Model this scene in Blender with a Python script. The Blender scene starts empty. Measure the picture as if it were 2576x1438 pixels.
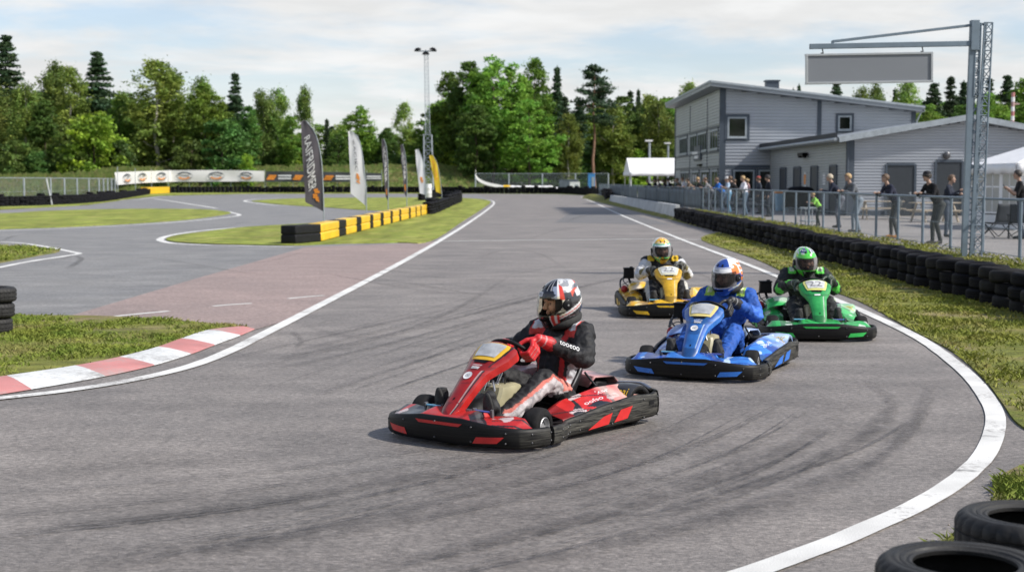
import bpy, bmesh, math, random
import numpy as np
from mathutils import Vector, Matrix, Euler, noise
from mathutils.geometry import tessellate_polygon
random.seed(11)
rng = np.random.default_rng(5)
scene = bpy.context.scene
COL = scene.collection
R = math.radians
V = Vector

# ------------------------------------------------------------------ camera frame (photo measured on a 2576 x 1438 grid)
F, CX, CY, YH, CAMZ = 3650.0, 1288.0, 719.0, 455.0, 2.05
PITCH = math.atan((CY - YH) / F)
def ray(px, py):
    u, v = (px - CX) / F, (CY - py) / F
    c, s = math.cos(PITCH), math.sin(PITCH)
    return (u, c + v * s, -s + v * c)
def G(px, py, z=0.0):
    """point of the level z seen at a spot of the photo"""
    d = ray(px, py)
    t = (z - CAMZ) / d[2]
    return V((d[0] * t, d[1] * t, z))
def at(px, py, Y):
    d = ray(px, py)
    t = Y / d[1]
    return V((d[0] * t, Y, CAMZ + d[2] * t))

# ------------------------------------------------------------------ objects
def link(o, parent=None):
    COL.objects.link(o)
    if parent is not None:
        o.parent = parent
    return o
def tag(o, label=None, cat=None, group=None, kind=None):
    if label: o['label'] = label
    if cat: o['category'] = cat
    if group: o['group'] = group
    if kind: o['kind'] = kind
    return o
def thing(name, label, cat, loc=(0, 0, 0), rotz=0.0, group=None):
    o = bpy.data.objects.new(name, None)
    o.empty_display_size = 0.2
    link(o)
    o.location = loc
    o.rotation_euler = (0, 0, rotz)
    return tag(o, label, cat, group)
def copy_tree(o, parent=None):
    c = o.copy()
    COL.objects.link(c)
    if parent is not None:
        c.parent = parent
    for ch in list(o.children):
        copy_tree(ch, c)
    return c

# ------------------------------------------------------------------ materials
def nt(name):
    m = bpy.data.materials.new(name)
    m.use_nodes = True
    t = m.node_tree
    return m, t, t.nodes['Principled BSDF'], t.nodes['Material Output']
def mat(name, col=(.5, .5, .5), rough=.55, metal=0., var=.12, vs=6., bump=0., bs=60., coat=0., attr=None, spec=.5, stretch=None, dist=.01, rvar=0.):
    m, t, p, out = nt(name)
    N, L = t.nodes, t.links
    tc = N.new('ShaderNodeTexCoord')
    src = tc.outputs['Object']
    if stretch:
        mp = N.new('ShaderNodeMapping')
        mp.inputs['Scale'].default_value = stretch
        L.new(src, mp.inputs['Vector'])
        src = mp.outputs['Vector']
    nz = N.new('ShaderNodeTexNoise')
    nz.inputs['Scale'].default_value = vs
    nz.inputs['Detail'].default_value = 5
    L.new(src, nz.inputs['Vector'])
    mr = N.new('ShaderNodeMapRange')
    mr.inputs['From Min'].default_value = .3
    mr.inputs['From Max'].default_value = .7
    mr.inputs['To Min'].default_value = 1 - var
    mr.inputs['To Max'].default_value = 1 + var
    L.new(nz.outputs['Fac'], mr.inputs['Value'])
    mx = N.new('ShaderNodeMix')
    mx.data_type = 'RGBA'
    mx.blend_type = 'MULTIPLY'
    mx.inputs['Factor'].default_value = 1
    if attr:
        a = N.new('ShaderNodeAttribute')
        a.attribute_name = attr
        L.new(a.outputs['Color'], mx.inputs['A'])
    else:
        mx.inputs['A'].default_value = (*col, 1)
    L.new(mr.outputs['Result'], mx.inputs['B'])
    L.new(mx.outputs['Result'], p.inputs['Base Color'])
    p.inputs['Roughness'].default_value = rough
    p.inputs['Metallic'].default_value = metal
    p.inputs['Specular IOR Level'].default_value = spec
    if rvar:
        m2 = N.new('ShaderNodeMapRange')
        m2.inputs['From Min'].default_value = .3
        m2.inputs['From Max'].default_value = .7
        m2.inputs['To Min'].default_value = rough - rvar
        m2.inputs['To Max'].default_value = rough + rvar
        L.new(nz.outputs['Fac'], m2.inputs['Value'])
        L.new(m2.outputs['Result'], p.inputs['Roughness'])
    if coat:
        p.inputs['Coat Weight'].default_value = coat
        p.inputs['Coat Roughness'].default_value = .08
    if bump:
        n2 = N.new('ShaderNodeTexNoise')
        n2.inputs['Scale'].default_value = bs
        n2.inputs['Detail'].default_value = 4
        L.new(src, n2.inputs['Vector'])
        b = N.new('ShaderNodeBump')
        b.inputs['Strength'].default_value = bump
        b.inputs['Distance'].default_value = dist
        L.new(n2.outputs['Fac'], b.inputs['Height'])
        L.new(b.outputs['Normal'], p.inputs['Normal'])
    return m

def asphalt(name, ca, cb, seed, speck=.42, stain=.28):
    m, t, p, out = nt(name)
    N, L = t.nodes, t.links
    geo = N.new('ShaderNodeNewGeometry')
    def noise_(scale, detail=4, rough=.6, st=None, off=0):
        mp = N.new('ShaderNodeMapping')
        mp.inputs['Scale'].default_value = st or (1, 1, 1)
        mp.inputs['Location'].default_value = (seed + off, seed * 2 + off, 0)
        L.new(geo.outputs['Position'], mp.inputs['Vector'])
        n = N.new('ShaderNodeTexNoise')
        n.inputs['Scale'].default_value = scale
        n.inputs['Detail'].default_value = detail
        n.inputs['Roughness'].default_value = rough
        L.new(mp.outputs['Vector'], n.inputs['Vector'])
        return n.outputs['Fac']
    def rng_(s, a, b, c, d):
        n = N.new('ShaderNodeMapRange')
        for k, x in zip(('From Min', 'From Max', 'To Min', 'To Max'), (a, b, c, d)):
            n.inputs[k].default_value = x
        L.new(s, n.inputs['Value'])
        return n.outputs['Result']
    def mul(a, b):
        n = N.new('ShaderNodeMath'); n.operation = 'MULTIPLY'
        L.new(a, n.inputs[0]); L.new(b, n.inputs[1])
        return n.outputs[0]
    base = N.new('ShaderNodeMix'); base.data_type = 'RGBA'
    base.inputs['A'].default_value = (*ca, 1)
    base.inputs['B'].default_value = (*cb, 1)
    L.new(rng_(noise_(.34, 8, .7), .38, .62, 0, 1), base.inputs['Factor'])
    grain = rng_(noise_(42, 4, .8, (.65, 1, 1)), .34, .66, 1 - speck, 1 + speck)
    grain2 = rng_(noise_(19, 3, .75, (.7, 1, 1), 7), .32, .68, .66, 1.34)
    st = rng_(noise_(1.3, 7, .7, (.55, 1.1, 1), 3), .33, .68, 1 - stain, 1 + stain * .6)
    br = mul(mul(grain, grain2), st)
    mx = N.new('ShaderNodeMix'); mx.data_type = 'RGBA'; mx.blend_type = 'MULTIPLY'
    mx.inputs['Factor'].default_value = 1
    L.new(base.outputs['Result'], mx.inputs['A']); L.new(br, mx.inputs['B'])
    # pale aggregate chips
    vo = N.new('ShaderNodeTexVoronoi'); vo.inputs['Scale'].default_value = 34
    L.new(geo.outputs['Position'], vo.inputs['Vector'])
    chip = rng_(vo.outputs['Distance'], .10, .22, .45, 0)
    ch2 = mul(chip, rng_(noise_(9, 2, .5, None, 11), .5, .62, 0, 1))
    m2 = N.new('ShaderNodeMix'); m2.data_type = 'RGBA'
    L.new(ch2, m2.inputs['Factor'])
    L.new(mx.outputs['Result'], m2.inputs['A'])
    m2.inputs['B'].default_value = (.30, .275, .26, 1)
    L.new(m2.outputs['Result'], p.inputs['Base Color'])
    p.inputs['Roughness'].default_value = .64
    p.inputs['Specular IOR Level'].default_value = .62
    b = N.new('ShaderNodeBump'); b.inputs['Strength'].default_value = .6; b.inputs['Distance'].default_value = .014
    L.new(noise_(55, 3, .7), b.inputs['Height'])
    L.new(b.outputs['Normal'], p.inputs['Normal'])
    return m

def grass_mat(name, ca, cb, cc, seed, leafy=False, mown=False):
    m, t, p, out = nt(name)
    N, L = t.nodes, t.links
    geo = N.new('ShaderNodeNewGeometry')
    def noise_(scale, off=0, st=(1, 1, 1)):
        mp = N.new('ShaderNodeMapping')
        mp.inputs['Location'].default_value = (seed + off, off, 0)
        mp.inputs['Scale'].default_value = st
        L.new(geo.outputs['Position'], mp.inputs['Vector'])
        n = N.new('ShaderNodeTexNoise'); n.inputs['Scale'].default_value = scale
        n.inputs['Detail'].default_value = 6; n.inputs['Roughness'].default_value = .65
        L.new(mp.outputs['Vector'], n.inputs['Vector'])
        return n.outputs['Fac']
    def ramp(s, a, b):
        n = N.new('ShaderNodeMapRange')
        n.inputs['From Min'].default_value = a; n.inputs['From Max'].default_value = b
        L.new(s, n.inputs['Value'])
        return n.outputs['Result']
    m1 = N.new('ShaderNodeMix'); m1.data_type = 'RGBA'
    m1.inputs['A'].default_value = (*ca, 1); m1.inputs['B'].default_value = (*cb, 1)
    L.new(ramp(noise_(1.1), .36, .64), m1.inputs['Factor'])
    m2 = N.new('ShaderNodeMix'); m2.data_type = 'RGBA'
    L.new(m1.outputs['Result'], m2.inputs['A']); m2.inputs['B'].default_value = (*cc, 1)
    L.new(ramp(noise_(.7, 9), .50, .70), m2.inputs['Factor'])
    m3 = N.new('ShaderNodeMix'); m3.data_type = 'RGBA'; m3.blend_type = 'MULTIPLY'
    m3.inputs['Factor'].default_value = 1
    f = N.new('ShaderNodeMapRange')
    f.inputs['From Min'].default_value = .3; f.inputs['From Max'].default_value = .7
    f.inputs['To Min'].default_value = .6 if leafy else .55; f.inputs['To Max'].default_value = 1.25 if leafy else 1.45
    L.new(noise_(9 if leafy else 2.6, 4, (.5, 1.3, 1)), f.inputs['Value'])
    L.new(m2.outputs['Result'], m3.inputs['A']); L.new(f.outputs['Result'], m3.inputs['B'])
    last = m3.outputs['Result']
    if mown:
        m4 = N.new('ShaderNodeMix'); m4.data_type = 'RGBA'; m4.blend_type = 'MULTIPLY'; m4.inputs['Factor'].default_value = 1
        g = N.new('ShaderNodeMapRange')
        g.inputs['From Min'].default_value = .34; g.inputs['From Max'].default_value = .66
        g.inputs['To Min'].default_value = .66; g.inputs['To Max'].default_value = 1.3
        L.new(noise_(1.5, 21, (.6, .10, 1)), g.inputs['Value'])
        L.new(last, m4.inputs['A']); L.new(g.outputs['Result'], m4.inputs['B']); last = m4.outputs['Result']
    L.new(last, p.inputs['Base Color'])
    p.inputs['Roughness'].default_value = .85
    p.inputs['Specular IOR Level'].default_value = .2
    if not leafy:
        b = N.new('ShaderNodeBump'); b.inputs['Strength'].default_value = .9; b.inputs['Distance'].default_value = .08
        L.new(noise_(11, 2), b.inputs['Height']); L.new(b.outputs['Normal'], p.inputs['Normal'])
    return m

def leaf_mat(name):
    m, t, p, out = nt(name)
    N, L = t.nodes, t.links
    a = N.new('ShaderNodeAttribute'); a.attribute_name = 'paint'
    oi = N.new('ShaderNodeObjectInfo')
    hs = N.new('ShaderNodeHueSaturation')
    f = N.new('ShaderNodeMapRange'); f.inputs['To Min'].default_value = .72; f.inputs['To Max'].default_value = 1.25
    L.new(oi.outputs['Random'], f.inputs['Value']); L.new(f.outputs['Result'], hs.inputs['Value'])
    f2 = N.new('ShaderNodeMapRange'); f2.inputs['To Min'].default_value = .485; f2.inputs['To Max'].default_value = .515
    L.new(oi.outputs['Random'], f2.inputs['Value']); L.new(f2.outputs['Result'], hs.inputs['Hue'])
    L.new(a.outputs['Color'], hs.inputs['Color'])
    L.new(hs.outputs['Color'], p.inputs['Base Color'])
    p.inputs['Roughness'].default_value = .6
    p.inputs['Specular IOR Level'].default_value = .25
    tr = N.new('ShaderNodeBsdfTranslucent')
    L.new(hs.outputs['Color'], tr.inputs['Color'])
    mx = N.new('ShaderNodeMixShader'); mx.inputs['Fac'].default_value = .32
    L.new(p.outputs[0], mx.inputs[1]); L.new(tr.outputs[0], mx.inputs[2])
    L.new(mx.outputs[0], out.inputs['Surface'])
    return m

def mesh_wire_mat(name, col, scale, thick):
    """chain-link: thin diagonal wires, open between them"""
    m, t, p, out = nt(name)
    N, L = t.nodes, t.links
    uv = N.new('ShaderNodeUVMap'); uv.uv_map = 'uv'
    sx = N.new('ShaderNodeSeparateXYZ'); L.new(uv.outputs['UV'], sx.inputs[0])
    def op(o, a, b=None):
        n = N.new('ShaderNodeMath'); n.operation = o
        for k, s in enumerate((a, b)):
            if s is None: continue
            if isinstance(s, (int, float)): n.inputs[k].default_value = s
            else: L.new(s, n.inputs[k])
        return n.outputs[0]
    w = []
    for sg in ('ADD', 'SUBTRACT'):
        q = op(sg, sx.outputs[0], sx.outputs[1])
        q = op('FRACT', op('MULTIPLY', q, scale))
        w.append(op('LESS_THAN', q, thick))
    a = op('MAXIMUM', w[0], w[1])
    p.inputs['Base Color'].default_value = (*col, 1); p.inputs['Roughness'].default_value = .5; p.inputs['Metallic'].default_value = .3
    tr = N.new('ShaderNodeBsdfTransparent')
    mx = N.new('ShaderNodeMixShader')
    L.new(a, mx.inputs['Fac']); L.new(tr.outputs[0], mx.inputs[1]); L.new(p.outputs[0], mx.inputs[2])
    L.new(mx.outputs[0], out.inputs['Surface'])
    return m

def clear_mat(name, tint, opac, rough=.05, bl=.25):
    m, t, p, out = nt(name)
    N, L = t.nodes, t.links
    tr = N.new('ShaderNodeBsdfTransparent'); tr.inputs['Color'].default_value = (*tint, 1)
    p.inputs['Base Color'].default_value = (*[c * .5 for c in tint], 1)
    p.inputs['Roughness'].default_value = rough
    lw = N.new('ShaderNodeLayerWeight'); lw.inputs['Blend'].default_value = bl
    ad = N.new('ShaderNodeMath'); ad.operation = 'ADD'; ad.use_clamp = True; ad.inputs[1].default_value = opac
    L.new(lw.outputs['Fresnel'], ad.inputs[0])
    mx = N.new('ShaderNodeMixShader')
    L.new(ad.outputs[0], mx.inputs['Fac']); L.new(tr.outputs[0], mx.inputs[1]); L.new(p.outputs[0], mx.inputs[2])
    L.new(mx.outputs[0], out.inputs['Surface'])
    return m

def stain_mat(name, col):
    m, t, p, out = nt(name)
    N, L = t.nodes, t.links
    a = N.new('ShaderNodeAttribute'); a.attribute_name = 'paint'
    geo = N.new('ShaderNodeNewGeometry')
    n = N.new('ShaderNodeTexNoise'); n.inputs['Scale'].default_value = 7; n.inputs['Detail'].default_value = 6
    n.inputs['Roughness'].default_value = .75
    L.new(geo.outputs['Position'], n.inputs['Vector'])
    f = N.new('ShaderNodeMapRange'); f.inputs['From Min'].default_value = .32; f.inputs['From Max'].default_value = .62
    L.new(n.outputs['Fac'], f.inputs['Value'])
    mu = N.new('ShaderNodeMath'); mu.operation = 'MULTIPLY'
    sp = N.new('ShaderNodeSeparateColor'); L.new(a.outputs['Color'], sp.inputs[0])
    L.new(sp.outputs[0], mu.inputs[0]); L.new(f.outputs['Result'], mu.inputs[1])
    p.inputs['Base Color'].default_value = (*col, 1); p.inputs['Roughness'].default_value = .75
    tr = N.new('ShaderNodeBsdfTransparent')
    mx = N.new('ShaderNodeMixShader')
    L.new(mu.outputs[0], mx.inputs['Fac']); L.new(tr.outputs[0], mx.inputs[1]); L.new(p.outputs[0], mx.inputs[2])
    L.new(mx.outputs[0], out.inputs['Surface'])
    return m

MT = {}
MT['track'] = asphalt('track_asphalt', (.242, .216, .197), (.178, .161, .149), 3)
MT['old'] = asphalt('old_asphalt', (.235, .228, .219), (.188, .186, .184), 17, .25)
MT['red_tar'] = asphalt('reddish_asphalt', (.330, .245, .220), (.270, .205, .186), 29, .25, .16)
MT['patch'] = asphalt('dark_patch_asphalt', (.165, .156, .152), (.140, .136, .134), 31, .25, .16)
MT['terrace'] = asphalt('terrace_asphalt', (.30, .275, .255), (.25, .235, .22), 41, .2, .2)
MT['grass'] = grass_mat('lawn', (.185, .240, .042), (.28, .305, .060), (.36, .325, .11), 1, False, True)
MT['verge'] = grass_mat('verge', (.14, .165, .034), (.22, .215, .05), (.30, .235, .13), 8)
MT['meadow'] = grass_mat('meadow', (.085, .135, .03), (.15, .18, .05), (.20, .16, .075), 5)
MT['blade'] = grass_mat('grass_blades', (.185, .225, .038), (.28, .285, .058), (.38, .31, .13), 2, True)
MT['blade_dark'] = grass_mat('grass_tufts', (.12, .19, .028), (.24, .27, .05), (.34, .27, .13), 6, True)
def worn_paint(name, col, under, lo, hi):
    m = mat(name, col, .75, var=.16, vs=1.7, bump=.35, bs=80)
    t = m.node_tree; N, L = t.nodes, t.links; p = N['Principled BSDF']
    src = p.inputs['Base Color'].links[0].from_socket
    geo = N.new('ShaderNodeNewGeometry')
    n1 = N.new('ShaderNodeTexNoise'); n1.inputs['Scale'].default_value = 16; n1.inputs['Detail'].default_value = 7; n1.inputs['Roughness'].default_value = .75
    n2 = N.new('ShaderNodeTexNoise'); n2.inputs['Scale'].default_value = .9; n2.inputs['Detail'].default_value = 3
    L.new(geo.outputs['Position'], n1.inputs['Vector']); L.new(geo.outputs['Position'], n2.inputs['Vector'])
    ad = N.new('ShaderNodeMath'); ad.operation = 'ADD'; L.new(n1.outputs['Fac'], ad.inputs[0]); L.new(n2.outputs['Fac'], ad.inputs[1])
    f = N.new('ShaderNodeMapRange'); f.inputs['From Min'].default_value = lo; f.inputs['From Max'].default_value = hi; f.inputs['To Max'].default_value = .85
    L.new(ad.outputs[0], f.inputs['Value'])
    mx = N.new('ShaderNodeMix'); mx.data_type = 'RGBA'; L.new(f.outputs['Result'], mx.inputs['Factor'])
    L.new(src, mx.inputs['A']); mx.inputs['B'].default_value = (*under, 1); L.new(mx.outputs['Result'], p.inputs['Base Color'])
    return m
MT['line'] = worn_paint('line_paint', (.66, .655, .63), (.24, .225, .215), 1.08, 1.26)
MT['start'] = mat('start_paint', (.66, .65, .62), .7, var=.12, vs=3)
MT['kred'] = worn_paint('kerb_red', (.50, .20, .19), (.40, .31, .29), .92, 1.2)
MT['kwhite'] = worn_paint('kerb_white', (.66, .67, .66), (.27, .26, .25), .95, 1.22)
MT['stain'] = stain_mat('rubber_stain', (.045, .043, .045))
MT['tyre'] = mat('tyre_rubber', (.009, .009, .011), .68, var=.4, vs=9, bump=.25, bs=45, rvar=.12, spec=.12)
MT['tyre_dusty'] = mat('dusty_rubber', (.017, .0165, .017), .72, var=.5, vs=5, bump=.25, bs=45, spec=.15)
MT['leaf'] = leaf_mat('leaves')
MT['bark'] = mat('bark', (.10, .075, .055), .9, var=.35, vs=3, stretch=(3, 3, .6), bump=.6, bs=9, dist=.05)
MT['birch'] = mat('birch_bark', (.42, .39, .36), .85, var=.5, vs=2.2, stretch=(1, 1, 3))
MT['pinebark'] = mat('pine_bark', (.22, .125, .085), .9, var=.3, vs=2, bump=.5, bs=8, dist=.05)
MT['black'] = mat('black_plastic', (.008, .008, .009), .5, var=.3, vs=14, rvar=.1, spec=.2)
MT['steel'] = mat('steel', (.62, .62, .63), .3, 1., var=.1)
MT['rim'] = mat('cast_rim', (.50, .50, .51), .5, .7, var=.15)
MT['galv'] = mat('galvanised', (.36, .40, .43), .5, .35, var=.15, vs=5)
MT['galvpaint'] = mat('blue_grey_steel', (.17, .22, .265), .5, .1, var=.12, vs=4)
MT['concrete'] = mat('concrete', (.46, .48, .49), .85, var=.16, vs=1.1, bump=.3, bs=18)
MT['yellow'] = mat('yellow_plastic', (.80, .49, .022), .38, var=.16, vs=3, spec=.6, rvar=.1)
MT['blackblock'] = mat('black_block', (.011, .011, .013), .6, spec=.2, var=.35, vs=5, stretch=(1, 1, 3))
MT['chromeblk'] = mat('gun_metal', (.10, .10, .105), .35, .8, var=.2)
MT['glass'] = mat('window_glass', (.006, .009, .007), .05, var=.5, vs=1.5, spec=.6)
MT['slate'] = mat('slate_trim', (.055, .072, .095), .5, var=.1)
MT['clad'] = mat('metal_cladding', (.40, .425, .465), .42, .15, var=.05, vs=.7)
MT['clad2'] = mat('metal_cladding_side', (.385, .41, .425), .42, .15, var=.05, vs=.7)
MT['roof'] = mat('roof_sheet', (.26, .285, .31), .45, .2, var=.08, vs=1)
MT['roofdark'] = mat('roof_felt', (.022, .027, .036), .7, var=.2)
MT['canvas'] = mat('tent_canvas', (.80, .80, .80), .65, var=.05, vs=1.5, bump=.35, bs=3, dist=.06)
MT['pvc'] = clear_mat('tent_window', (.86, .86, .83), .28, .2)
MT['sign'] = mat('sign_grey', (.21, .225, .245), .55, var=.04, vs=1)
MT['signframe'] = mat('sign_frame', (.52, .54, .55), .35, .5, var=.05)
MT['wire'] = mesh_wire_mat('chain_link', (.30, .34, .36), 14.0, .085)
MT['screen'] = mat('wind_screen', (.10, .125, .145), .8, var=.3, vs=1.3)
MT['white'] = mat('white_paint', (.78, .78, .77), .55, var=.08)
MT['doorgrey'] = mat('door_grey', (.030, .037, .045), .5, var=.08)
MT['orange'] = mat('orange_print', (.78, .27, .03), .6, var=.1)
MT['wood'] = mat('wood', (.42, .36, .28), .8, var=.2, vs=3, stretch=(1, 6, 6))
MT['paint'] = mat('painted_livery', attr='paint', rough=.42, var=.22, vs=9, coat=.25, rvar=.14)
MT['cloth'] = mat('painted_cloth', attr='paint', rough=.85, var=.12, vs=7, bump=.5, bs=26, dist=.008, spec=.25)
MT['suit'] = mat('racing_suit', attr='paint', rough=.7, var=.22, vs=9, bump=.7, bs=22, dist=.012, spec=.4)
MT['glove'] = mat('glove', attr='paint', rough=.5, var=.12, vs=25, bump=.3, bs=80, dist=.003)
MT['helmet'] = mat('helmet_shell', attr='paint', rough=.18, var=.03, vs=10, coat=.8)
MT['tank'] = mat('tank_plastic', (.36, .33, .21), .4, var=.22, vs=5)
MT['hair'] = mat('hair', attr='paint', rough=.6, var=.3, vs=30, bump=.6, bs=60)
MT['banner'] = mat('banner_white', (.74, .73, .71), .6, var=.05, vs=.5)
MT['bannerdark'] = mat('banner_dark', (.045, .05, .055), .6, var=.15, vs=.6)
MT['print_dark'] = mat('print_dark', (.09, .10, .12), .6, var=.1)
MT['print_white'] = mat('print_white', (.74, .74, .75), .6, var=.06)
MT['flag_grey'] = mat('flag_grey', (.095, .085, .10), .75, var=.12, vs=1.5)
MT['flag_white'] = mat('flag_white', (.72, .72, .76), .7, var=.05, vs=1.5)
MT['flag_yellow'] = mat('flag_yellow', (.74, .53, .03), .7, var=.08, vs=1.5)
MT['bumper'] = None

def scuffed(name):
    """black plastic rail, rubbed grey in long scratches where karts touch"""
    m, t, p, out = nt(name)
    N, L = t.nodes, t.links
    a = N.new('ShaderNodeAttribute'); a.attribute_name = 'paint'
    sp = N.new('ShaderNodeSeparateColor'); L.new(a.outputs['Color'], sp.inputs[0])
    tc = N.new('ShaderNodeTexCoord')
    mp = N.new('ShaderNodeMapping'); mp.inputs['Scale'].default_value = (2.5, 2.5, 55)
    L.new(tc.outputs['Object'], mp.inputs['Vector'])
    n = N.new('ShaderNodeTexNoise'); n.inputs['Scale'].default_value = 1.6; n.inputs['Detail'].default_value = 7; n.inputs['Roughness'].default_value = .75
    L.new(mp.outputs['Vector'], n.inputs['Vector'])
    f = N.new('ShaderNodeMapRange'); f.inputs['From Min'].default_value = .42; f.inputs['From Max'].default_value = .68
    L.new(n.outputs['Fac'], f.inputs['Value'])
    mu = N.new('ShaderNodeMath'); mu.operation = 'MULTIPLY'
    L.new(sp.outputs[0], mu.inputs[0]); L.new(f.outputs['Result'], mu.inputs[1])
    mx = N.new('ShaderNodeMix'); mx.data_type = 'RGBA'
    mx.inputs['A'].default_value = (.005, .005, .006, 1); mx.inputs['B'].default_value = (.12, .115, .10, 1)
    L.new(mu.outputs[0], mx.inputs['Factor']); L.new(mx.outputs['Result'], p.inputs['Base Color'])
    p.inputs['Specular IOR Level'].default_value = .2
    r = N.new('ShaderNodeMapRange'); r.inputs['To Min'].default_value = .48; r.inputs['To Max'].default_value = .75
    L.new(mu.outputs[0], r.inputs['Value']); L.new(r.outputs['Result'], p.inputs['Roughness'])
    return m
MT['bumper'] = scuffed('scuffed_plastic')

# ------------------------------------------------------------------ mesh builder
def catmull(P, n=6, closed=False):
    P = [V(p) for p in P]
    out = []
    m = len(P)
    rngk = range(m if closed else m - 1)
    for i in rngk:
        p0 = P[(i - 1) % m] if closed or i > 0 else P[0] * 2 - P[1]
        p1, p2 = P[i], P[(i + 1) % m]
        p3 = P[(i + 2) % m] if closed or i + 2 < m else P[-1] * 2 - P[-2]
        for k in range(n):
            t = k / n
            out.append(.5 * ((2 * p1) + (p2 - p0) * t + (2 * p0 - 5 * p1 + 4 * p2 - p3) * t * t + (3 * p1 - p0 - 3 * p2 + p3) * t ** 3))
    if not closed:
        out.append(P[-1].copy())
    return out
_txt = {}
def text_geo(s):
    if s not in _txt:
        cu = bpy.data.curves.new('t', 'FONT')
        cu.body = s
        cu.resolution_u = 3
        o = bpy.data.objects.new('t', cu)
        me = evaluated_mesh(o)
        vs = [(v.co.x, v.co.y) for v in me.vertices]
        fs = [tuple(p.vertices) for p in me.polygons]
        bpy.data.objects.remove(o); bpy.data.meshes.remove(me); bpy.data.curves.remove(cu)
        xs = [a for a, b in vs]
        x0 = min(xs)
        _txt[s] = ([(a - x0, b) for a, b in vs], fs, max(xs) - x0)
    return _txt[s]

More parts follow.
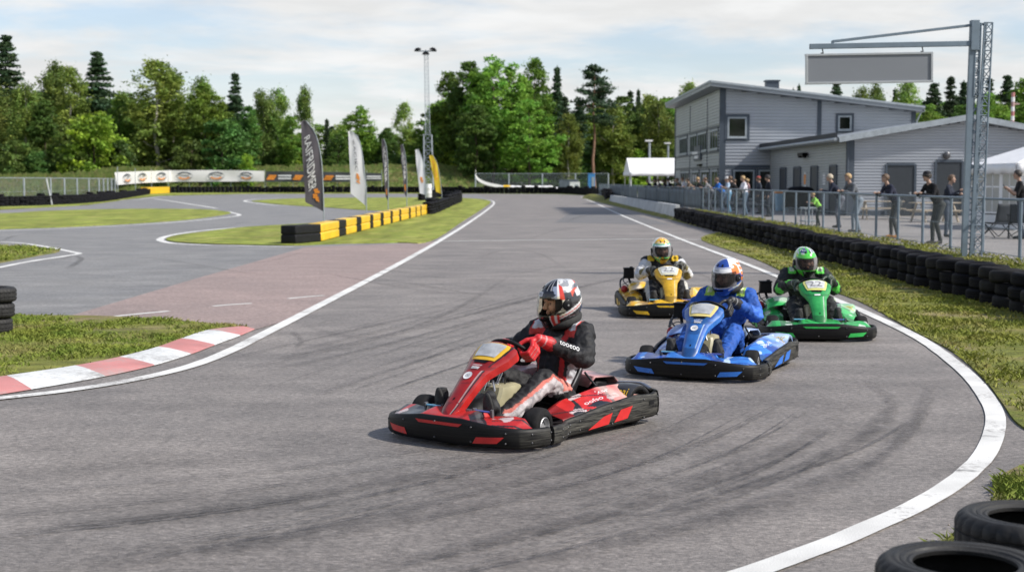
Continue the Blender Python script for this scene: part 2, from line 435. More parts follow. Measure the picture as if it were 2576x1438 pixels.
class MB:
    def __init__(s):
        s.v, s.f, s.m, s.c = [], [], [], {}
    def add(s, vs, fs, m=0):
        b = len(s.v)
        s.v += [tuple(x) for x in vs]
        s.f += [tuple(i + b for i in f) for f in fs]
        s.m += [m] * len(fs)
        return s
    def box(s, c, d, m=0, rot=None, taper=1.0):
        x, y, z = (k / 2 for k in d)
        vs = []
        for sz in (-1, 1):
            k = taper if sz > 0 else 1
            for sx, sy in ((-1, -1), (1, -1), (1, 1), (-1, 1)):
                vs.append(V((sx * x * k, sy * y * k, sz * z)))
        if rot is not None:
            Rm = rot if isinstance(rot, Matrix) else Matrix.Rotation(rot, 3, 'Z')
            vs = [Rm @ q for q in vs]
        c = V(c)
        return s.add([q + c for q in vs], [(3, 2, 1, 0), (4, 5, 6, 7), (0, 1, 5, 4), (1, 2, 6, 5), (2, 3, 7, 6), (3, 0, 4, 7)], m)
    def bar(s, a, b, w, h, m=0, up=(0, 0, 1)):
        a, b = V(a), V(b)
        d = (b - a).normalized()
        u = V(up)
        sd = d.cross(u)
        if sd.length < 1e-4: sd = d.cross(V((0, 1, 0)))
        sd.normalize(); u = sd.cross(d)
        vs = [p + sd * (i * w / 2) + u * (j * h / 2) for p in (a, b) for i, j in ((-1, -1), (1, -1), (1, 1), (-1, 1))]
        return s.add(vs, [(3, 2, 1, 0), (4, 5, 6, 7), (0, 1, 5, 4), (1, 2, 6, 5), (2, 3, 7, 6), (3, 0, 4, 7)], m)
    def tube(s, P, r, n=8, m=0, closed=False, cap=True):
        P = [V(p) for p in P]
        k = len(P)
        rr = r if isinstance(r, (list, tuple)) else [r] * k
        t0 = None
        vs = []
        for i in range(k):
            if closed: t = P[(i + 1) % k] - P[i - 1]
            else: t = P[min(i + 1, k - 1)] - P[max(i - 1, 0)]
            t.normalize()
            if t0 is None:
                u = t.cross(V((0, 0, 1)))
                if u.length < .1: u = t.cross(V((0, 1, 0)))
            else:
                u = u - t * u.dot(t)
            u.normalize(); w = t.cross(u); t0 = t
            for j in range(n):
                a = 2 * math.pi * j / n
                vs.append(P[i] + (u * math.cos(a) + w * math.sin(a)) * rr[i])
        fs = []
        for i in range(k if closed else k - 1):
            for j in range(n):
                i2 = (i + 1) % k
                fs.append((i * n + j, i * n + (j + 1) % n, i2 * n + (j + 1) % n, i2 * n + j))
        if cap and not closed:
            fs.append(tuple(range(n - 1, -1, -1))); fs.append(tuple((k - 1) * n + j for j in range(n)))
        return s.add(vs, fs, m)
    def lathe(s, prof, n=24, M=None, m=0, closed=False, a0=0, a1=2 * math.pi):
        full = abs(a1 - a0 - 2 * math.pi) < 1e-6
        M = M or Matrix()
        vs = []
        cnt = n if full else n + 1
        for i in range(cnt):
            a = a0 + (a1 - a0) * i / n
            for r, z in prof:
                vs.append(M @ V((r * math.cos(a), r * math.sin(a), z)))
        k = len(prof)
        fs = []
        for i in range(n):
            i2 = (i + 1) % cnt
            for j in range(k if closed else k - 1):
                j2 = (j + 1) % k
                fs.append((i * k + j, i2 * k + j, i2 * k + j2, i * k + j2))
        return s.add(vs, fs, m)
    def loft(s, S, closed=True, cap=True, m=0):
        k = len(S[0])
        vs = [p for q in S for p in q]
        fs = []
        for i in range(len(S) - 1):
            for j in range(k if closed else k - 1):
                j2 = (j + 1) % k
                fs.append((i * k + j, i * k + j2, (i + 1) * k + j2, (i + 1) * k + j))
        if cap and closed:
            fs.append(tuple(range(k - 1, -1, -1))); fs.append(tuple((len(S) - 1) * k + j for j in range(k)))
        return s.add(vs, fs, m)
    def ell(s, c, r, rot=None, nu=16, nv=10, m=0):
        c = V(c)
        vs, fs = [], []
        for i in range(nv + 1):
            ph = -math.pi / 2 + math.pi * i / nv
            for j in range(nu):
                a = 2 * math.pi * j / nu
                q = V((r[0] * math.cos(ph) * math.cos(a), r[1] * math.cos(ph) * math.sin(a), r[2] * math.sin(ph)))
                if rot is not None: q = rot @ q
                vs.append(q + c)
        for i in range(nv):
            for j in range(nu):
                fs.append((i * nu + j, i * nu + (j + 1) % nu, (i + 1) * nu + (j + 1) % nu, (i + 1) * nu + j))
        return s.add(vs, fs, m)
    def caps(s, a, b, ra, rb, n=12, m=0):
        a, b = V(a), V(b)
        d = b - a
        L = d.length
        if L < 1e-6: return s.ell(a, (ra, ra, ra), None, n, 8, m)
        d /= L
        P, rr = [], []
        for k in range(5):
            t = -math.pi / 2 + math.pi / 2 * k / 4
            P.append(a + d * (ra * math.sin(t))); rr.append(max(ra * math.cos(t), 1e-4))
        for k in range(1, 6):
            P.append(a + d * (L * k / 6)); rr.append(ra + (rb - ra) * k / 6)
        for k in range(5):
            t = math.pi / 2 * k / 4
            P.append(b + d * (rb * math.sin(t))); rr.append(max(rb * math.cos(t), 1e-4))
        return s.tube(P, rr, n, m)
    def grid(s, fn, nu, nv, m=0):
        vs = [fn(i / nu, j / nv) for j in range(nv + 1) for i in range(nu + 1)]
        w = nu + 1
        return s.add(vs, [(j * w + i, j * w + i + 1, (j + 1) * w + i + 1, (j + 1) * w + i) for j in range(nv) for i in range(nu)], m)
    def poly(s, pts, m=0):
        idx = tessellate_polygon([[V((p[0], p[1], 0)) for p in pts]])
        fs = []
        for t in idx:
            a, b, c = (V(pts[i]) for i in t)
            fs.append(tuple(t) if (b - a).cross(c - a).z > 0 else tuple(reversed(t)))
        return s.add(pts, fs, m)
    def text(s, st, fn, m=0):
        """fn maps the letters' (x 0..1 along the line, y 0..1 letter height) to a point"""
        vs, fs, w = text_geo(st)
        return s.add([fn(x / w, y / .72) for x, y in vs], fs, m)
    def build(s, name, mats, parent=None, smooth=True, angle=35, bevel=0, solid=0, loc=None, rot=None, paint=None, sub=0, hidden=False, off=-1):
        me = bpy.data.meshes.new(name)
        me.from_pydata(s.v, [], s.f)
        if not isinstance(mats, (list, tuple)): mats = [mats]
        for q in mats: me.materials.append(MT[q] if isinstance(q, str) else q)
        if any(s.m): me.polygons.foreach_set('material_index', s.m)
        me.validate(); me.update()
        if smooth:
            me.shade_smooth()
            me.set_sharp_from_angle(angle=R(angle))
        if paint: paint_mesh(me, paint)
        o = bpy.data.objects.new(name, me)
        link(o, parent)
        if loc is not None: o.location = loc
        if rot is not None: o.rotation_euler = rot
        if bevel:
            b = o.modifiers.new('b', 'BEVEL'); b.width = bevel; b.segments = 2; b.limit_method = 'ANGLE'; b.angle_limit = R(40)
        if solid:
            q = o.modifiers.new('s', 'SOLIDIFY'); q.thickness = solid; q.offset = off
        if sub:
            q = o.modifiers.new('u', 'SUBSURF'); q.levels = sub; q.render_levels = sub
        return o

def paint_mesh(me, fn):
    n = len(me.vertices)
    co = np.empty(n * 3, 'f'); me.vertices.foreach_get('co', co)
    co = co.reshape(-1, 3)
    c = fn(co)
    a = me.color_attributes.new('paint', 'FLOAT_COLOR', 'POINT')
    q = np.ones((n, 4), 'f'); q[:, :3] = c
    a.data.foreach_set('color', q.ravel())

_ts = bpy.data.scenes.new('scratch')
def evaluated_mesh(o):
    """apply modifiers in a scratch scene, away from the growing main one"""
    _ts.collection.objects.link(o)
    vl = _ts.view_layers[0]
    vl.update()
    dg = vl.depsgraph
    dg.update()
    me = bpy.data.meshes.new_from_object(o.evaluated_get(dg))
    return me
def remesh(mb, vox, it=3, fac=.5, wrinkle=0., wscale=10.):
    me = bpy.data.meshes.new('tmp')
    me.from_pydata(mb.v, [], mb.f); me.update()
    o = bpy.data.objects.new('tmp', me)
    r = o.modifiers.new('r', 'REMESH'); r.mode = 'VOXEL'; r.voxel_size = vox; r.use_smooth_shade = True
    if it:
        q = o.modifiers.new('s', 'SMOOTH'); q.factor = fac; q.iterations = it
    out = evaluated_mesh(o)
    bpy.data.objects.remove(o); bpy.data.meshes.remove(me)
    if wrinkle:
        n = len(out.vertices)
        co = np.empty(n * 3, 'f'); out.vertices.foreach_get('co', co); co = co.reshape(-1, 3)
        nm = np.empty(n * 3, 'f'); out.vertex_normals.foreach_get('vector', nm); nm = nm.reshape(-1, 3)
        k = fbm(co * np.array([1, 1, 1.8]), wscale) + .5 * fbm(co, wscale * 2.3, 3)
        fold = 1 - 2.2 * np.abs(fbm(co * np.array([1, 1, .75]), wscale * 1.15, 7))
        co += nm * (wrinkle * (.55 * k + .6 * fold))[:, None]
        out.vertices.foreach_set('co', co.ravel()); out.update()
    out.shade_smooth()
    return out
def mesh_obj(name, me, m, parent=None):
    me.name = name
    me.materials.clear()
    me.materials.append(MT[m] if isinstance(m, str) else m)
    o = bpy.data.objects.new(name, me)
    return link(o, parent)
def cap_dist(co, a, b, ra, rb):
    a, b = np.array(a), np.array(b)
    d = b - a
    t = np.clip(((co - a) @ d) / max(d @ d, 1e-9), 0, 1)
    return np.linalg.norm(co - (a + t[:, None] * d), axis=1) - (ra + (rb - ra) * t)
def fbm(co, s, seed=0):
    return np.array([noise.noise(V((p[0] * s + seed, p[1] * s - seed, p[2] * s + 2 * seed))) for p in co])
# ================================================================== SETTING
def sheet(name, pts, m, z, kind='structure'):
    mb = MB(); mb.poly([(p[0], p[1], z) for p in pts])
    return tag(mb.build(name, m, smooth=False), kind=kind)
PX = lambda L, z=0: [G(a, b, z) for a, b in L]

# base ground, one sheet to the horizon
mb = MB(); mb.grid(lambda u, v: ((u - .5) * 1600, -60 + v * 1500, -.06), 40, 40)
tag(mb.build('ground', 'meadow'), kind='structure')

# racing asphalt
far_edge = PX([(-500, 532), (0, 528), (220, 516), (330, 501), (400, 493.5), (608, 488), (1000, 487), (1250, 487.5), (1400, 488.5), (1480, 492)])
sheet('race_track', [(-60, 1, 0), (14, 1, 0), (14, 9, 0), (8.9, 13, 0), (8.9, 77, 0), (9.0, 131, 0)] + far_edge[::-1] + [(-60, 60, 0)], 'track', 0)
# older grey loop on the left
sheet('infield_track', PX([(-700, 1000), (-300, 900), (170, 797), (480, 705), (770, 622), (1000, 613), (1242, 507), (1200, 489), (608, 488.3), (400, 494), (330, 501.5), (220, 516.5), (0, 528.5), (-700, 534)]), 'old', .004)
sheet('reddish_asphalt', PX([(170, 797), (480, 705), (770, 622), (1000, 613.2), (1106, 607.5), (1000, 665), (850, 745), (720, 808), (640, 830), (560, 840), (170, 830)]), 'red_tar', .008)
sheet('asphalt_repair', PX([(1395, 560), (1440, 533), (1560, 531), (1640, 553), (1690, 566)]), 'patch', .004)
# terrace on the right, half a metre up, and its grassy bank
ZT = .47
mb = MB()
mb.poly([(9.75, -6, ZT), (90, -6, ZT), (90, 175, ZT), (9.75, 175, ZT)])
tag(mb.build('terrace', 'terrace', smooth=False), kind='structure')
mb = MB()
def bank(u, v):
    y = -6 + 181 * v
    h = [0, .16, .40, .49, .485, .44][round(u * 5)]
    x = 8.35 + [0, .25, .65, 1.05, 1.45, 1.9][round(u * 5)]
    return (x + .05 * noise.noise(V((y * .8, u * 3, 0))), y, h - .01 + .04 * noise.noise(V((u * 4, y * 1.3, 2))) * (0 if u in (0, 1) else 1))
mb.grid(bank, 5, 420)
tag(mb.build('bank', 'verge'), kind='structure')

# ---- lawns: low turf pads, edges a few centimetres proud
def lawn(name, px, m='grass', z=.035):
    P = PX(px)
    Q = catmull(P, 5, True)
    c = sum((q for q in Q), V((0, 0, 0))) / len(Q)
    mb = MB()
    n = len(Q)
    def ins(q, k):
        d = c - q
        return q + d.normalized() * min(k, d.length * .3)
    r0 = [(q.x, q.y, -.02) for q in Q]
    r1 = [(q.x, q.y, z) for q in Q]
    mb.loft([r0, r1], True, False)
    mb.poly(r1)
    o = mb.build(name, m, smooth=False)
    return tag(o, kind='structure'), Q
lawn('lawn', [(-300, 543), (0, 538), (120, 531), (330, 526), (500, 527), (560, 532), (577, 538), (480, 552), (350, 562), (180, 571), (0, 577), (-300, 586)])
lawn('lawn', [(640, 505), (760, 499), (900, 497.5), (1060, 497), (1160, 497), (1056, 516), (990, 526), (940, 530), (830, 523), (720, 516), (660, 510)])
lawn('lawn', [(418, 604), (445, 593), (500, 586), (608, 573), (720, 566), (815, 559), (960, 536), (1052, 518), (1120, 500), (1170, 499), (1215, 502), (1234, 508), (1215, 524), (1165, 556), (1085, 606), (1000, 611), (850, 614), (740, 618), (600, 616), (470, 612)])
lawn('lawn', [(-200, 618), (0, 621), (80, 624), (150, 632), (90, 645), (0, 662), (-200, 700)], 'verge')
lawn('lawn', [(-400, 538), (0, 521), (120, 517), (250, 509), (330, 497), (372, 489), (430, 485.8), (1000, 485), (1000, 486.6), (608, 487.6), (430, 491), (340, 498), (225, 514), (0, 526.5), (-400, 545)])
lawn('lawn', [(1470, 493), (1500, 492.5), (1530, 500), (1533, 506), (1500, 506), (1483, 501)])
corner_px = [(-420, 790), (0, 796), (170, 797), (300, 800), (450, 810), (560, 820), (625, 826), (580, 829), (525, 836), (456, 858), (398, 879), (301, 905), (190, 927), (17, 953), (-330, 1000), (-420, 1010)]
lawn('lawn', corner_px, 'verge', .03)
verge_px = [(1765, 604), (1800, 588), (1860, 597), (2000, 633), (2130, 668), (2250, 692), (2400, 736), (2576, 793), (2760, 858), (2760, 1150), (2640, 1110), (2560, 1068), (2520, 1015), (2470, 950), (2395, 885), (2300, 835), (2160, 758), (2010, 703), (1900, 652)]
lawn('lawn', verge_px, 'verge', .02)
foot_px = [(2780, 1100), (2640, 1150), (2560, 1178), (2498, 1216), (2506, 1250), (2440, 1318), (2360, 1376), (2270, 1440), (2150, 1520), (2700, 1520)]
lawn('lawn', foot_px, 'verge', .02)

# ---- painted lines
def stripe(mb, px, w, z=.011, n=6, closed=False):
    P = catmull(PX(px), n, closed)
    vs = []
    k = len(P)
    for i in range(k):
        t = P[min(i + 1, k - 1)] - P[max(i - 1, 0)]
        t.normalize()
        sd = V((-t.y, t.x, 0))
        a = w[0] + (w[1] - w[0]) * i / (k - 1) if isinstance(w, tuple) else w
        j = .006 * noise.noise(P[i] * 3)
        vs += [(P[i] + sd * (a / 2 + j)).xy.to_3d() + V((0, 0, z)), (P[i] - sd * (a / 2 - j)).xy.to_3d() + V((0, 0, z))]
    mb.add(vs, [(2 * i + 1, 2 * i + 3, 2 * i + 2, 2 * i) for i in range(k - 1)])
def line(name, *a, **k):
    mb = MB(); stripe(mb, *a, **k)
    return tag(mb.build(name, 'start' if name == 'start_line' else 'line', smooth=False), kind='structure')
line('track_line', [(-420, 1045), (-200, 1026), (0, 1003), (150, 986), (300, 963), (420, 938), (500, 915), (580, 883), (650, 848), (740, 802), (850, 745), (1000, 666), (1106, 606), (1180, 560), (1228, 526), (1243, 511), (1232, 504), (1200, 501), (1150, 500)], .18)
line('track_line', [(1462, 496), (1500, 512), (1560, 540), (1700, 597), (1850, 654), (2000, 714), (2130, 766), (2240, 815), (2330, 862), (2420, 930), (2475, 990), (2504, 1050), (2490, 1120), (2440, 1185), (2340, 1255), (2210, 1318), (2050, 1384), (1880, 1444), (1700, 1500)], (.15, .178))
line('start_line', [(1106, 608), (1300, 605), (1480, 603.5), (1660, 602), (1830, 605)], .24, .0115)
line('infield_line', [(1050, 520), (960, 532.5), (815, 560), (700, 567), (608, 572), (500, 582), (432, 592), (403, 602), (418, 610), (470, 615), (600, 619), (740, 621.5)], .26)
line('infield_line', [(-100, 589), (0, 581), (180, 574), (350, 565.5), (480, 556), (570, 547), (602, 541), (575, 533)], .26)
line('infield_line', [(780, 519), (700, 517), (645, 511), (615, 506), (640, 502), (700, 499)], .32)
line('infield_line', [(-60, 608), (40, 611), (120, 622), (180, 634), (197, 639), (150, 647), (60, 661), (-60, 686)], .19)
line('infield_line', [(300, 504), (350, 501), (400, 495.5), (480, 491), (600, 489), (900, 488), (1240, 488.6), (1420, 490)], .35)
line('infield_line', [(388, 500), (430, 506), (480, 514), (545, 524)], .3)
for a, b in (((258, 800), (425, 783.5)), ((535, 771), (632, 764)), ((725, 752), (815, 744))):
    line('bay_mark', [a, ((a[0] + b[0]) / 2, (a[1] + b[1]) / 2 - .4), b], .11)

# ---- kerb
mb = MB()
KB = [((-360, 1040), (-360, 1006)), ((-130, 1013), (-180, 981)), ((79, 981), (17, 953)), ((265, 948), (190, 927)), ((389, 920), (301, 905)), ((481, 892), (398, 879)), ((541, 869), (456, 858)), ((605, 845), (525, 836)), ((641, 829.5), (600, 827))]
nb = catmull([G(*a) for a, b in KB], 6); na = catmull([G(*b) for a, b in KB], 6)
for i in range(len(nb) - 1):
    sec = []
    for k in (i, i + 1):
        a, b = nb[k], na[k]
        prof = [(0, .010), (.03, .018), (.35, .032), (.7, .044), (1, .04), (1.06, .0)]
        sec.append([V((a.x + (b.x - a.x) * q, a.y + (b.y - a.y) * q, h + .004 * noise.noise(V((k, q * 5, 1))))) for q, h in prof])
    seg = i // 6
    mb.loft(sec, False, False, 0 if seg in (1, 3, 5, 7) else 1)
kb = mb.build('kerb', ['kred', 'kwhite'], angle=20)
tag(kb, 'low racing kerb painted in worn red and white blocks along the left corner', 'kerb', kind='structure')

# ---- rubber marks
mb = MB(); mcol = []
def skid(px, w, s, z=.018):
    P = catmull(PX(px), 10)
    k = len(P)
    vs = []
    for i in range(k):
        t = (P[min(i + 1, k - 1)] - P[max(i - 1, 0)]).normalized()
        sd = V((-t.y, t.x, 0))
        for j, e in ((-1, 0), (-.45, 1), (.45, 1), (1, 0)):
            q = P[i] + sd * (w / 2 * j)
            vs.append((q.x, q.y, z))
            end = min(1, i / (k * .2), (k - 1 - i) / (k * .25))
            mcol.append(.72 * s * e * max(0, end))
    mb.add(vs, [(4 * i + j, 4 * i + j + 1, 4 * i + j + 5, 4 * i + j + 4) for i in range(k - 1) for j in range(3)])
for px, w, s in [
    ([(690, 845), (735, 838), (758, 860), (740, 880)], .10, .5),
    ([(560, 930), (850, 872), (1150, 800), (1400, 735), (1600, 690)], .16, .40), ([(600, 950), (900, 885), (1180, 815), (1450, 745)], .16, .35),
    ([(700, 800), (900, 850), (1050, 820), (1180, 760), (1290, 690)], .14, .40), ([(880, 700), (1050, 730), (1200, 740), (1330, 730)], .13, .35),
    ([(1190, 655), (1270, 630), (1360, 640), (1440, 690)], .12, .3), ([(1000, 705), (1150, 700), (1300, 690), (1480, 655)], .14, .28),
    ([(760, 1010), (900, 960), (1080, 900), (1230, 850)], .14, .35), ([(640, 900), (860, 880), (1100, 860)], .12, .3),
    ([(1420, 560), (1460, 545), (1500, 540), (1560, 541)], .3, .3), ([(1290, 550), (1350, 545), (1400, 540)], .3, .25),
    ([(1560, 1330), (1800, 1255), (2050, 1165), (2200, 1080), (2260, 985)], .22, .5), ([(1480, 1390), (1800, 1300), (2080, 1205), (2260, 1110), (2350, 980)], .2, .42),
    ([(900, 1438), (1300, 1350), (1650, 1260), (1950, 1150), (2130, 1040)], .26, .5), ([(300, 1420), (800, 1330), (1250, 1230), (1600, 1130), (1850, 1010)], .22, .36),
    ([(0, 1340), (500, 1290), (1000, 1210), (1450, 1130)], .3, .34), ([(-50, 1250), (400, 1215), (800, 1170), (1000, 1140)], .26, .28),
    ([(0, 1438), (500, 1390), (1000, 1310), (1450, 1215), (1750, 1120)], .34, .36), ([(1000, 1460), (1400, 1400), (1800, 1310), (2100, 1225), (2330, 1110)], .24, .34),
    ([(2050, 1220), (2150, 1190), (2250, 1130), (2320, 1040), (2340, 960)], .16, .4), ([(2180, 960), (2240, 1010), (2230, 1080)], .16, .26),
    ([(150, 655), (185, 645), (205, 652), (185, 668), (165, 678)], .2, .55), ([(5, 608), (30, 596), (70, 590), (130, 585)], .2, .4),
    ([(240, 640), (420, 655), (600, 685), (700, 690)], .2, .25), ([(250, 560), (400, 580), (560, 570), (640, 555)], .25, .25), ([(620, 665), (690, 655), (780, 630)], .15, .3),
    ([(1540, 640), (1650, 655), (1760, 690), (1830, 730)], .14, .26), ([(1320, 607), (1400, 580), (1480, 570)], .16, .25),
    ([(2440, 935), (2470, 940), (2500, 930)], .12, .35), ([(2440, 1105), (2480, 1100), (2520, 1104)], .05, .8), ([(2395, 1189), (2432, 1187), (2470, 1192)], .05, .8), ([(1000, 905), (1060, 895), (1090, 880)], .1, .35)]:
    skid(px, w, s)
for px, w, s in (([(-200, 1330), (500, 1275), (1200, 1190), (1800, 1075), (2130, 930)], 1.6, .22), ([(-200, 1440), (600, 1390), (1300, 1300), (1950, 1150), (2300, 960)], 1.3, .22), ([(300, 1500), (1000, 1440), (1600, 1350), (2100, 1200)], .9, .2), ([(-100, 1200), (500, 1150), (1000, 1080)], 1.2, .14)):
    skid(px, w, s, .0165)
random.seed(5)
for _ in range(64):
    px = random.choice(([(1560, 1330), (1800, 1255), (2050, 1165), (2200, 1080), (2260, 985)], [(900, 1438), (1300, 1350), (1650, 1260), (1950, 1150), (2130, 1040)], [(300, 1420), (800, 1330), (1250, 1230), (1600, 1130), (1850, 1010)], [(600, 930), (850, 872), (1150, 800), (1400, 735), (1600, 690)], [(880, 700), (1050, 730), (1200, 740), (1330, 730)], [(760, 1010), (900, 960), (1080, 900), (1230, 850)], [(0, 1300), (500, 1250), (1000, 1180), (1450, 1100)]))
    dx, dy = random.uniform(-160, 160), random.uniform(-70, 60)
    k0 = random.randrange(len(px) - 2) if len(px) > 3 else 0
    q = [(a + dx, max(b + dy * (b / 1200), 640)) for a, b in px[k0:k0 + 3]]
    skid(q, random.uniform(.018, .06), random.uniform(.4, 1.0))
o = mb.build('rubber_marks', 'stain', smooth=False, paint=lambda co: np.repeat(np.array(mcol)[:, None], 3, 1))
tag(o, kind='stuff')

# ---- grass blades on the lawns the photo shows close by
def in_poly(x, y, P):
    c = np.zeros(len(x), bool)
    n = len(P)
    for i in range(n):
        x0, y0 = P[i][0], P[i][1]; x1, y1 = P[i - 1][0], P[i - 1][1]
        cond = ((y0 > y) != (y1 > y)) & (x < (x1 - x0) * (y - y0) / ((y1 - y0) or 1e-9) + x0)
        c ^= cond
    return c
def blades(name, px, dens, h, m, xr=None, yr=None, z=.02, w=.012, bare=False):
    P = [G(*p) for p in px] if len(px[0]) == 2 else px
    xs = [p[0] for p in P]; ys = [p[1] for p in P]
    x0, x1 = (min(xs), max(xs)) if not xr else xr
    y0, y1 = (min(ys), max(ys)) if not yr else yr
    n = int((x1 - x0) * (y1 - y0) * dens)
    x = rng.uniform(x0, x1, n); y = rng.uniform(y0, y1, n)
    k = in_poly(x, y, P)
    # tufts: keep more where the noise is high, leave bare spots
    f = np.array([noise.noise(V((a * .9, b * .9, 3))) + .5 * noise.noise(V((a * 3.1, b * 3.1, 5))) for a, b in zip(x, y)])
    k &= f > rng.uniform(-.45 if bare else -.75, .5 if bare else .25, n)
    x, y, f = x[k], y[k], f[k]
    n = len(x)
    a = rng.uniform(0, 2 * np.pi, n); hh = h * rng.uniform(.45, 1.25, n) * (1 + .8 * np.clip(f, 0, 1))
    ln = rng.uniform(.4, 1.9, n) * hh; la = rng.uniform(0, 2 * np.pi, n)
    ww = w * rng.uniform(.6, 1.4, n)
    vs = np.zeros((n, 4, 3))
    dx, dy = np.cos(a) * ww, np.sin(a) * ww
    vs[:, 0] = np.stack([x - dx, y - dy, np.full(n, z - .01)], 1)
    vs[:, 1] = np.stack([x + dx, y + dy, np.full(n, z - .01)], 1)
    vs[:, 2] = np.stack([x + dx * .6 + ln * .4 * np.cos(la), y + dy * .6 + ln * .4 * np.sin(la), z + hh * .6], 1)
    vs[:, 3] = np.stack([x + ln * np.cos(la), y + ln * np.sin(la), z + hh], 1)
    me = bpy.data.meshes.new(name)
    fs = np.arange(n * 4).reshape(n, 4)
    fc = [(q[0], q[1], q[2], q[3]) for q in fs.tolist()]
    me.from_pydata(vs.reshape(-1, 3).tolist(), [], fc)
    me.materials.append(MT[m])
    o = link(bpy.data.objects.new(name, me))
    return tag(o, kind='stuff')
blades('grass', corner_px, 1700, .034, 'blade_dark', z=.03, w=.008, bare=True)
vp = [G(*p) for p in verge_px]
blades('grass', vp, 760, .04, 'blade', xr=(4.5, 9), yr=(10, 30), w=.009, bare=True)
blades('grass', vp, 190, .045, 'blade', xr=(4.5, 9), yr=(30, 62), w=.02, bare=True)
blades('grass', foot_px, 3200, .045, 'blade_dark', w=.005, bare=True)
blades('grass', [(9.0, 20, 0), (10.3, 20, 0), (10.3, 80, 0), (9.0, 80, 0)], 170, .075, 'blade', z=.46, w=.012, bare=True)
blades('grass', [(-200, 618), (0, 621), (80, 624), (150, 632), (90, 645), (0, 662), (-200, 700)], 160, .07, 'blade_dark', z=.03, w=.02)
# pebbles and dirt thrown up on the edge of the tarmac
mb = MB()
for pxl, n, sp in (([(2010, 712), (2160, 766), (2300, 842), (2395, 892), (2470, 955), (2520, 1020)], 420, .22), ([(2500, 1215), (2500, 1255), (2440, 1325), (2270, 1445)], 320, .1), ([(20, 955), (190, 928), (301, 905), (456, 858), (560, 825), (300, 802)], 160, .15)):
    P = catmull(PX(pxl), 12)
    for _ in range(n):
        q = random.choice(P)
        r = random.uniform(.003, .009)
        c = V((q.x + abs(random.gauss(0, sp)) + .04, q.y + random.gauss(0, sp * 1.6), .02 + r * .4))
        mb.ell(c, (r * random.uniform(.8, 1.5), r, r * .7), Matrix.Rotation(random.random() * 6, 3, 'Z'), 5, 3)
tag(mb.build('gravel', mat('gravel', (.30, .26, .22), .9, var=.4, vs=30), angle=180), kind='stuff')

# ================================================================== TYRES
def tyre_mesh(name, ro=.33, ri=.195, w=.21, n=40, tread=True, m='tyre'):
    h = w / 2
    prof = [(ri, -h * .72), (ri + .018, -h * .86), (ri + .05, -h * .98), (ro - .05, -h), (ro - .018, -h * .86), (ro - .004, -h * .66)]
    if tread:
        for z in (-.42, 0, .42):
            prof += [(ro, h * (z - .17)), (ro, h * (z - .05)), (ro - .012, h * (z - .035)), (ro - .012, h * (z + .035)), (ro, h * (z + .05)), (ro, h * (z + .17))]
    else:
        prof += [(ro, -h * .3), (ro, h * .3)]
    prof += [(ro - .004, h * .66), (ro - .018, h * .86), (ro - .05, h), (ro - .075, h * 1.0), (ro - .08, h * .965), (ri + .05, h * .95), (ri + .018, h * .84), (ri, h * .72)]
    # inside wall of the casing
    prof += [(ri + .03, h * .66), (ro - .04, h * .6), (ro - .03, 0), (ro - .04, -h * .6), (ri + .03, -h * .66)]
    mb = MB(); mb.lathe(prof, n, None, 0, True)
    me = mb.build(name, m, angle=50)
    return me
protos = [tyre_mesh('tyre', .345, .20, .205, 36), tyre_mesh('tyre', .335, .205, .215, 36), tyre_mesh('tyre', .35, .21, .20, 32, False, 'tyre_dusty')]
def worn_tyre(name, ro=.335, ri=.195, w=.2, n=120):
    h = w / 2
    mb = MB()
    prof = [(ri, -h * .7, 0), (ri + .03, -h * .95, 0), (ro - .05, -h, 0), (ro - .012, -h * .8, 1), (ro, -h * .55, 1), (ro, -h * .36, 1), (ro - .012, -h * .32, 0), (ro - .012, -h * .25, 0), (ro, -h * .21, 1), (ro, h * .21, 1), (ro - .012, h * .25, 0), (ro - .012, h * .32, 0), (ro, h * .36, 1), (ro, h * .55, 1), (ro - .012, h * .80, 1), (ro - .035, h * .97, 0), (ro - .05, h, 0), (ro - .054, h * .985, 0), (ro - .068, h * .985, 0), (ro - .071, h * 1.005, 0), (ro - .080, h * 1.005, 0), (ro - .084, h * .975, 0), (ri + .048, h * .93, 0), (ri + .044, h * .96, 0), (ri + .030, h * .95, 0), (ri + .022, h * .86, 0), (ri + .010, h * .90, 0), (ri, h * .84, 0), (ri + .003, h * .68, 0), (ri + .05, h * .62, 0), (ro - .03, h * .3, 0), (ro - .025, -h * .3, 0), (ri + .05, -h * .62, 0)]
    vs = []; k = len(prof)
    for i in range(n):
        a = 2 * math.pi * i / n
        for r, z, lug in prof:
            rr = r - (.009 if lug and i % 4 == 0 else 0)
            vs.append((rr * math.cos(a), rr * math.sin(a), z + .0015 * noise.noise(V((math.cos(a) * 3, math.sin(a) * 3, r * 20)))))
    mb.add(vs, [(i * k + j, ((i + 1) % n) * k + j, ((i + 1) % n) * k + (j + 1) % k, i * k + (j + 1) % k) for i in range(n) for j in range(k)])
    return mb.build(name, 'tyre_worn', angle=40)
MT['tyre_worn'] = mat('worn_rubber', (.022, .0215, .021), .62, var=.55, vs=4, bump=.3, bs=60, rvar=.15, spec=.35)
protos.append(worn_tyre('tyre'))
placed = []
def tyre(x, y, z, label, group, k=None, tilt=.03):
    p = protos[random.randrange(3) if k is None else k]
    if p not in placed:
        o = p; placed.append(p)
    else:
        o = p.copy(); COL.objects.link(o)
    o.location = (x, y, z)
    o.rotation_euler = (random.uniform(-tilt, tilt), random.uniform(-tilt, tilt), random.random() * 6)
    return tag(o, label, 'tyre', group)
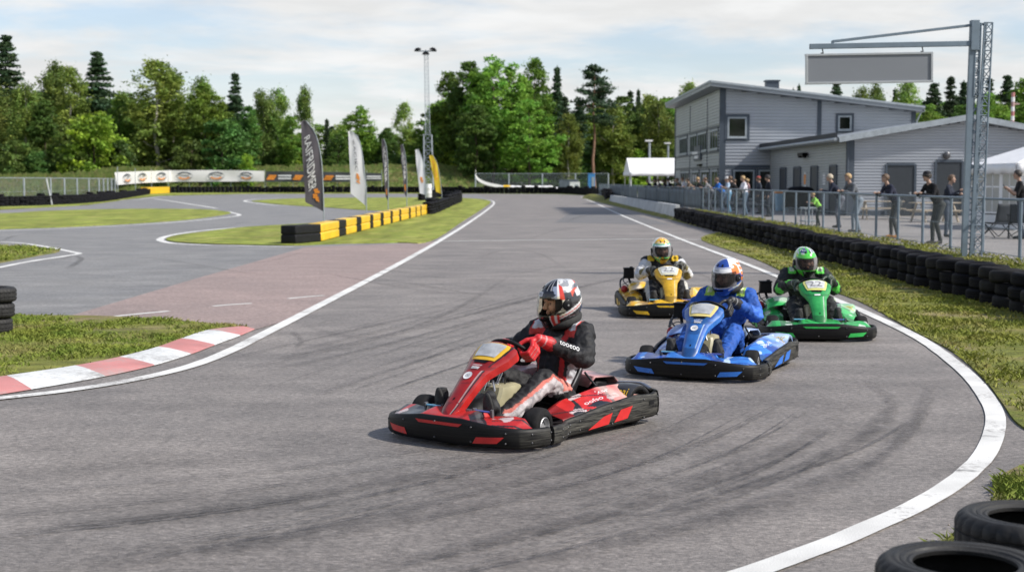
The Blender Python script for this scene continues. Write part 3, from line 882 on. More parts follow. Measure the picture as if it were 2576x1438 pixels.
# the two stacks at the photo's lower right corner: the top tyres are the ones in view
tz = .63
for (x, y, dx, name, gl) in ((1.745, 5.46, 0, 'nearest', 'first'), (2.27, 6.24, 0, 'second', 'second')):
    for r in range(3):
        lab = {('nearest', 2): 'big worn tyre lying flat on top of the stack nearest the camera',
               ('second', 2): 'dusty tyre with pale rim edge on the second stack, behind the nearest stack'}.get((name, r), 'tyre lying under the top tyre of the %s stack beside the white line' % ('nearest' if name == 'nearest' else 'second near'))
        tyre(x + random.uniform(-.012, .012), y + random.uniform(-.012, .012), .105 + .2 * r, lab, 'tyres stacked in the near corner', 3, .012)
# stack at the left border, three high
c = G(-33, 842)
for r, w in enumerate(('bottom', 'middle', 'top')):
    tyre(c.x + .03 * r, c.y, .108 + .207 * r + .02, '%s tyre of the three-high stack on the grass behind the kerb' % w, 'tyres stacked on the left grass', 3, .02)
# long wall along the verge
W0 = [(8.05, 19.2), (8.08, 23), (8.12, 28), (8.22, 33), (8.38, 45), (8.55, 57), (8.80, 76.5)]
def wall_xy(y):
    for (a, b), (c2, d) in zip(W0, W0[1:]):
        if y <= d: return a + (c2 - a) * (y - b) / (d - b)
    return W0[-1][0]
y = 19.4
nw = 0
while y < 76.4:
    jx = random.uniform(-.035, .035)
    for r, w in enumerate(('bottom', 'middle', 'top')):
        tyre(wall_xy(y) + jx + random.uniform(-.055, .055), y + random.uniform(-.035, .035), .115 + .205 * r, 'black tyre in the %s row of the long tyre wall below the spectator fence' % w, 'tyres in the %s row of the right wall' % w, None, .035 if r < 2 else .075)
    nw += 1
    y += .765
# far walls: hundreds of tyres a few pixels each
mb = MB()
def far_wall(px, rows, d=.68, h=.2, z0=0, Ppts=None):
    P = catmull(Ppts if Ppts else PX(px), 10)
    acc = 0
    prof = [(d * .3, -h * .42), (d * .46, -h * .48), (d * .5, -h * .3), (d * .5, h * .3), (d * .46, h * .48), (d * .3, h * .42)]
    for a, b in zip(P, P[1:]):
        L = (b - a).length
        while acc < L:
            q = a + (b - a) * (acc / L)
            top = rows + (random.random() < .18) - (random.random() < .12)
            for r in range(top):
                M = Matrix.Translation((q.x + random.uniform(-.06, .06), q.y + random.uniform(-.06, .06), z0 + h * (r + .5))) @ Euler((random.uniform(-.08, .08), random.uniform(-.08, .08), 0)).to_matrix().to_4x4()
                mb.lathe(prof, 10, M)
            acc += d * 1.04
        acc -= L
far_wall([(-120, 523), (0, 519), (120, 515), (250, 507), (330, 496), (373, 488.5)], 4)
far_wall([(427, 484.8), (600, 484), (800, 484.5), (1000, 485), (1200, 486.2), (1400, 487), (1470, 489.5), (1500, 493), (1520, 500), (1532, 510)], 5, .7, .21)
far_wall([(1077, 540), (1100, 531), (1130, 518), (1153, 508)], 4, .68, .19)
far_wall([(1153, 508), (1150, 500), (1120, 497), (1090, 498), (1060, 505)], 4, .68, .19)
tag(mb.build('far_tyre_walls', 'tyre', angle=60), kind='stuff')

# ================================================================== yellow / black plastic barrier
base = lambda px: G(px, 610 - (px - 809) * 70 / 266)
bx = [809, 854, 872, 898, 910, 932, 940, 958, 966, 983, 989, 1005, 1010, 1029, 1034, 1046, 1049, 1058, 1061, 1074]
def block(a, b, m, label, group, thick=.5, ht=.6):
    d = (b - a).normalized(); sd = V((-d.y, d.x, 0))
    if sd.x > 0: sd = -sd
    L = (b - a).length - .03
    o = MB()
    for k in range(2):
        zc = ht * (.25 + .5 * k)
        o.box((0, 0, zc), (L, thick, ht * .5 - .02), 0)
    o.box((0, 0, ht / 2), (L - .06, thick - .06, ht - .06), 0)
    ob = o.build('barrier_block', m, bevel=.035)
    mid = (a + b) / 2 + sd * (thick / 2)
    ob.location = (mid.x, mid.y, .03)
    ob.rotation_euler = (0, 0, math.atan2(d.y, d.x))
    return tag(ob, label, 'barrier block', group)
A0 = G(744, 616)
blk = block(A0, base(809), 'blackblock', 'large black end block at the near end of the striped barrier', 'blocks of the yellow and black barrier', .55)
for i in range(len(bx) - 1):
    a, b = base(bx[i]), base(bx[i + 1])
    yl = i % 2 == 0
    if i == 0: lab = 'long yellow barrier block next to the black end block'
    elif i == len(bx) - 2: lab = 'yellow barrier block at the far end of the striped barrier, touching the tyre stacks'
    else: lab = ('yellow' if yl else 'short black') + ' plastic block in the middle of the striped barrier'
    block(a, b, 'yellow' if yl else 'blackblock', lab, 'blocks of the yellow and black barrier')
# lone yellow block in the far tyre wall
a, b = G(374, 488.6), G(427, 486.2)
block(a, b, 'yellow', 'lone yellow block set into the far tyre wall under the white banner', None, 1.2, 1.05)
# concrete barrier
mb = MB()
n = 18
for i in range(n):
    y0 = 77.2 + (131 - 77.2) * i / n; y1 = 77.2 + (131 - 77.2) * (i + 1) / n - .004
    for (p, q) in ((y0, y1),):
        prof = [(-.18, 0), (-.17, .30), (-.10, .55), (-.09, .78), (.13, .78), (.14, .55), (.2, .3), (.21, 0)]
        mb.loft([[(8.78 + .16 * (p - 77.2) / 53.8 + a, p, z) for a, z in prof], [(8.78 + .16 * (q - 77.2) / 53.8 + a, q, z) for a, z in prof]])
tag(mb.build('concrete_barrier', 'concrete', bevel=.012), 'low grey concrete barrier between the track and the spectator fence', 'barrier')

# ================================================================== flags
def flag(name, Lp, Rp, base_px, Y, m, label, letters, lm, ends, logo=None, lw=(.22, .72), group='feather flags behind the striped barrier'):
    pb = at(base_px[0], base_px[1], Y)
    root = thing('feather_flag', label, 'flag', (pb.x, Y, 0), 0, group)
    o0 = V((pb.x, Y, 0))
    Lw = [at(q.x, q.y, Y) - o0 for q in catmull([(*p, 0) for p in Lp], 8)]
    Rw = [at(q.x, q.y, Y) - o0 for q in catmull([(*p, 0) for p in Rp], 8)]
    def ev(Q, t):
        t = min(max(t, 0), 1) * (len(Q) - 1); i = min(int(t), len(Q) - 2)
        return Q[i].lerp(Q[i + 1], t - i)
    H = Rw[0].z - Rw[-1].z
    def S(u, v, off=0):
        p = ev(Lw, v).lerp(ev(Rw, v), u)
        wv = .025 * math.sin(v * 7 + u * 2.5) * math.sin(u * 3.0 + .3) + .010 * math.sin(v * 17 + u * 5)
        return V((p.x, wv - off, p.z))
    mb = MB()
    mb.grid(lambda u, v: S(u, v), 10, 44)
    if letters:
        mb.text(letters, lambda x, y: S(lw[0] + (lw[1] - lw[0]) * y, ends[0] + (ends[1] - ends[0]) * x, .022), 1)
    if logo:
        u0, u1, v0, v1, lm2 = logo
        for k in range(5):
            a = u0 + (u1 - u0) * random.uniform(0, .4); b = u1 - (u1 - u0) * random.uniform(0, .4)
            q = v0 + (v1 - v0) * k / 5
            mb.grid(lambda u, v: S(a + (b - a) * u, q + (v1 - v0) * .17 * v + .01 * u, .02), 4, 2, 2)
    ob = mb.build('cloth', [m, lm, logo[4] if logo else lm], root, angle=60)
    # sleeve pole follows the right edge down to the ground, then a spike base
    P = [Rw[i] + V((.012, 0, 0)) for i in range(0, len(Rw), 3)] + [V((Rw[-1].x + .01, 0, Rw[-1].z * .5)), V((Rw[-1].x + .01, 0, .03))]
    q = MB(); q.tube(P, [.012 + .014 * i / len(P) for i in range(len(P))], 8)
    q.build('pole', 'galv', root)
    q = MB()
    for a in range(4):
        c = V((Rw[-1].x + .01, 0, .05))
        q.bar(c, c + V((.4 * math.cos(a * 1.571 + .6), .4 * math.sin(a * 1.571 + .6), 0)), .04, .02)
    q.build('base', 'black', root)
    return root
flag('f', [(757, 305), (759, 360), (763, 430), (767, 480), (768, 508)], [(768, 303), (792, 335), (806, 390), (811, 450), (814, 532)], (814, 585), 57, 'flag_grey', 'big dark grey feather flag with large white lettering, closest to the track', 'RAIFRIDMER', 'print_white', (.22, .80), (.42, .82, .80, .93, 'orange'), (.22, .66))
flag('f', [(876, 330), (878, 380), (881, 440), (882, 486)], [(884, 330), (903, 352), (914, 410), (920, 470), (921, 518)], (921, 568), 66, 'flag_white', 'white feather flag with small dark letters and an orange emblem', 'IKACIEC', 'print_dark', (.20, .60), (.40, .68, .62, .74, 'orange'), (.40, .58))
flag('f', [(960, 350), (962, 400), (966, 450), (970, 494)], [(965, 349), (972, 375), (976, 440), (976, 507)], (976, 551), 77, 'flag_grey', 'narrow dark feather flag seen almost edge on, third from the near end', 'HEGIREER', 'print_white', (.22, .74), (.25, .8, .84, .93, 'orange'), (.2, .8))
flag('f', [(1008, 364), (1010, 410), (1014, 450), (1017, 486)], [(1012, 362), (1019, 390), (1023, 440), (1023, 497)], (1023, 532), 89, 'flag_grey', 'narrow dark feather flag with a red foot, fourth from the near end', 'HEIRGER', 'print_white', (.2, .72), (.2, .85, .8, .92, 'orange'), (.2, .8))
flag('f', [(1045, 377), (1047, 410), (1052, 450), (1056, 486)], [(1052, 375), (1062, 400), (1068, 440), (1071, 491)], (1071, 512), 103, 'flag_white', 'white feather flag with a pale red mark beside the yellow one', '', 'print_dark', (.2, .6), (.25, .75, .66, .78, 'orange'))
flag('f', [(1080, 392), (1085, 420), (1092, 455), (1097, 482)], [(1088, 389), (1099, 410), (1106, 445), (1111, 488)], (1111, 505), 112, 'flag_yellow', 'yellow feather flag with dim lettering, farthest of the flags', 'BAHIRE', 'orange', (.2, .7), None, (.3, .7))
# white drum and control box by the mast
o = thing('barrel', 'white barrel standing on the far end of the tyre stacks', 'barrel', tuple(at(1078, 505, 112).xy) + (.78,))
mb = MB(); mb.lathe([(0, 0), (.24, 0), (.25, .04), (.25, .3), (.262, .33), (.25, .36), (.25, .68), (.262, .71), (.25, .74), (.25, 1.0), (.24, 1.04), (0, 1.04)], 20)
mb.build('drum', 'white', o)

# ================================================================== banners and mesh fences at the back
def panel_strip(name, pts, m, parent=None, thick=.02):
    """pts: (top, bottom) world pairs"""
    mb = MB()
    mb.loft([[a + V((0, 0, 0)), a + V((0, thick, 0)), b + V((0, thick, 0)), b] for a, b in pts])
    return mb, m
YB = 263
def back(px, py): return at(px, py, float(np.interp(px, [288, 330, 373, 427, 1000], [172, 197, 238, 262, YB])))
tops = [(288, 433.5), (360, 430.5), (430, 428.5), (520, 428), (600, 428.5), (665, 430)]
bots = [(294, 465.5), (360, 460), (430, 457.5), (520, 457), (600, 456.5), (665, 456.5)]
root = thing('advertising_banner', 'long white banner with six oval emblems hung behind the far tyre wall', 'banner', tuple(back(476, 458)))
o0 = V(back(476, 458))
mb = MB()
T = [back(*p) - o0 for p in tops]; B_ = [back(*p) - o0 for p in bots]
def bs(u, v, off=0):
    u = min(max(u, 0), 1); k = u * (len(T) - 1); i = min(int(k), len(T) - 2)
    p = T[i].lerp(T[i + 1], k - i).lerp(B_[i].lerp(B_[i + 1], k - i), v)
    t = (T[i + 1] - T[i]).xy.normalized()
    return V((p.x + t.y * off, p.y - t.x * off + .10 * math.sin(u * 19) * math.sin(v * 3), p.z))
mb.grid(bs, 60, 4)
for uc, w in ((.065, .025), (.185, .035), (.32, .037), (.475, .047), (.66, .052), (.86, .055)):
    def ring(a0, a1, r0, r1, m):
        mb.grid(lambda u, v: bs(uc + w * (r0 + (r1 - r0) * v) * math.cos(a0 + (a1 - a0) * u), .5 - .36 * (r0 + (r1 - r0) * v) * math.sin(a0 + (a1 - a0) * u), .16), 16, 2, m)
    ring(R(25), R(155), .68, 1.0, 1)
    ring(R(205), R(335), .52, .80, 2)
    ring(R(200), R(340), .86, 1.0, 1)
    ring(0, R(360), .95, 1.03, 3)
    mb.text('OIM', lambda x, y: bs(uc - w * .5 + w * x, .56 - .16 * y, .16), 1)
mb.build('canvas', ['banner', 'print_dark', 'orange', 'signframe'], root)
for k in range(9):
    q = MB(); p = bs(k / 8, 1.0); q.tube([p + V((0, .35, 2.2)), p + V((0, .35, -2.0))], .05, 6); q.build('post', 'galv', root)
root = thing('advertising_banner', 'long dark banner with orange emblems and white bars behind the flags', 'banner', tuple(back(815, 458)))
o0 = V(back(815, 458))
T = [back(*p) - o0 for p in ((668, 431), (760, 431), (860, 433), (960, 436))]; B_ = [back(*p) - o0 for p in ((668, 457), (760, 458), (860, 458), (960, 455))]
mb = MB(); mb.grid(bs, 50, 4)
for uc in (.06, .30, .56, .82):
    for k in range(3):
        mb.grid(lambda u, v: bs(uc - .03 + .07 * u - .01 * k, .35 + .16 * k + .13 * v, .05), 3, 1, 1)
    for k in range(2):
        mb.grid(lambda u, v: bs(uc + .055 + .12 * u, .34 + .26 * k + .15 * v, .05), 6, 1, 2)
mb.build('canvas', ['bannerdark', 'orange', 'print_white'], root)
for k in range(9):
    q = MB(); p = bs(k / 8, 1.0); q.tube([p + V((0, .35, 2.0)), p + V((0, .35, -2.0))], .05, 6); q.build('post', 'galv', root)

def fence(name, label, P, h, step, mats=('galv', 'wire'), rail=True, rp=.03, pr=.03, lower=None, z0f=None, group=None):
    """P: ground points; posts are children, mesh is one sheet with an open wire pattern"""
    root = thing(name, label, 'fence', tuple(P[0]), 0, group)
    o0 = V(P[0])
    Q = [V(p) - o0 for p in P]
    mb = MB(); uvs = []
    D = [0]
    for a, b in zip(Q, Q[1:]): D.append(D[-1] + (b - a).length)
    for i, q in enumerate(Q):
        mb.v += [tuple(q + V((0, 0, .04))), tuple(q + V((0, 0, h - .03)))]
        uvs += [(D[i], 0), (D[i], h)]
    for i in range(len(Q) - 1):
        mb.f.append((2 * i, 2 * i + 2, 2 * i + 3, 2 * i + 1)); mb.m.append(0)
    me = mb.build('wire_mesh', mats[1], root, smooth=False)
    ul = me.data.uv_layers.new(name='uv')
    for l in me.data.loops: ul.data[l.index].uv = uvs[l.vertex_index]
    if rail:
        q = MB(); q.tube([p + V((0, -.0, h)) for p in Q], rp, 8); q.build('top_rail', mats[0], root)
        q = MB(); q.tube([p + V((0, 0, h * .5)) for p in Q], .008, 6); q.tube([p + V((0, 0, .06)) for p in Q], .008, 6)
        q.build('tension_wire', mats[0], root)
    L = D[-1]; n = max(1, int(L / step))
    proto = None
    for k in range(n + 1):
        d = L * k / n
        i = max(j for j in range(len(D)) if D[j] <= d + 1e-6); i = min(i, len(Q) - 2)
        p = Q[i].lerp(Q[i + 1], (d - D[i]) / (D[i + 1] - D[i]))
        if proto is None:
            q = MB(); q.tube([(0, 0, -.05), (0, 0, h - rp * .3)], pr, 10); q.box((0, 0, .015), (.16, .16, .012))
            proto = q.build('post', mats[0], root); c = proto
        else:
            c = proto.copy(); COL.objects.link(c); c.parent = root
        c.location = p
    return root
# spectator fence on the terrace
fy = [24.5 + i * (110 - 24.5) / 44 for i in range(45)]
fence('spectator_fence', 'long grey mesh fence with a round top rail that the spectators lean on', [(10.2, y, ZT) for y in (24.5, 30, 45, 60, 76, 92, 110, 140, 170)], 1.2, 2.3, ('galvpaint', 'wire'), rp=.028, pr=.036)
root = thing('wind_screen', 'dark blue-grey cloth screens tied to the far part of the spectator fence', 'screen', (10.15, 84, ZT))
mb = MB()
for k in range(9):
    y0 = -6 + 8 * k
    mb.grid(lambda u, v: (.03 + .02 * math.sin(u * 9 + k) * math.sin(v * 3), y0 + 7.8 * u, .1 + 1.0 * v), 12, 4)
mb.build('fabric', 'screen', root, solid=.01)
# left wire fence
fence('wire_fence', 'tall wire fence with leaning posts behind the left tyre wall', [V(((p - CX) / F * y, y, 0)) for p, y in ((-170, 106), (0, 118.5), (120, 126.5), (190, 138), (250, 149.5), (292, 172))], 2.3, 5.5, ('galv', 'wire'), True, rp=.03, pr=.075)
o = thing('fence_post', 'leaning white fence post in front of the left wire fence', 'post', ((132 - CX) / F * 125.2, 125.2, 0))
q = MB(); q.tube([(0, 0, 0), (-.42, 0, 2.25)], .075, 8); q.build('shaft', 'concrete', o)
# fence and post-and-rail behind the far corner
P = [at(1196, 490, 250), at(1300, 490, 250), at(1420, 490, 250), at(1530, 490, 248)]
fence('wire_fence', 'wire fence with stout grey posts behind the far end of the straight', [V((p.x, p.y, 0)) for p in P], 3.3, 5.2, ('galv', 'wire'), True, .04, .12)
root = thing('tarpaulin', 'pale tarpaulin sheets lying along the top of the far tyre wall', 'tarpaulin', (at(1330, 480, 239).x, 239, 0))
mb = MB()
x0 = at(1262, 470, 239).x - root.location.x; x1 = at(1412, 470, 239).x - root.location.x
mb.grid(lambda u, v: (x0 + (x1 - x0) * u, -.6 + 1.5 * v, 1.05 + .22 * math.sin(v * 3.1) + .12 * noise.noise(V((u * 14, v * 2, 0))) - .25 * (u > .85)), 60, 6, 0)
mb.grid(lambda u, v: (x0 + (x1 - x0) * (.03 + .11 * u), -.62 + .9 * v, 1.10 + .25 * math.sin(v * 3.1)), 8, 4, 1)
mb.build('sheet', ['banner', 'yellow'], root)
root = thing('tarpaulin', 'white sheet hanging from the fence corner down to the tyres', 'tarpaulin', (at(1196, 470, 247).x, 247, 0))
ax = [at(*p, 247) for p in ((1196, 428), (1200, 448), (1222, 461), (1262, 470))]
mb = MB(); o0 = V((at(1196, 470, 247).x, 247, 0))
cc = catmull([a - o0 for a in ax], 8)
mb.loft([[p + V((0, 0, .28)), p + V((0, .3, .1)), p + V((0, .2, -.3)), p + V((0, -.1, -.25))] for p in cc])
mb.build('sheet', 'banner', root)
# berm: long grass bank behind the walls
mb = MB()
def berm(u, v):
    px = -260 + 1480 * u
    top = np.interp(px, [-260, 0, 200, 290, 420, 700, 1000, 1100, 1180, 1220], [458, 454, 446, 430, 424, 422, 420, 418, 428, 444])
    yb = np.interp(px, [-260, 0, 120, 250, 290, 330, 373, 427, 1220], [110, 123, 131, 154, 178, 201, 242, 265, 265])
    p = at(px, top, yb + 12)
    k = [0, .08, .45, .8, 1, 1.02, .9][round(v * 6)]
    w = [0, .5, 4, 8, 12, 20, 40][round(v * 6)]
    x = at(px, 470, yb + w).x
    return (x, yb + w, max(0, p.z) * k - .05 + (.35 * noise.noise(V((px * .06, v * 9, 0))) + .2 * noise.noise(V((px * .2, v * 15, 3)))) * (k > .05))
mb.grid(berm, 200, 6)
tag(mb.build('embankment', 'meadow', angle=60), kind='structure')
# tall weeds on it
def weeds(n=9000):
    vs, cs = [], []
    for _ in range(n):
        u = random.random(); v = random.choice((.22, .35, .5, .6, .68, .75)) + random.uniform(-.08, .08)
        i = v * 6; a = V(berm(u, math.floor(i) / 6)); b = V(berm(u, math.ceil(i) / 6)); p = a.lerp(b, i - math.floor(i))
        h = random.uniform(.25, .75); w = random.uniform(.1, .3); t = random.uniform(-.3, .3)
        vs.append([(p.x - w, p.y, p.z - .05), (p.x + w, p.y, p.z - .05), (p.x + w * .7 + t, p.y + .1, p.z + h * .7), (p.x + t, p.y + .1, p.z + h)])
    f = [(4 * i, 4 * i + 1, 4 * i + 2, 4 * i + 3) for i in range(n)]
    me = bpy.data.meshes.new('weeds'); me.from_pydata([q for w in vs for q in w], [], f); me.materials.append(MT['meadow'])
    return tag(link(bpy.data.objects.new('weeds', me)), kind='stuff')
weeds()
# ================================================================== TREES
BRI = 1.16
def leaves_mesh(name, clumps, size, base, nper, up=.35, jit=.36, hue=.12, flat=1.0):
    """clumps: (centre, radii) ; small quads scattered through each"""
    V4, colr = [], []
    for c, r in clumps:
        k = max(6, int(nper * random.uniform(.7, 1.3)))
        p = rng.normal(0, .5, (k, 3)) * np.array(r) + np.array(c)
        nrm = rng.normal(0, 1, (k, 3)); nrm[:, 2] += up * 2
        nrm /= np.linalg.norm(nrm, axis=1)[:, None]
        t = np.cross(nrm, rng.normal(0, 1, (k, 3))); t /= np.linalg.norm(t, axis=1)[:, None]
        b = np.cross(nrm, t)
        s = size * rng.uniform(.55, 1.35, k)[:, None]
        q = np.stack([p - t * s, p + b * s * .55, p + t * s, p - b * s * .55], 1)
        V4.append(q.reshape(-1, 3))
        br = BRI * random.uniform(1 - jit, 1 + jit); hu = random.uniform(-hue, hue)
        cc = np.array([base[0] * (1 + hu), base[1], base[2] * (1 - hu)]) * br
        col = cc[None] * rng.uniform(.75, 1.3, k)[:, None]
        colr.append(np.repeat(col, 4, 0))
    vs = np.concatenate(V4); cs = np.concatenate(colr)
    n = len(vs) // 4
    me = bpy.data.meshes.new(name)
    me.from_pydata(vs.tolist(), [], np.arange(n * 4).reshape(n, 4).tolist())
    paint_mesh(me, lambda co: cs)
    me.materials.append(MT['leaf'])
    return me
def trunk_mesh(name, H, r, limbs, m, bend=.14, top=.95):
    mb = MB()
    P = [V((bend * math.sin(k * 1.3), bend * math.cos(k * 1.7) - bend, H * top * k / 8)) for k in range(9)]
    mb.tube(P, [r * (1.25 if k == 0 else 1) * (1 - .9 * k / 8) + .015 for k in range(9)], 9)
    for h, a, L, e in limbs:
        i = min(int(h * 8 / top), 7)
        p = P[i].lerp(P[i + 1], .5)
        q = p + V((math.cos(a) * L * .55, math.sin(a) * L * .55, L * e * .45)); s = p + V((math.cos(a) * L, math.sin(a) * L, L * e))
        rr = r * (1 - h) * .32 + .015
        mb.tube([p, q, s], [rr, rr * .65, rr * .25], 6)
    o = mb.build(name, m); me = o.data
    bpy.data.objects.remove(o)
    return me
def make_broad(seed, H=20, Rr=4.6, base=(.125, .22, .034), n=240, nper=52, lo=.10, leaf=.25, droop=0, m='bark', kind=.8):
    random.seed(seed)
    limbs = [(random.uniform(.15, .8), random.uniform(0, 6.28), random.uniform(.4, .9) * Rr * .8, random.uniform(.3, .9)) for _ in range(12)]
    cl = []
    # lobes: a few big masses so the outline is uneven
    lobes = [(random.uniform(lo + .1, .86), random.uniform(0, 6.28), random.uniform(.35, .75)) for _ in range(11)]
    for h, a, f in lobes:
        prof = math.sin(math.pi * min(1, (h - lo) / (1 - lo) * .82 + .14)) ** kind
        c = V((math.cos(a) * Rr * prof * f, math.sin(a) * Rr * prof * f, H * h))
        rad = Rr * random.uniform(.28, .46) * (.6 + .4 * prof)
        for _ in range(int(n * .55 / 11)):
            d = V((random.gauss(0, 1), random.gauss(0, 1), random.gauss(0, 1))).normalized() * rad * random.uniform(.55, 1.05)
            d.z *= 1.15
            w = random.uniform(.55, .95)
            cl.append((c + d, (w, w, w * (.6 + droop))))
    while len(cl) < n:
        h = lo + (1 - lo) * random.random() ** .85
        prof = math.sin(math.pi * min(1, (h - lo) / (1 - lo) * .84 + .13)) ** kind
        a = random.uniform(0, 6.28); rr = Rr * prof * math.sqrt(random.uniform(.1, 1)) * random.uniform(.7, 1.08)
        w = random.uniform(.6, 1.1)
        cl.append(((rr * math.cos(a), rr * math.sin(a), H * h - droop * .3), (w, w, w * (.55 + droop))))
    return trunk_mesh('trunk', H, .2 * H / 20 + .05, limbs, m), leaves_mesh('crown', cl, leaf, base, nper)
def make_spruce(seed, H=22, Rr=3.3, base=(.045, .078, .036), lo=.06, nper=40):
    random.seed(seed)
    cl, limbs = [], []
    h = lo
    while h < .995:
        L = Rr * (1 - h) ** .85 + .18
        nb = 7 if h < .8 else 5
        a0 = random.random() * 6
        for k in range(nb):
            a = a0 + 6.283 * k / nb + random.uniform(-.25, .25)
            Lk = L * random.uniform(.5, 1.2)
            limbs.append((h, a, Lk, -.18))
            for f in (.35, .65, .92):
                cl.append(((math.cos(a) * Lk * f, math.sin(a) * Lk * f, H * h - Lk * f * random.uniform(.05, .3) + random.uniform(-.12, .22)), (.40 + .12 * Lk, .40 + .12 * Lk, .20 + .05 * Lk)))
        h += .042 * (1.15 - .35 * h) * random.uniform(.7, 1.3)
    cl.append(((0, 0, H * .99), (.1, .1, .5)))
    return trunk_mesh('trunk', H, .22, limbs[::4], 'bark', .05, .99), leaves_mesh('crown', cl, .215, base, nper, .1, .34, .12)
def make_pine(seed, H=21, Rr=3.4, base=(.048, .082, .042), lo=.5, nper=62):
    random.seed(seed)
    cl, limbs = [], []
    for k in range(58):
        h = lo + (1 - lo) * random.random()
        g = (h - lo) / (1 - lo)
        prof = (math.sin(math.pi * (.22 + .72 * g))) * Rr
        a = random.uniform(0, 6.28); Lk = prof * random.uniform(.45, 1.12)
        limbs.append((h, a, Lk, .12))
        for f in (.55, .95):
            w = random.uniform(.55, .95)
            cl.append(((math.cos(a) * Lk * f, math.sin(a) * Lk * f, H * h + Lk * f * .12 + .2), (w, w, .30)))
    return trunk_mesh('trunk', H, .26, limbs[::2], 'pinebark', .15, .98), leaves_mesh('crown', cl, .21, base, nper, .3, .3, .1)
TK = {
    'broad': [make_broad(1), make_broad(2, 20, 5.2, (.145, .245, .036), 260), make_broad(3, 20, 4.2, (.088, .162, .034))],
    'birch': [make_broad(4, 20, 3.5, (.175, .245, .055), 260, 56, .12, .22, .5, 'birch', .6), make_broad(5, 20, 3.0, (.15, .22, .052), 240, 54, .10, .22, .55, 'birch', .55), make_broad(6, 20, 3.9, (.19, .255, .052), 270, 54, .12, .22, .45, 'birch', .7)],
    'spruce': [make_spruce(7), make_spruce(8, 22, 2.6), make_spruce(9, 22, 3.8, (.046, .078, .034))],
    'pine': [make_pine(10), make_pine(12, 21, 3.0, (.056, .088, .042), .42)],
    'bush': [make_broad(13, 8, 4.4, (.20, .32, .035), 120, 60, .02, .24, 0, 'bark', .55), make_broad(14, 8, 3.6, (.075, .145, .034), 110, 60, .02, .24, 0, 'bark', .5), make_broad(15, 8, 4.0, (.115, .185, .042), 110, 60, .02, .24, 0, 'bark', .5)],
}
TH = {'broad': 20.5, 'birch': 20.5, 'spruce': 22, 'pine': 21.5, 'bush': 8.4}
random.seed(77)
def tree(kind, px, top, Y, wid=1.0, var=None, base_z=.0, label=None, group=None):
    i = random.randrange(len(TK[kind])) if var is None else var
    if px < 1760 and Y > 200: Y += 62
    tm, cm = TK[kind][i]
    p = at(px, top, Y)
    s = (p.z - base_z) / TH[kind]
    root = thing(kind + ('_tree' if kind != 'bush' else ''), label, 'tree' if kind != 'bush' else 'bush', (p.x, Y, base_z), random.random() * 6.28, group)
    root.scale = (s * wid, s * wid, s)
    a = link(bpy.data.objects.new('trunk', tm), root)
    b = link(bpy.data.objects.new('crown', cm), root)
    return root
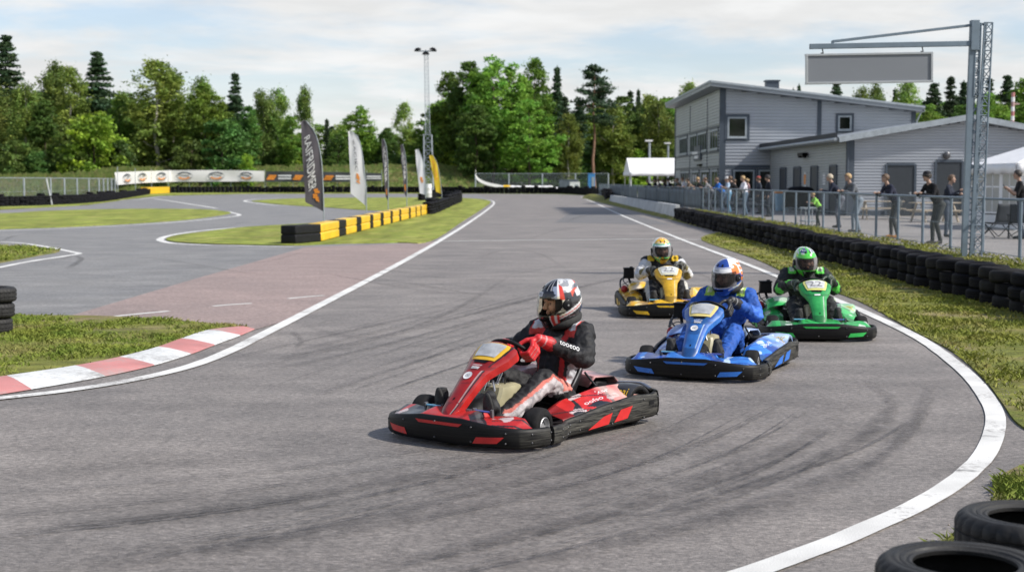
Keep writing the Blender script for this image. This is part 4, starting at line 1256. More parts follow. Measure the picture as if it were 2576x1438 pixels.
# front row, left to right: kind, x, top y in the photo, distance, width, variant, label
FT = [
 ('spruce', 14, 92, 225, 1.35, 2, 'tall dark spruce with a pointed top at the left border'),
 ('birch', -40, 190, 214, 1.5, 0, 'broad birch cut by the left border, below the pointed spruce'),
 ('birch', 62, 205, 208, 1.25, 0, 'drooping olive birch between the border spruce and the double-topped birch'),
 ('birch', 132, 150, 222, 1.0, 1, 'slim birch with a thin feathery top, left one of a pair'),
 ('birch', 172, 165, 224, 1.05, 2, 'slim birch with a thin feathery top, right one of a pair'),
 ('broad', 110, 250, 207, 1.1, 2, 'dark bushy tree behind the wire fence, under the pair of slim birches'),
 ('spruce', 244, 133, 228, 1.45, 2, 'dark layered spruce standing alone above the yellow-green bush'),
 ('broad', 300, 240, 220, .9, 0, 'mid green tree squeezed between dark spruce and tall grey-green birch'),
 ('birch', 388, 148, 218, 1.55, 2, 'tall wide grey-green birch above the left end of the white banner'),
 ('birch', 432, 172, 224, 1.0, 1, 'loose birch top joined to the right of the wide grey-green birch'),
 ('broad', 512, 208, 216, 1.15, 1, 'rounded deep green tree above the middle of the white banner'),
 ('birch', 505, 190, 226, .9, 0, 'thin birch peeping over the rounded deep green tree'),
 ('spruce', 591, 187, 232, 1.1, 0, 'narrow dark spruce over the right end of the white banner'),
 ('broad', 625, 265, 218, .95, 2, 'low dark tree right of the narrow spruce'),
 ('birch', 660, 222, 226, 1.0, 1, 'airy birch with sky showing through, right of the narrow spruce'),
 ('birch', 697, 220, 228, 1.0, 0, 'airy birch next to the slim birch, above the dark banner'),
 ('birch', 767, 212, 230, .72, 1, 'very slim birch just left of the big grey flag'),
 ('broad', 735, 292, 219, 1.2, 0, 'olive tree filling the gap behind the big grey flag'),
 ('spruce', 822, 300, 232, .9, 1, 'small dark spruce just right of the big grey flag'),
 ('broad', 905, 265, 226, 1.15, 1, 'bright round tree above the white feather flag'),
 ('broad', 850, 335, 219, 1.15, 2, 'dark low tree between the big grey and the white flag'),
 ('birch', 1018, 256, 236, .9, 2, 'pale lone birch left of the floodlight mast'),
 ('broad', 975, 320, 224, 1.0, 2, 'low dark green tree over the narrow dark flags'),
 ('broad', 1050, 322, 224, 1.0, 0, 'low dark tree at the foot of the floodlight mast'),
 ('broad', 1128, 180, 226, 1.0, 0, 'tall green tree right beside the floodlight mast'),
 ('broad', 1180, 152, 222, .95, 2, 'tall dark green tree, second right of the mast'),
 ('broad', 1238, 140, 218, 1.0, 1, 'tallest leafy tree in the central clump'),
 ('broad', 1290, 158, 220, .9, 1, 'tall leafy tree in the right half of the central clump'),
 ('broad', 1345, 146, 226, .85, 0, 'tall leafy tree with sky gaps, right end of the central clump'),
 ('broad', 1200, 262, 210, 1.35, 2, 'dark spreading tree low in front of the central clump'),
 ('broad', 1330, 250, 210, 1.45, 1, 'bright green spreading tree low in front of the central clump'),
 ('spruce', 1402, 168, 232, .8, 1, 'thin spruce spire at the right edge of the central clump'),
 ('birch', 1430, 285, 216, 1.1, 2, 'yellow-green birch between the central clump and the lone pine'),
 ('pine', 1497, 164, 220, 1.2, 0, 'tall pine with a bare reddish trunk beside the straight'),
 ('birch', 1545, 262, 226, 1.35, 2, 'olive birch just right of the bare-trunked pine'),
 ('spruce', 1586, 232, 238, .95, 0, 'small spruce left of two thin spires by the grey house'),
 ('spruce', 1606, 226, 246, .6, 1, 'left of the two thin spruce spires by the grey house'),
 ('spruce', 1626, 246, 244, .6, 1, 'right of the two thin spruce spires by the grey house'),
 ('birch', 1655, 252, 228, 1.2, 0, 'bushy birch touching the left eave of the grey house'),
 ('broad', 1700, 300, 232, 1.2, 2, 'dark tree hidden behind the left side of the grey house'),
 ('broad', 1566, 240, 232, 1.1, 2, 'full dark tree between the lone pine and the thin spruce spires'),
 ('birch', 1632, 236, 236, 1.2, 2, 'full olive tree just left of the grey house'),
 ('broad', 1678, 250, 236, 1.1, 0, 'full green tree half hidden by the left eave of the grey house'),
 ('birch', 1735, 205, 240, .9, 2, 'birch top showing above the left eave of the grey house'),
 ('spruce', 2010, 214, 170, .5, 1, 'tiny spruce tip above the grey house roof, left of the hanging sign'),
 ('spruce', 1996, 224, 175, .5, 1, 'tiniest spruce tip above the grey house roof by the chimney'),
 ('spruce', 2105, 208, 150, 1.1, 2, 'spruce behind the roof, under the left half of the hanging sign'),
 ('birch', 2168, 216, 150, .9, 0, 'birch behind the roof, under the middle of the hanging sign'),
 ('birch', 2200, 206, 156, .8, 1, 'taller thin birch behind the roof under the hanging sign'),
 ('spruce', 2252, 224, 150, .6, 1, 'small spruce behind the roof near the sign corner'),
 ('birch', 2285, 200, 148, .9, 2, 'loose pine-like birch behind the right end of the roof'),
 ('spruce', 2350, 212, 142, 1.3, 2, 'mid spruce in the gap between the two roofs'),
 ('spruce', 2392, 196, 146, 1.0, 0, 'dark pointed spruce left of the steel mast'),
 ('spruce', 2425, 205, 150, .9, 1, 'dark spruce right behind the steel mast'),
 ('broad', 2340, 262, 132, .95, 1, 'light green tree above the low roof, left of the steel mast'),
 ('broad', 2490, 232, 134, 1.1, 1, 'light green tree above the low roof, right of the steel mast'),
 ('spruce', 2490, 200, 150, .9, 0, 'spruce tip right of the steel mast'),
 ('spruce', 2535, 192, 146, 1.1, 2, 'spruce behind the red and white chimney pole'),
 ('broad', 2582, 196, 136, 1.2, 0, 'big green tree cut by the right border'),
 ('broad', 2420, 262, 136, 1.0, 2, 'dark tree behind the low roof, at the mast'),
]
for k, px, top, Y, w, v, lab in FT:
    tree(k, px, top, Y, w, v, 1.2 if px < 1190 else .2, lab, 'trees of the forest edge')
# bushes and undergrowth along the forest foot
BT = [(232, 288, 206, 1.05, 0, 'bright yellow-green bush glowing in front of the dark spruce'), (180, 350, 204, 1.0, 2, 'green bush left of the bright yellow-green one'),
 (300, 352, 206, 1.0, 1, 'dark bush right of the bright yellow-green one'), (560, 300, 210, 1.1, 1, 'big dark green bush above the white banner'), (480, 350, 208, 1.0, 2, 'mid green bush above the white banner'),
 (622, 388, 205, .6, 0, 'little lime bush at the right end of the white banner'), (40, 350, 203, 1.1, 2, 'olive bush behind the left end of the wire fence'), (95, 380, 202, .9, 1, 'dark bush behind the wire fence posts')]
for px, top, Y, w, v, lab in BT:
    tree('bush', px, top, Y, w, v, 1.0, lab, 'bushes at the forest foot')
for i in range(34):
    px = -60 + i * 50 + random.uniform(-15, 15)
    if 1480 < px < 1530: continue
    tree('bush', px, random.uniform(352, 400), random.uniform(222, 236), random.uniform(.9, 1.3), None, .6, 'shaded undergrowth bush between the trunks of the forest edge', 'undergrowth along the forest foot')
# the wood behind, closing the gaps between the trunks
def sky_line(px):
    return float(np.interp(px, [-100, 60, 250, 420, 600, 800, 960, 1080, 1120, 1380, 1430, 1560, 1760, 2000, 2300, 2700], [215, 220, 222, 222, 255, 300, 318, 322, 205, 205, 252, 248, 236, 250, 238, 228]))
for i in range(108):
    px = -120 + i * 26.4 + random.uniform(-12, 12)
    k = random.choice(('broad', 'broad', 'spruce', 'birch'))
    tree(k, px, sky_line(px) + random.uniform(0, 42), random.uniform(250, 285) if px < 1760 else random.uniform(165, 190), random.uniform(1.2, 1.6), None, 0, 'tree in the deep rows of the wood behind the forest edge', 'trees deep in the wood')

# the trees round the near end of the track, behind the photographer: they shade the low sky and stand in the windows
for i in range(20):
    x = -95 + i * 10 + random.uniform(-3, 3)
    k = ('broad', 'birch', 'spruce', 'broad')[i % 4]
    tm, cm = TK[k][i % len(TK[k])]
    root = thing(k + '_tree', 'tree of the wood on the near side of the track, behind the camera', 'tree', (x, -34 - 7 * math.sin(i * 1.7), 0), i * 1.1, 'trees behind the camera')
    root.scale = (1.35, 1.35, random.uniform(.85, 1.05))
    link(bpy.data.objects.new('trunk', tm), root); link(bpy.data.objects.new('crown', cm), root)

# ================================================================== BUILDINGS
def cladding(mb, x0, x1, z0, ztop, pitch, y=0.0, m=0, depth=.045):
    """horizontal trapezoid sheet facing -Y; ztop(x) gives the roof line"""
    n = 24
    zmax = max(ztop(x0 + (x1 - x0) * i / n) for i in range(n + 1))
    prof = [(0, 0), (.35, 0), (.45, 1), (.90, 1), (1.0, 0)]
    z = z0
    while z < zmax:
        for (a, da), (b, db) in zip(prof, prof[1:]):
            za, zb = z + a * pitch, z + b * pitch
            xs = [x0 + (x1 - x0) * i / n for i in range(n + 1)]
            ok = [x for x in xs if ztop(x) >= zb - pitch * .4]
            if len(ok) < 2: continue
            xa, xb = min(ok), max(ok)
            mb.add([(xa, y - da * depth, min(za, zmax)), (xb, y - da * depth, min(za, zmax)), (xb, y - db * depth, zb), (xa, y - db * depth, zb)], [(0, 1, 2, 3)], m)
        z += pitch
    return mb
def rotx_(mb, f):
    mb.v = [tuple(f(V(p))) for p in mb.v]
    return mb
def window(parent, c, w, h, ny=(0, -1, 0), trim=.16, frame=.09, mull=0, face='front'):
    """frame, pane and dark surround; built facing -Y then turned for side walls"""
    M = Matrix.Identity(4) if face == 'front' else Matrix.Rotation(R(-90), 4, 'Z')
    M = Matrix.Translation(c) @ M
    def put(mb, name, m, p, **k):
        mb.v = [tuple(M @ V(q)) for q in mb.v]
        return mb.build(name, m, p, **k)
    q = MB()
    if trim:
        for s in (-1, 1):
            q.box((s * (w / 2 + trim / 2), -.045, 0), (trim, .09, h + 2 * trim))
            q.box((0, -.045, s * (h / 2 + trim / 2)), (w, .09, trim))
    else:
        q.box((0, -.02, 0), (w, .03, h))
    o = put(q, 'window', 'slate', parent, smooth=False)
    q = MB()
    for s in (-1, 1):
        q.box((s * (w / 2 - frame / 2), -.065, 0), (frame, .05, h))
        q.box((0, -.065, s * (h / 2 - frame / 2)), (w - 2 * frame, .05, frame))
    for k in range(mull):
        q.box((-w / 2 + w * (k + 1) / (mull + 1), -.065, 0), (.07, .05, h - 2 * frame))
    q.box((0, -.10, -h / 2 - .02), (w + .06, .12, .035))
    put(q, 'frame', 'galv', o, smooth=False)
    q = MB(); q.box((0, -.05, 0), (w - frame, .02, h - frame))
    put(q, 'pane', 'glass', o, smooth=False)
    return o
def door(parent, x, z0, w, h, y, mtl='doorgrey', face='front', ox=0):
    q = MB()
    def T(p):
        return p if face == 'front' else V((ox + p[1], p[0], p[2]))
    for s in (-1, 1): q.box((x + s * (w / 2 + .05), y - .05, z0 + h / 2), (.1, .1, h + .1))
    q.box((x, y - .05, z0 + h + .05), (w, .1, .1))
    q.v = [tuple(T(V(p))) for p in q.v]
    fr = q.build('door', 'slate', parent, smooth=False)
    q = MB(); q.box((x, y - .04, z0 + h / 2 + .01), (w, .05, h - .03))
    q.v = [tuple(T(V(p))) for p in q.v]
    q.build('leaf', mtl, fr, smooth=False)
    q = MB(); q.tube([(x + w * .38, y - .09, z0 + 1.02), (x + w * .30, y - .09, z0 + 1.02)], .014, 6); q.box((x + w * .38, y - .075, z0 + 1.0), (.04, .03, .16))
    q.v = [tuple(T(V(p))) for p in q.v]
    q.build('handle', 'galv', fr)
    return fr
def sx(px, Y): return (px - CX) / F * Y
# --- two-storey house
D1, D2 = 86.0, 110.0
X0, X1 = sx(1812, D1), sx(2296, D1)
house = thing('clubhouse', 'two-storey grey clubhouse with slatted metal cladding and a sloping roof', 'building', (X0, D1, ZT))
Wd, Dp = X1 - X0, D2 - D1
zt = lambda x: 6.98 + (5.62 - 6.98) * (x / Wd)
mb = MB(); cladding(mb, .25, Wd - .2, .15, zt, .19)
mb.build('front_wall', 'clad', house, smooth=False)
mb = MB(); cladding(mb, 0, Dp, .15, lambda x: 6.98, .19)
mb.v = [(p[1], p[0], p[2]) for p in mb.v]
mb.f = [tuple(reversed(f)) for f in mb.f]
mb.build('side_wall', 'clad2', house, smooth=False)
q = MB()
q.add([(.03, .03, 0), (Wd - .03, .03, 0), (Wd - .03, .03, zt(Wd)), (.03, .03, zt(0)), (.03, Dp, 0), (Wd - .03, Dp, 0), (Wd - .03, Dp, zt(Wd)), (.03, Dp, zt(0))], [(0, 1, 2, 3), (5, 4, 7, 6), (4, 0, 3, 7), (1, 5, 6, 2)])
q.box((Wd / 2, -.01, .08), (Wd, .06, .22)); q.box((-.01, Dp / 2, .08), (.06, Dp, .22))
q.build('core_wall', 'slate', house, smooth=False)
q = MB()
for x, w in ((.06, .36), (Wd * .505, .24), (Wd - .1, .26)):
    q.box((x, -.03, zt(x) / 2), (w, .09, zt(x)))
q.box((-.035, .17, 3.49), (.09, .34, 6.98)); q.box((-.03, Dp - .1, 3.49), (.09, .22, 6.98))
for y_ in (Dp * .25, Dp * .62):
    q.box((-.02, y_, 3.4), (.07, .16, 6.7))
q.box((2.6, -.035, 2.42), (5.0, .085, .16))
for z in (2.42, 3.32, 4.85): q.box((-.025, Dp / 2, z), (.08, Dp, .1))
q.build('corner_trim', 'slate', house, smooth=False)
# roof: mono-pitch slab with overhang and fascia
q = MB()
ov, th = .75, .34
def roofslab(q, m):
    a = [(-ov, -ov), (Wd + .35, -ov), (Wd + .35, Dp + .3), (-ov, Dp + .3)]
    vs = [(x, y, zt(x) + .02) for x, y in a] + [(x, y, zt(x) + .02 + th) for x, y in a]
    q.add(vs, [(3, 2, 1, 0), (4, 5, 6, 7), (0, 1, 5, 4), (1, 2, 6, 5), (2, 3, 7, 6), (3, 0, 4, 7)], m)
roofslab(q, 0)
rf = q.build('roof', 'roof', house, smooth=False, bevel=.02)
q = MB(); q.bar((-ov - .02, -ov - .03, zt(-ov) + .30), (Wd + .37, -ov - .03, zt(Wd + .35) + .30), .05, .12); q.bar((-ov - .03, -ov, zt(-ov) + .3), (-ov - .03, Dp + .3, zt(-ov) + .3), .05, .12)
q.build('fascia', 'galv', rf, smooth=False)
q = MB(); cx_ = sx(1937, 92) - X0
q.box((cx_, 6, zt(cx_) + .75), (.78, .78, 1.1)); q.box((cx_, 6, zt(cx_) + 1.34), (.92, .92, .08))
q.build('chimney', 'slate', rf, smooth=False)
q = MB(); q.tube([(Wd + .3, -ov, zt(Wd) + .05), (Wd + .3, Dp, zt(Wd) + .05)], .08, 8); q.tube([(Wd + .3, -.2, zt(Wd)), (Wd + .1, -.06, zt(Wd) - .5), (Wd + .1, -.06, .2)], .05, 8)
q.build('gutter', 'galv', rf)
# windows
def wz(y, Y=D1): return CAMZ + (YH - y) / (F / Y) - ZT
c = V((sx(1851, D1) - X0, 0, wz(322)))
window(house, c, 1.12, 1.22, trim=.17)
window(house, V((sx(2120, D1) - X0, 0, wz(311))), .78, .86, trim=.14)
window(house, V((sx(1869, D1) - X0, 0, 1.35)), 1.25, 1.75, trim=.1)
window(house, V((sx(1928, D1) - X0, 0, 1.30)), 1.05, 1.85, trim=.1)
for y_, w, mm in ((2.7, 3.4, 2), (8.2, 4.4, 3), (12.7, 3.6, 2), (18.6, 4.6, 3)):
    window(house, V((0, y_, 4.07)), w, 1.25, trim=.08, frame=.12, mull=mm, face='side')
for y_, w, mm in ((2.2, 2.6, 1), (6.6, 3.8, 2), (11.5, 3.6, 2), (17.5, 5, 3)):
    window(house, V((0, y_, 1.25)), w, 2.0, trim=.09, frame=.12, mull=mm, face='side')
q = MB(); q.box((-.09, 10.2, 2.85 + .55), (.12, 3.4, .95)); o = q.build('sign_board', 'slate', house, smooth=False)
q = MB(); q.box((-.17, 11.0, 3.42), (.04, 2.6, .16)); q.box((-.165, 10.4, 3.14), (.03, 1.9, .2)); q.build('lettering_bar', 'white', o, smooth=False)
q = MB(); q.box((-.12, 9.0, 2.6), (.2, 1.4, .12)); q.build('lamp', 'black', house, smooth=False)
for y_ in (6.0, 7.0, 11.0, 12.2):
    q = MB(); q.box((-.10, y_, 1.75), (.01, .6, .45)); q.build('notice', 'print_white', house, smooth=False)
# --- low hall with a gable
D3 = 66.0
H0, HP, H1 = sx(2132, D3), sx(2427, D3), sx(2427, D3) + (sx(2427, D3) - sx(2132, D3)) * 1.02
hall = thing('workshop_hall', 'low grey hall with slatted gable wall and two dark doors', 'building', (H0, D3, ZT))
Wh, Pk, Dh = H1 - H0, HP - H0, D1 - D3 - .05
e0, e1, pk = 3.42, 3.3, 4.30
zg = lambda x: e0 + (pk - e0) * x / Pk if x < Pk else pk + (e1 - pk) * (x - Pk) / (Wh - Pk)
mb = MB(); cladding(mb, .2, Wh - .1, .2, zg, .135)
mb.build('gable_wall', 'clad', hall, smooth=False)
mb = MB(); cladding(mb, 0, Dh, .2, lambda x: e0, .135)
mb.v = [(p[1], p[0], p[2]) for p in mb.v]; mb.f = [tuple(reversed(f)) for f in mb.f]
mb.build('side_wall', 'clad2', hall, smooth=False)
q = MB()
q.add([(.03, .03, 0), (Wh - .03, .03, 0), (Wh - .03, .03, e1), (Pk, .03, pk), (.03, .03, e0), (.03, Dh, 0), (Wh - .03, Dh, 0), (Wh - .03, Dh, e1), (Pk, Dh, pk), (.03, Dh, e0)], [(0, 1, 2, 3, 4), (9, 8, 7, 6, 5), (5, 0, 4, 9), (1, 6, 7, 2)])
q.box((Wh / 2, -.01, .1), (Wh, .06, .24)); q.box((-.01, Dh / 2, .1), (.06, Dh, .24))
q.build('core_wall', 'slate', hall, smooth=False)
q = MB(); q.box((.06, -.03, e0 / 2), (.36, .09, e0)); q.box((-.035, .13, e0 / 2), (.09, .26, e0))
q.tube([(-.12, -.12, e0), (-.06, -.1, e0 - .45), (-.1, -.1, .1)], .05, 8)
q.build('corner_trim', 'slate', hall, smooth=False)
q = MB()
ovh = .45
for (xa, za), (xb, zb) in (((-ovh - .1, zg(0) - (pk - e0) / Pk * (ovh + .1)), (Pk, pk)), ((Pk, pk), (Wh + .4, e1 - .05))):
    vs = [(xa, -ovh, za), (xb, -ovh, zb), (xb, Dh, zb), (xa, Dh, za)]
    q.add(vs + [(x, y, z + .22) for x, y, z in vs], [(3, 2, 1, 0), (4, 5, 6, 7), (0, 1, 5, 4), (1, 2, 6, 5), (2, 3, 7, 6), (3, 0, 4, 7)])
rf = q.build('roof', 'roof', hall, smooth=False)
q = MB(); q.box((-ovh - .16, Dh / 2, e0 + .20), (.10, Dh + .3, .26)); q.build('eave_board', 'roofdark', rf, smooth=False)
q = MB(); q.tube([(-ovh - .24, -.4, e0 + .02), (-ovh - .24, Dh, e0 + .02)], .08, 10); q.build('gutter', 'galv', rf)
q = MB(); q.bar((-ovh - .1, -ovh - .03, zg(0) + .02), (Pk, -ovh - .03, pk + .14), .05, .26); q.bar((Pk, -ovh - .03, pk + .14), (Wh + .4, -ovh - .03, e1 + .09), .05, .26)
q.build('fascia', 'galv', rf, smooth=False)
for px, w, h in ((2262, 1.22, 2.28), (2383, 1.12, 2.42)):
    door(hall, sx(px, D3) - H0, 0, w, h, 0)
for y_, w in ((2.9, 1.35), (7.2, 1.5), (11.6, 1.7), (15.6, 1.6)):
    door(hall, y_, 0, w, 2.25, 0, 'doorgrey', 'side', 0)
for y_, a_, b_ in ((5.0, .55, .62), (9.6, .5, .8)):
    q = MB(); q.box((-.03, y_, 1.65), (.02, a_, b_)); q.build('notice', 'print_white', hall, smooth=False)
q = MB(); q.box((-.04, 9.6, 1.66), (.02, .44, .5)); q.build('notice', 'orange', hall, smooth=False)
q = MB(); q.box((-.2, 9.5, 2.95), (.3, 1.3, .16)); q.box((-.22, 9.0, 2.9), (.2, .3, .26)); q.box((-.22, 10.0, 2.9), (.2, .3, .26)); q.build('lamp', 'black', hall, smooth=False)
q = MB(); q.lathe([(0, 0), (.16, 0), (.17, .12), (.1, .16), (0, .17)], 16, Matrix.Translation((sx(2378, D3) - H0 - .05, -.02, 2.72)) @ Matrix.Rotation(R(90), 4, 'X')); q.build('lamp', 'chromeblk', hall)
# striped vent pipe behind the hall
o = thing('chimney_pole', 'slim pole with red and white bands behind the low hall roof', 'pole', (sx(2540, 100), 100, 0))
q = MB()
for k in range(9): q.tube([(0, 0, 5.2 + .32 * k), (0, 0, 5.2 + .32 * (k + 1) - .002)], .12, 10, 0 if k % 2 else 1)
q.tube([(0, 0, 0), (0, 0, 5.2)], .11, 10, 2); q.box((.2, 0, 7.3), (.5, .1, .1), 1)
q.build('shaft', ['white', 'kred', 'concrete'], o)

# ================================================================== TENTS
def tent(label, x0, x1, y0, y1, eave, peak, sides, group=None, hip=True):
    root = thing('party_tent', label, 'tent', ((x0 + x1) / 2, (y0 + y1) / 2, ZT), 0, group)
    w, d = (x1 - x0) / 2, (y1 - y0) / 2
    q = MB(); o = .12
    if hip:
        rd = d - w if d > w else 0
        a = [(-w - o, -d - o, eave), (w + o, -d - o, eave), (w + o, d + o, eave), (-w - o, d + o, eave)]
        top = [(0, -max(rd, .05), peak), (0, max(rd, .05), peak)]
        q.add(a + top, [(0, 1, 4), (1, 2, 5, 4), (2, 3, 5), (3, 0, 4, 5)])
    else:
        a = [(-w - o, -d, eave), (w + o, -d, eave), (w + o, d, eave), (-w - o, d, eave), (-w - o, 0, peak), (w + o, 0, peak)]
        q.add(a, [(0, 1, 5, 4), (2, 3, 4, 5), (0, 4, 3), (1, 2, 5)])
    q.build('roof', 'canvas', root, smooth=False, solid=.02)
    q = MB()
    nx = 14
    for a, b in (((-w - o, -d - o), (w + o, -d - o)), ((w + o, -d - o), (w + o, d + o)), ((w + o, d + o), (-w - o, d + o)), ((-w - o, d + o), (-w - o, -d - o))):
        a, b = V((*a, 0)), V((*b, 0))
        n_ = (b - a).normalized().cross(V((0, 0, 1)))
        q.grid(lambda u, v: a.lerp(b, u) + V((0, 0, eave - .02 - .3 * v - .02 * math.sin(u * 30) * v)) + n_ * (.02 + .03 * math.sin(u * 22) * v), 28, 2)
    q.build('valance', 'canvas', root, solid=.01)
    pr = None
    for px, py in ((-w, -d), (w, -d), (w, d), (-w, d), (0, -d), (0, d)):
        if pr is None:
            q = MB(); q.tube([(0, 0, 0), (0, 0, eave)], .03, 8); q.box((0, 0, .01), (.2, .2, .02)); pr = q.build('leg', 'white', root); c = pr
        else:
            c = pr.copy(); COL.objects.link(c); c.parent = root
        c.location = (px, py, 0)
    for (a, b, nwin) in sides:
        a, b = V((*a, 0)), V((*b, 0)); L = (b - a).length; t = (b - a) / L
        fr = MB(); pv = MB()
        cols = nwin; hw = L / cols
        zc0, zc1 = .55, eave - .35
        def P(s, z, off=0): return a + t * s + V((0, 0, z))
        fr.add([P(0, .03), P(L, .03), P(L, zc0), P(0, zc0)], [(0, 1, 2, 3)]); fr.add([P(0, zc1), P(L, zc1), P(L, eave - .05), P(0, eave - .05)], [(0, 1, 2, 3)])
        for k in range(cols + 1):
            s0 = max(0, k * hw - .16); s1 = min(L, k * hw + .16)
            fr.add([P(s0, zc0), P(s1, zc0), P(s1, zc1), P(s0, zc1)], [(0, 1, 2, 3)])
        for k in range(cols):
            s0 = k * hw + .16; s1 = (k + 1) * hw - .16
            pv.add([P(s0, zc0), P(s1, zc0), P(s1, zc1), P(s0, zc1)], [(0, 1, 2, 3)])
            for j in (1, 2):
                z = zc0 + (zc1 - zc0) * j / 3
                fr.add([P(s0, z - .025), P(s1, z - .025), P(s1, z + .025), P(s0, z + .025)], [(0, 1, 2, 3)])
            sm = (s0 + s1) / 2
            fr.add([P(sm - .025, zc0), P(sm + .025, zc0), P(sm + .025, zc1), P(sm - .025, zc1)], [(0, 1, 2, 3)])
        wl = fr.build('side_wall', 'canvas', root, smooth=False, solid=.012)
        pv.build('window', 'pvc', wl, smooth=False)
    return root
tw = sx(2450, 49.0) + .6
tent('white party tent with window walls at the right border', tw, tw + 4.4, 46.5, 51.5, 2.15, 3.05, [((-2.2, -2.5), (2.2, -2.5), 3), ((-2.2, 2.5), (2.2, 2.5), 3), ((-2.2, -2.5), (-2.2, 2.5), 3)])
t2 = sx(1580, 130)
tent('open white tent with a pitched roof left of the clubhouse', t2, t2 + 4.6, 127, 134, 2.35, 3.62, [((-2.3, -3.5), (-2.3, -1.6), 1)], None, False)

# ================================================================== FLOODLIGHT MAST, STREET LAMPS, SIGN GANTRY
def lattice(q, w0, w1, z0, z1, n, r, corners=4, m=0, off=(0, 0), tilt=(0, 0)):
    def cp(k, z):
        t = (z - z0) / (z1 - z0); w = (w0 + (w1 - w0) * t) / 2
        if corners == 4: dx, dy = ((-1, -1), (1, -1), (1, 1), (-1, 1))[k]
        else: dx, dy = ((-1, -.58), (1, -.58), (0, 1.15))[k]
        return V((off[0] + dx * w + tilt[0] * (z - z0), off[1] + dy * w + tilt[1] * (z - z0), z))
    for k in range(corners):
        q.tube([cp(k, z0), cp(k, z1)], r, 6, m)
    for i in range(n):
        za, zb = z0 + (z1 - z0) * i / n, z0 + (z1 - z0) * (i + 1) / n
        for k in range(corners):
            k2 = (k + 1) % corners
            q.tube([cp(k, za), cp(k2, zb)] if i % 2 else [cp(k2, za), cp(k, zb)], r * .55, 5, m, cap=False)
            q.tube([cp(k, zb), cp(k2, zb)], r * .55, 5, m, cap=False)
YM = 196
pm = at(1079, 492, YM); ptop = at(1072, 130, YM)
mast = thing('floodlight_mast', 'tall lattice floodlight mast with dark lamp heads behind the flags', 'light mast', (pm.x, YM, 0))
tl = (ptop.x - pm.x) / (ptop.z)
q = MB(); zs = CAMZ + (YH - 340) / (F / YM)
lattice(q, 1.25, 1.05, 0, zs, 8, .06, 4, 0, (0, 0), (tl, 0)); q.build('lower_truss', 'galv', mast)
q = MB(); lattice(q, .62, .5, zs, ptop.z, 22, .028, 4, 0, (tl * zs, 0), (tl, 0)); q.build('upper_truss', 'galv', mast)
q = MB(); xt = tl * ptop.z
q.tube([(xt - 1.4, 0, ptop.z + .05), (xt + 1.4, 0, ptop.z + .05)], .08, 6); q.tube([(xt, -1.2, ptop.z + .05), (xt, 1.2, ptop.z + .05)], .08, 6)
q.build('crossbar', 'galvpaint', mast)
for k, (dx, dy, tt) in enumerate(((-1.15, 0, -.25), (.95, -.3, .25), (0, -1.0, 0))):
    q = MB(); q.box((0, 0, 0), (1.0, .7, .24), 0, None, .75); q.box((0, 0, .16), (.5, .4, .14))
    o = q.build('lamp_head', 'black', mast, bevel=.04)
    o.location = (xt + dx, dy, ptop.z + (.25 if k < 2 else -.35)); o.rotation_euler = (R(12), tt, 0)
for px, top, Y, lab in ((1634, 356, 150, 'slim street lamp behind the open white tent'), (1681, 362, 175, 'second street lamp, half hidden by the clubhouse corner')):
    p = at(px, top, Y)
    o = thing('street_lamp', lab, 'street lamp', (p.x, Y, 0), 0, 'street lamps behind the tent')
    q = MB(); q.tube([(0, 0, 0), (0, 0, p.z)], [.14, .11], 10); q.build('pole', 'galv', o)
    q = MB(); q.box((-.1, -.1, p.z + .06), (.75, .45, .16)); q.build('lamp_head', 'white', o, bevel=.03)
# gantry
YG = 30.6
gx = sx(2428, YG)
gan = thing('sign_gantry', 'steel lattice mast with a long arm reaching out over the track', 'gantry', (gx, YG, ZT - .12))
gz = lambda y: CAMZ + (YH - y) / (F / YG) - gan.location.z
k_ = YG / F
q = MB()
lean = 14 * k_ / gz(60)
q.bar((-.02, 0, 0), (-.02 + 10 * k_, 0, gz(62)), .11, .11); q.bar((.13, 0, 0), (.13 + 12 * k_, 0, gz(240)), .07, .07); q.bar((.07, .22, 0), (.07 + 12 * k_, .22, gz(240)), .07, .07)
for i in range(16):
    z = .2 + i * .24
    q.tube([(-.02 + lean * z * .5, 0, z), (.14 + lean * z * .5, 0, z + .12)], .012, 5); q.tube([(.14 + lean * z * .5, 0, z + .12), (.07, .22, z + .24)], .012, 5); q.tube([(.07, .22, z), (-.02 + lean * z * .5, 0, z + .2)], .012, 5)
q.build('main_column', 'galvpaint', gan, smooth=False)
q = MB()
lattice(q, .11, .10, gz(245), gz(64), 14, .016, 4, 0, (.06 + 11 * k_, 0), (.012, 0))
q.build('upper_truss', 'galvpaint', gan)
q = MB(); lattice(q, .21, .17, 0, gz(62), 26, .019, 3, 0, (.24, .05), (.030, 0)); q.build('rear_truss', 'galvpaint', gan)
q = MB()
for y_ in (66, 240, 420): q.bar((.05 + 8 * k_, 0, gz(y_)), (.24 + .030 * gz(y_), .05, gz(y_)), .03, .05)
q.build('tie', 'galvpaint', gan, smooth=False)
q = MB()
ax0 = sx(2030, YG) - gx
q.bar((ax0, 0, gz(121.5)), (.02 + 8 * k_, 0, gz(114)), .12, .105)
q.bar((sx(2087, YG) - gx, 0, gz(109)), (.03 + 8 * k_, 0, gz(68)), .07, .055)
q.bar((sx(2087, YG) - gx, 0, gz(107)), (sx(2087, YG) - gx, 0, gz(118)), .06, .05, up=(1, 0, 0))
q.box((.02 + 9 * k_, -.01, gz(94)), (.17, .17, .62))
q.build('arm', 'galvpaint', gan, smooth=False, bevel=.006)
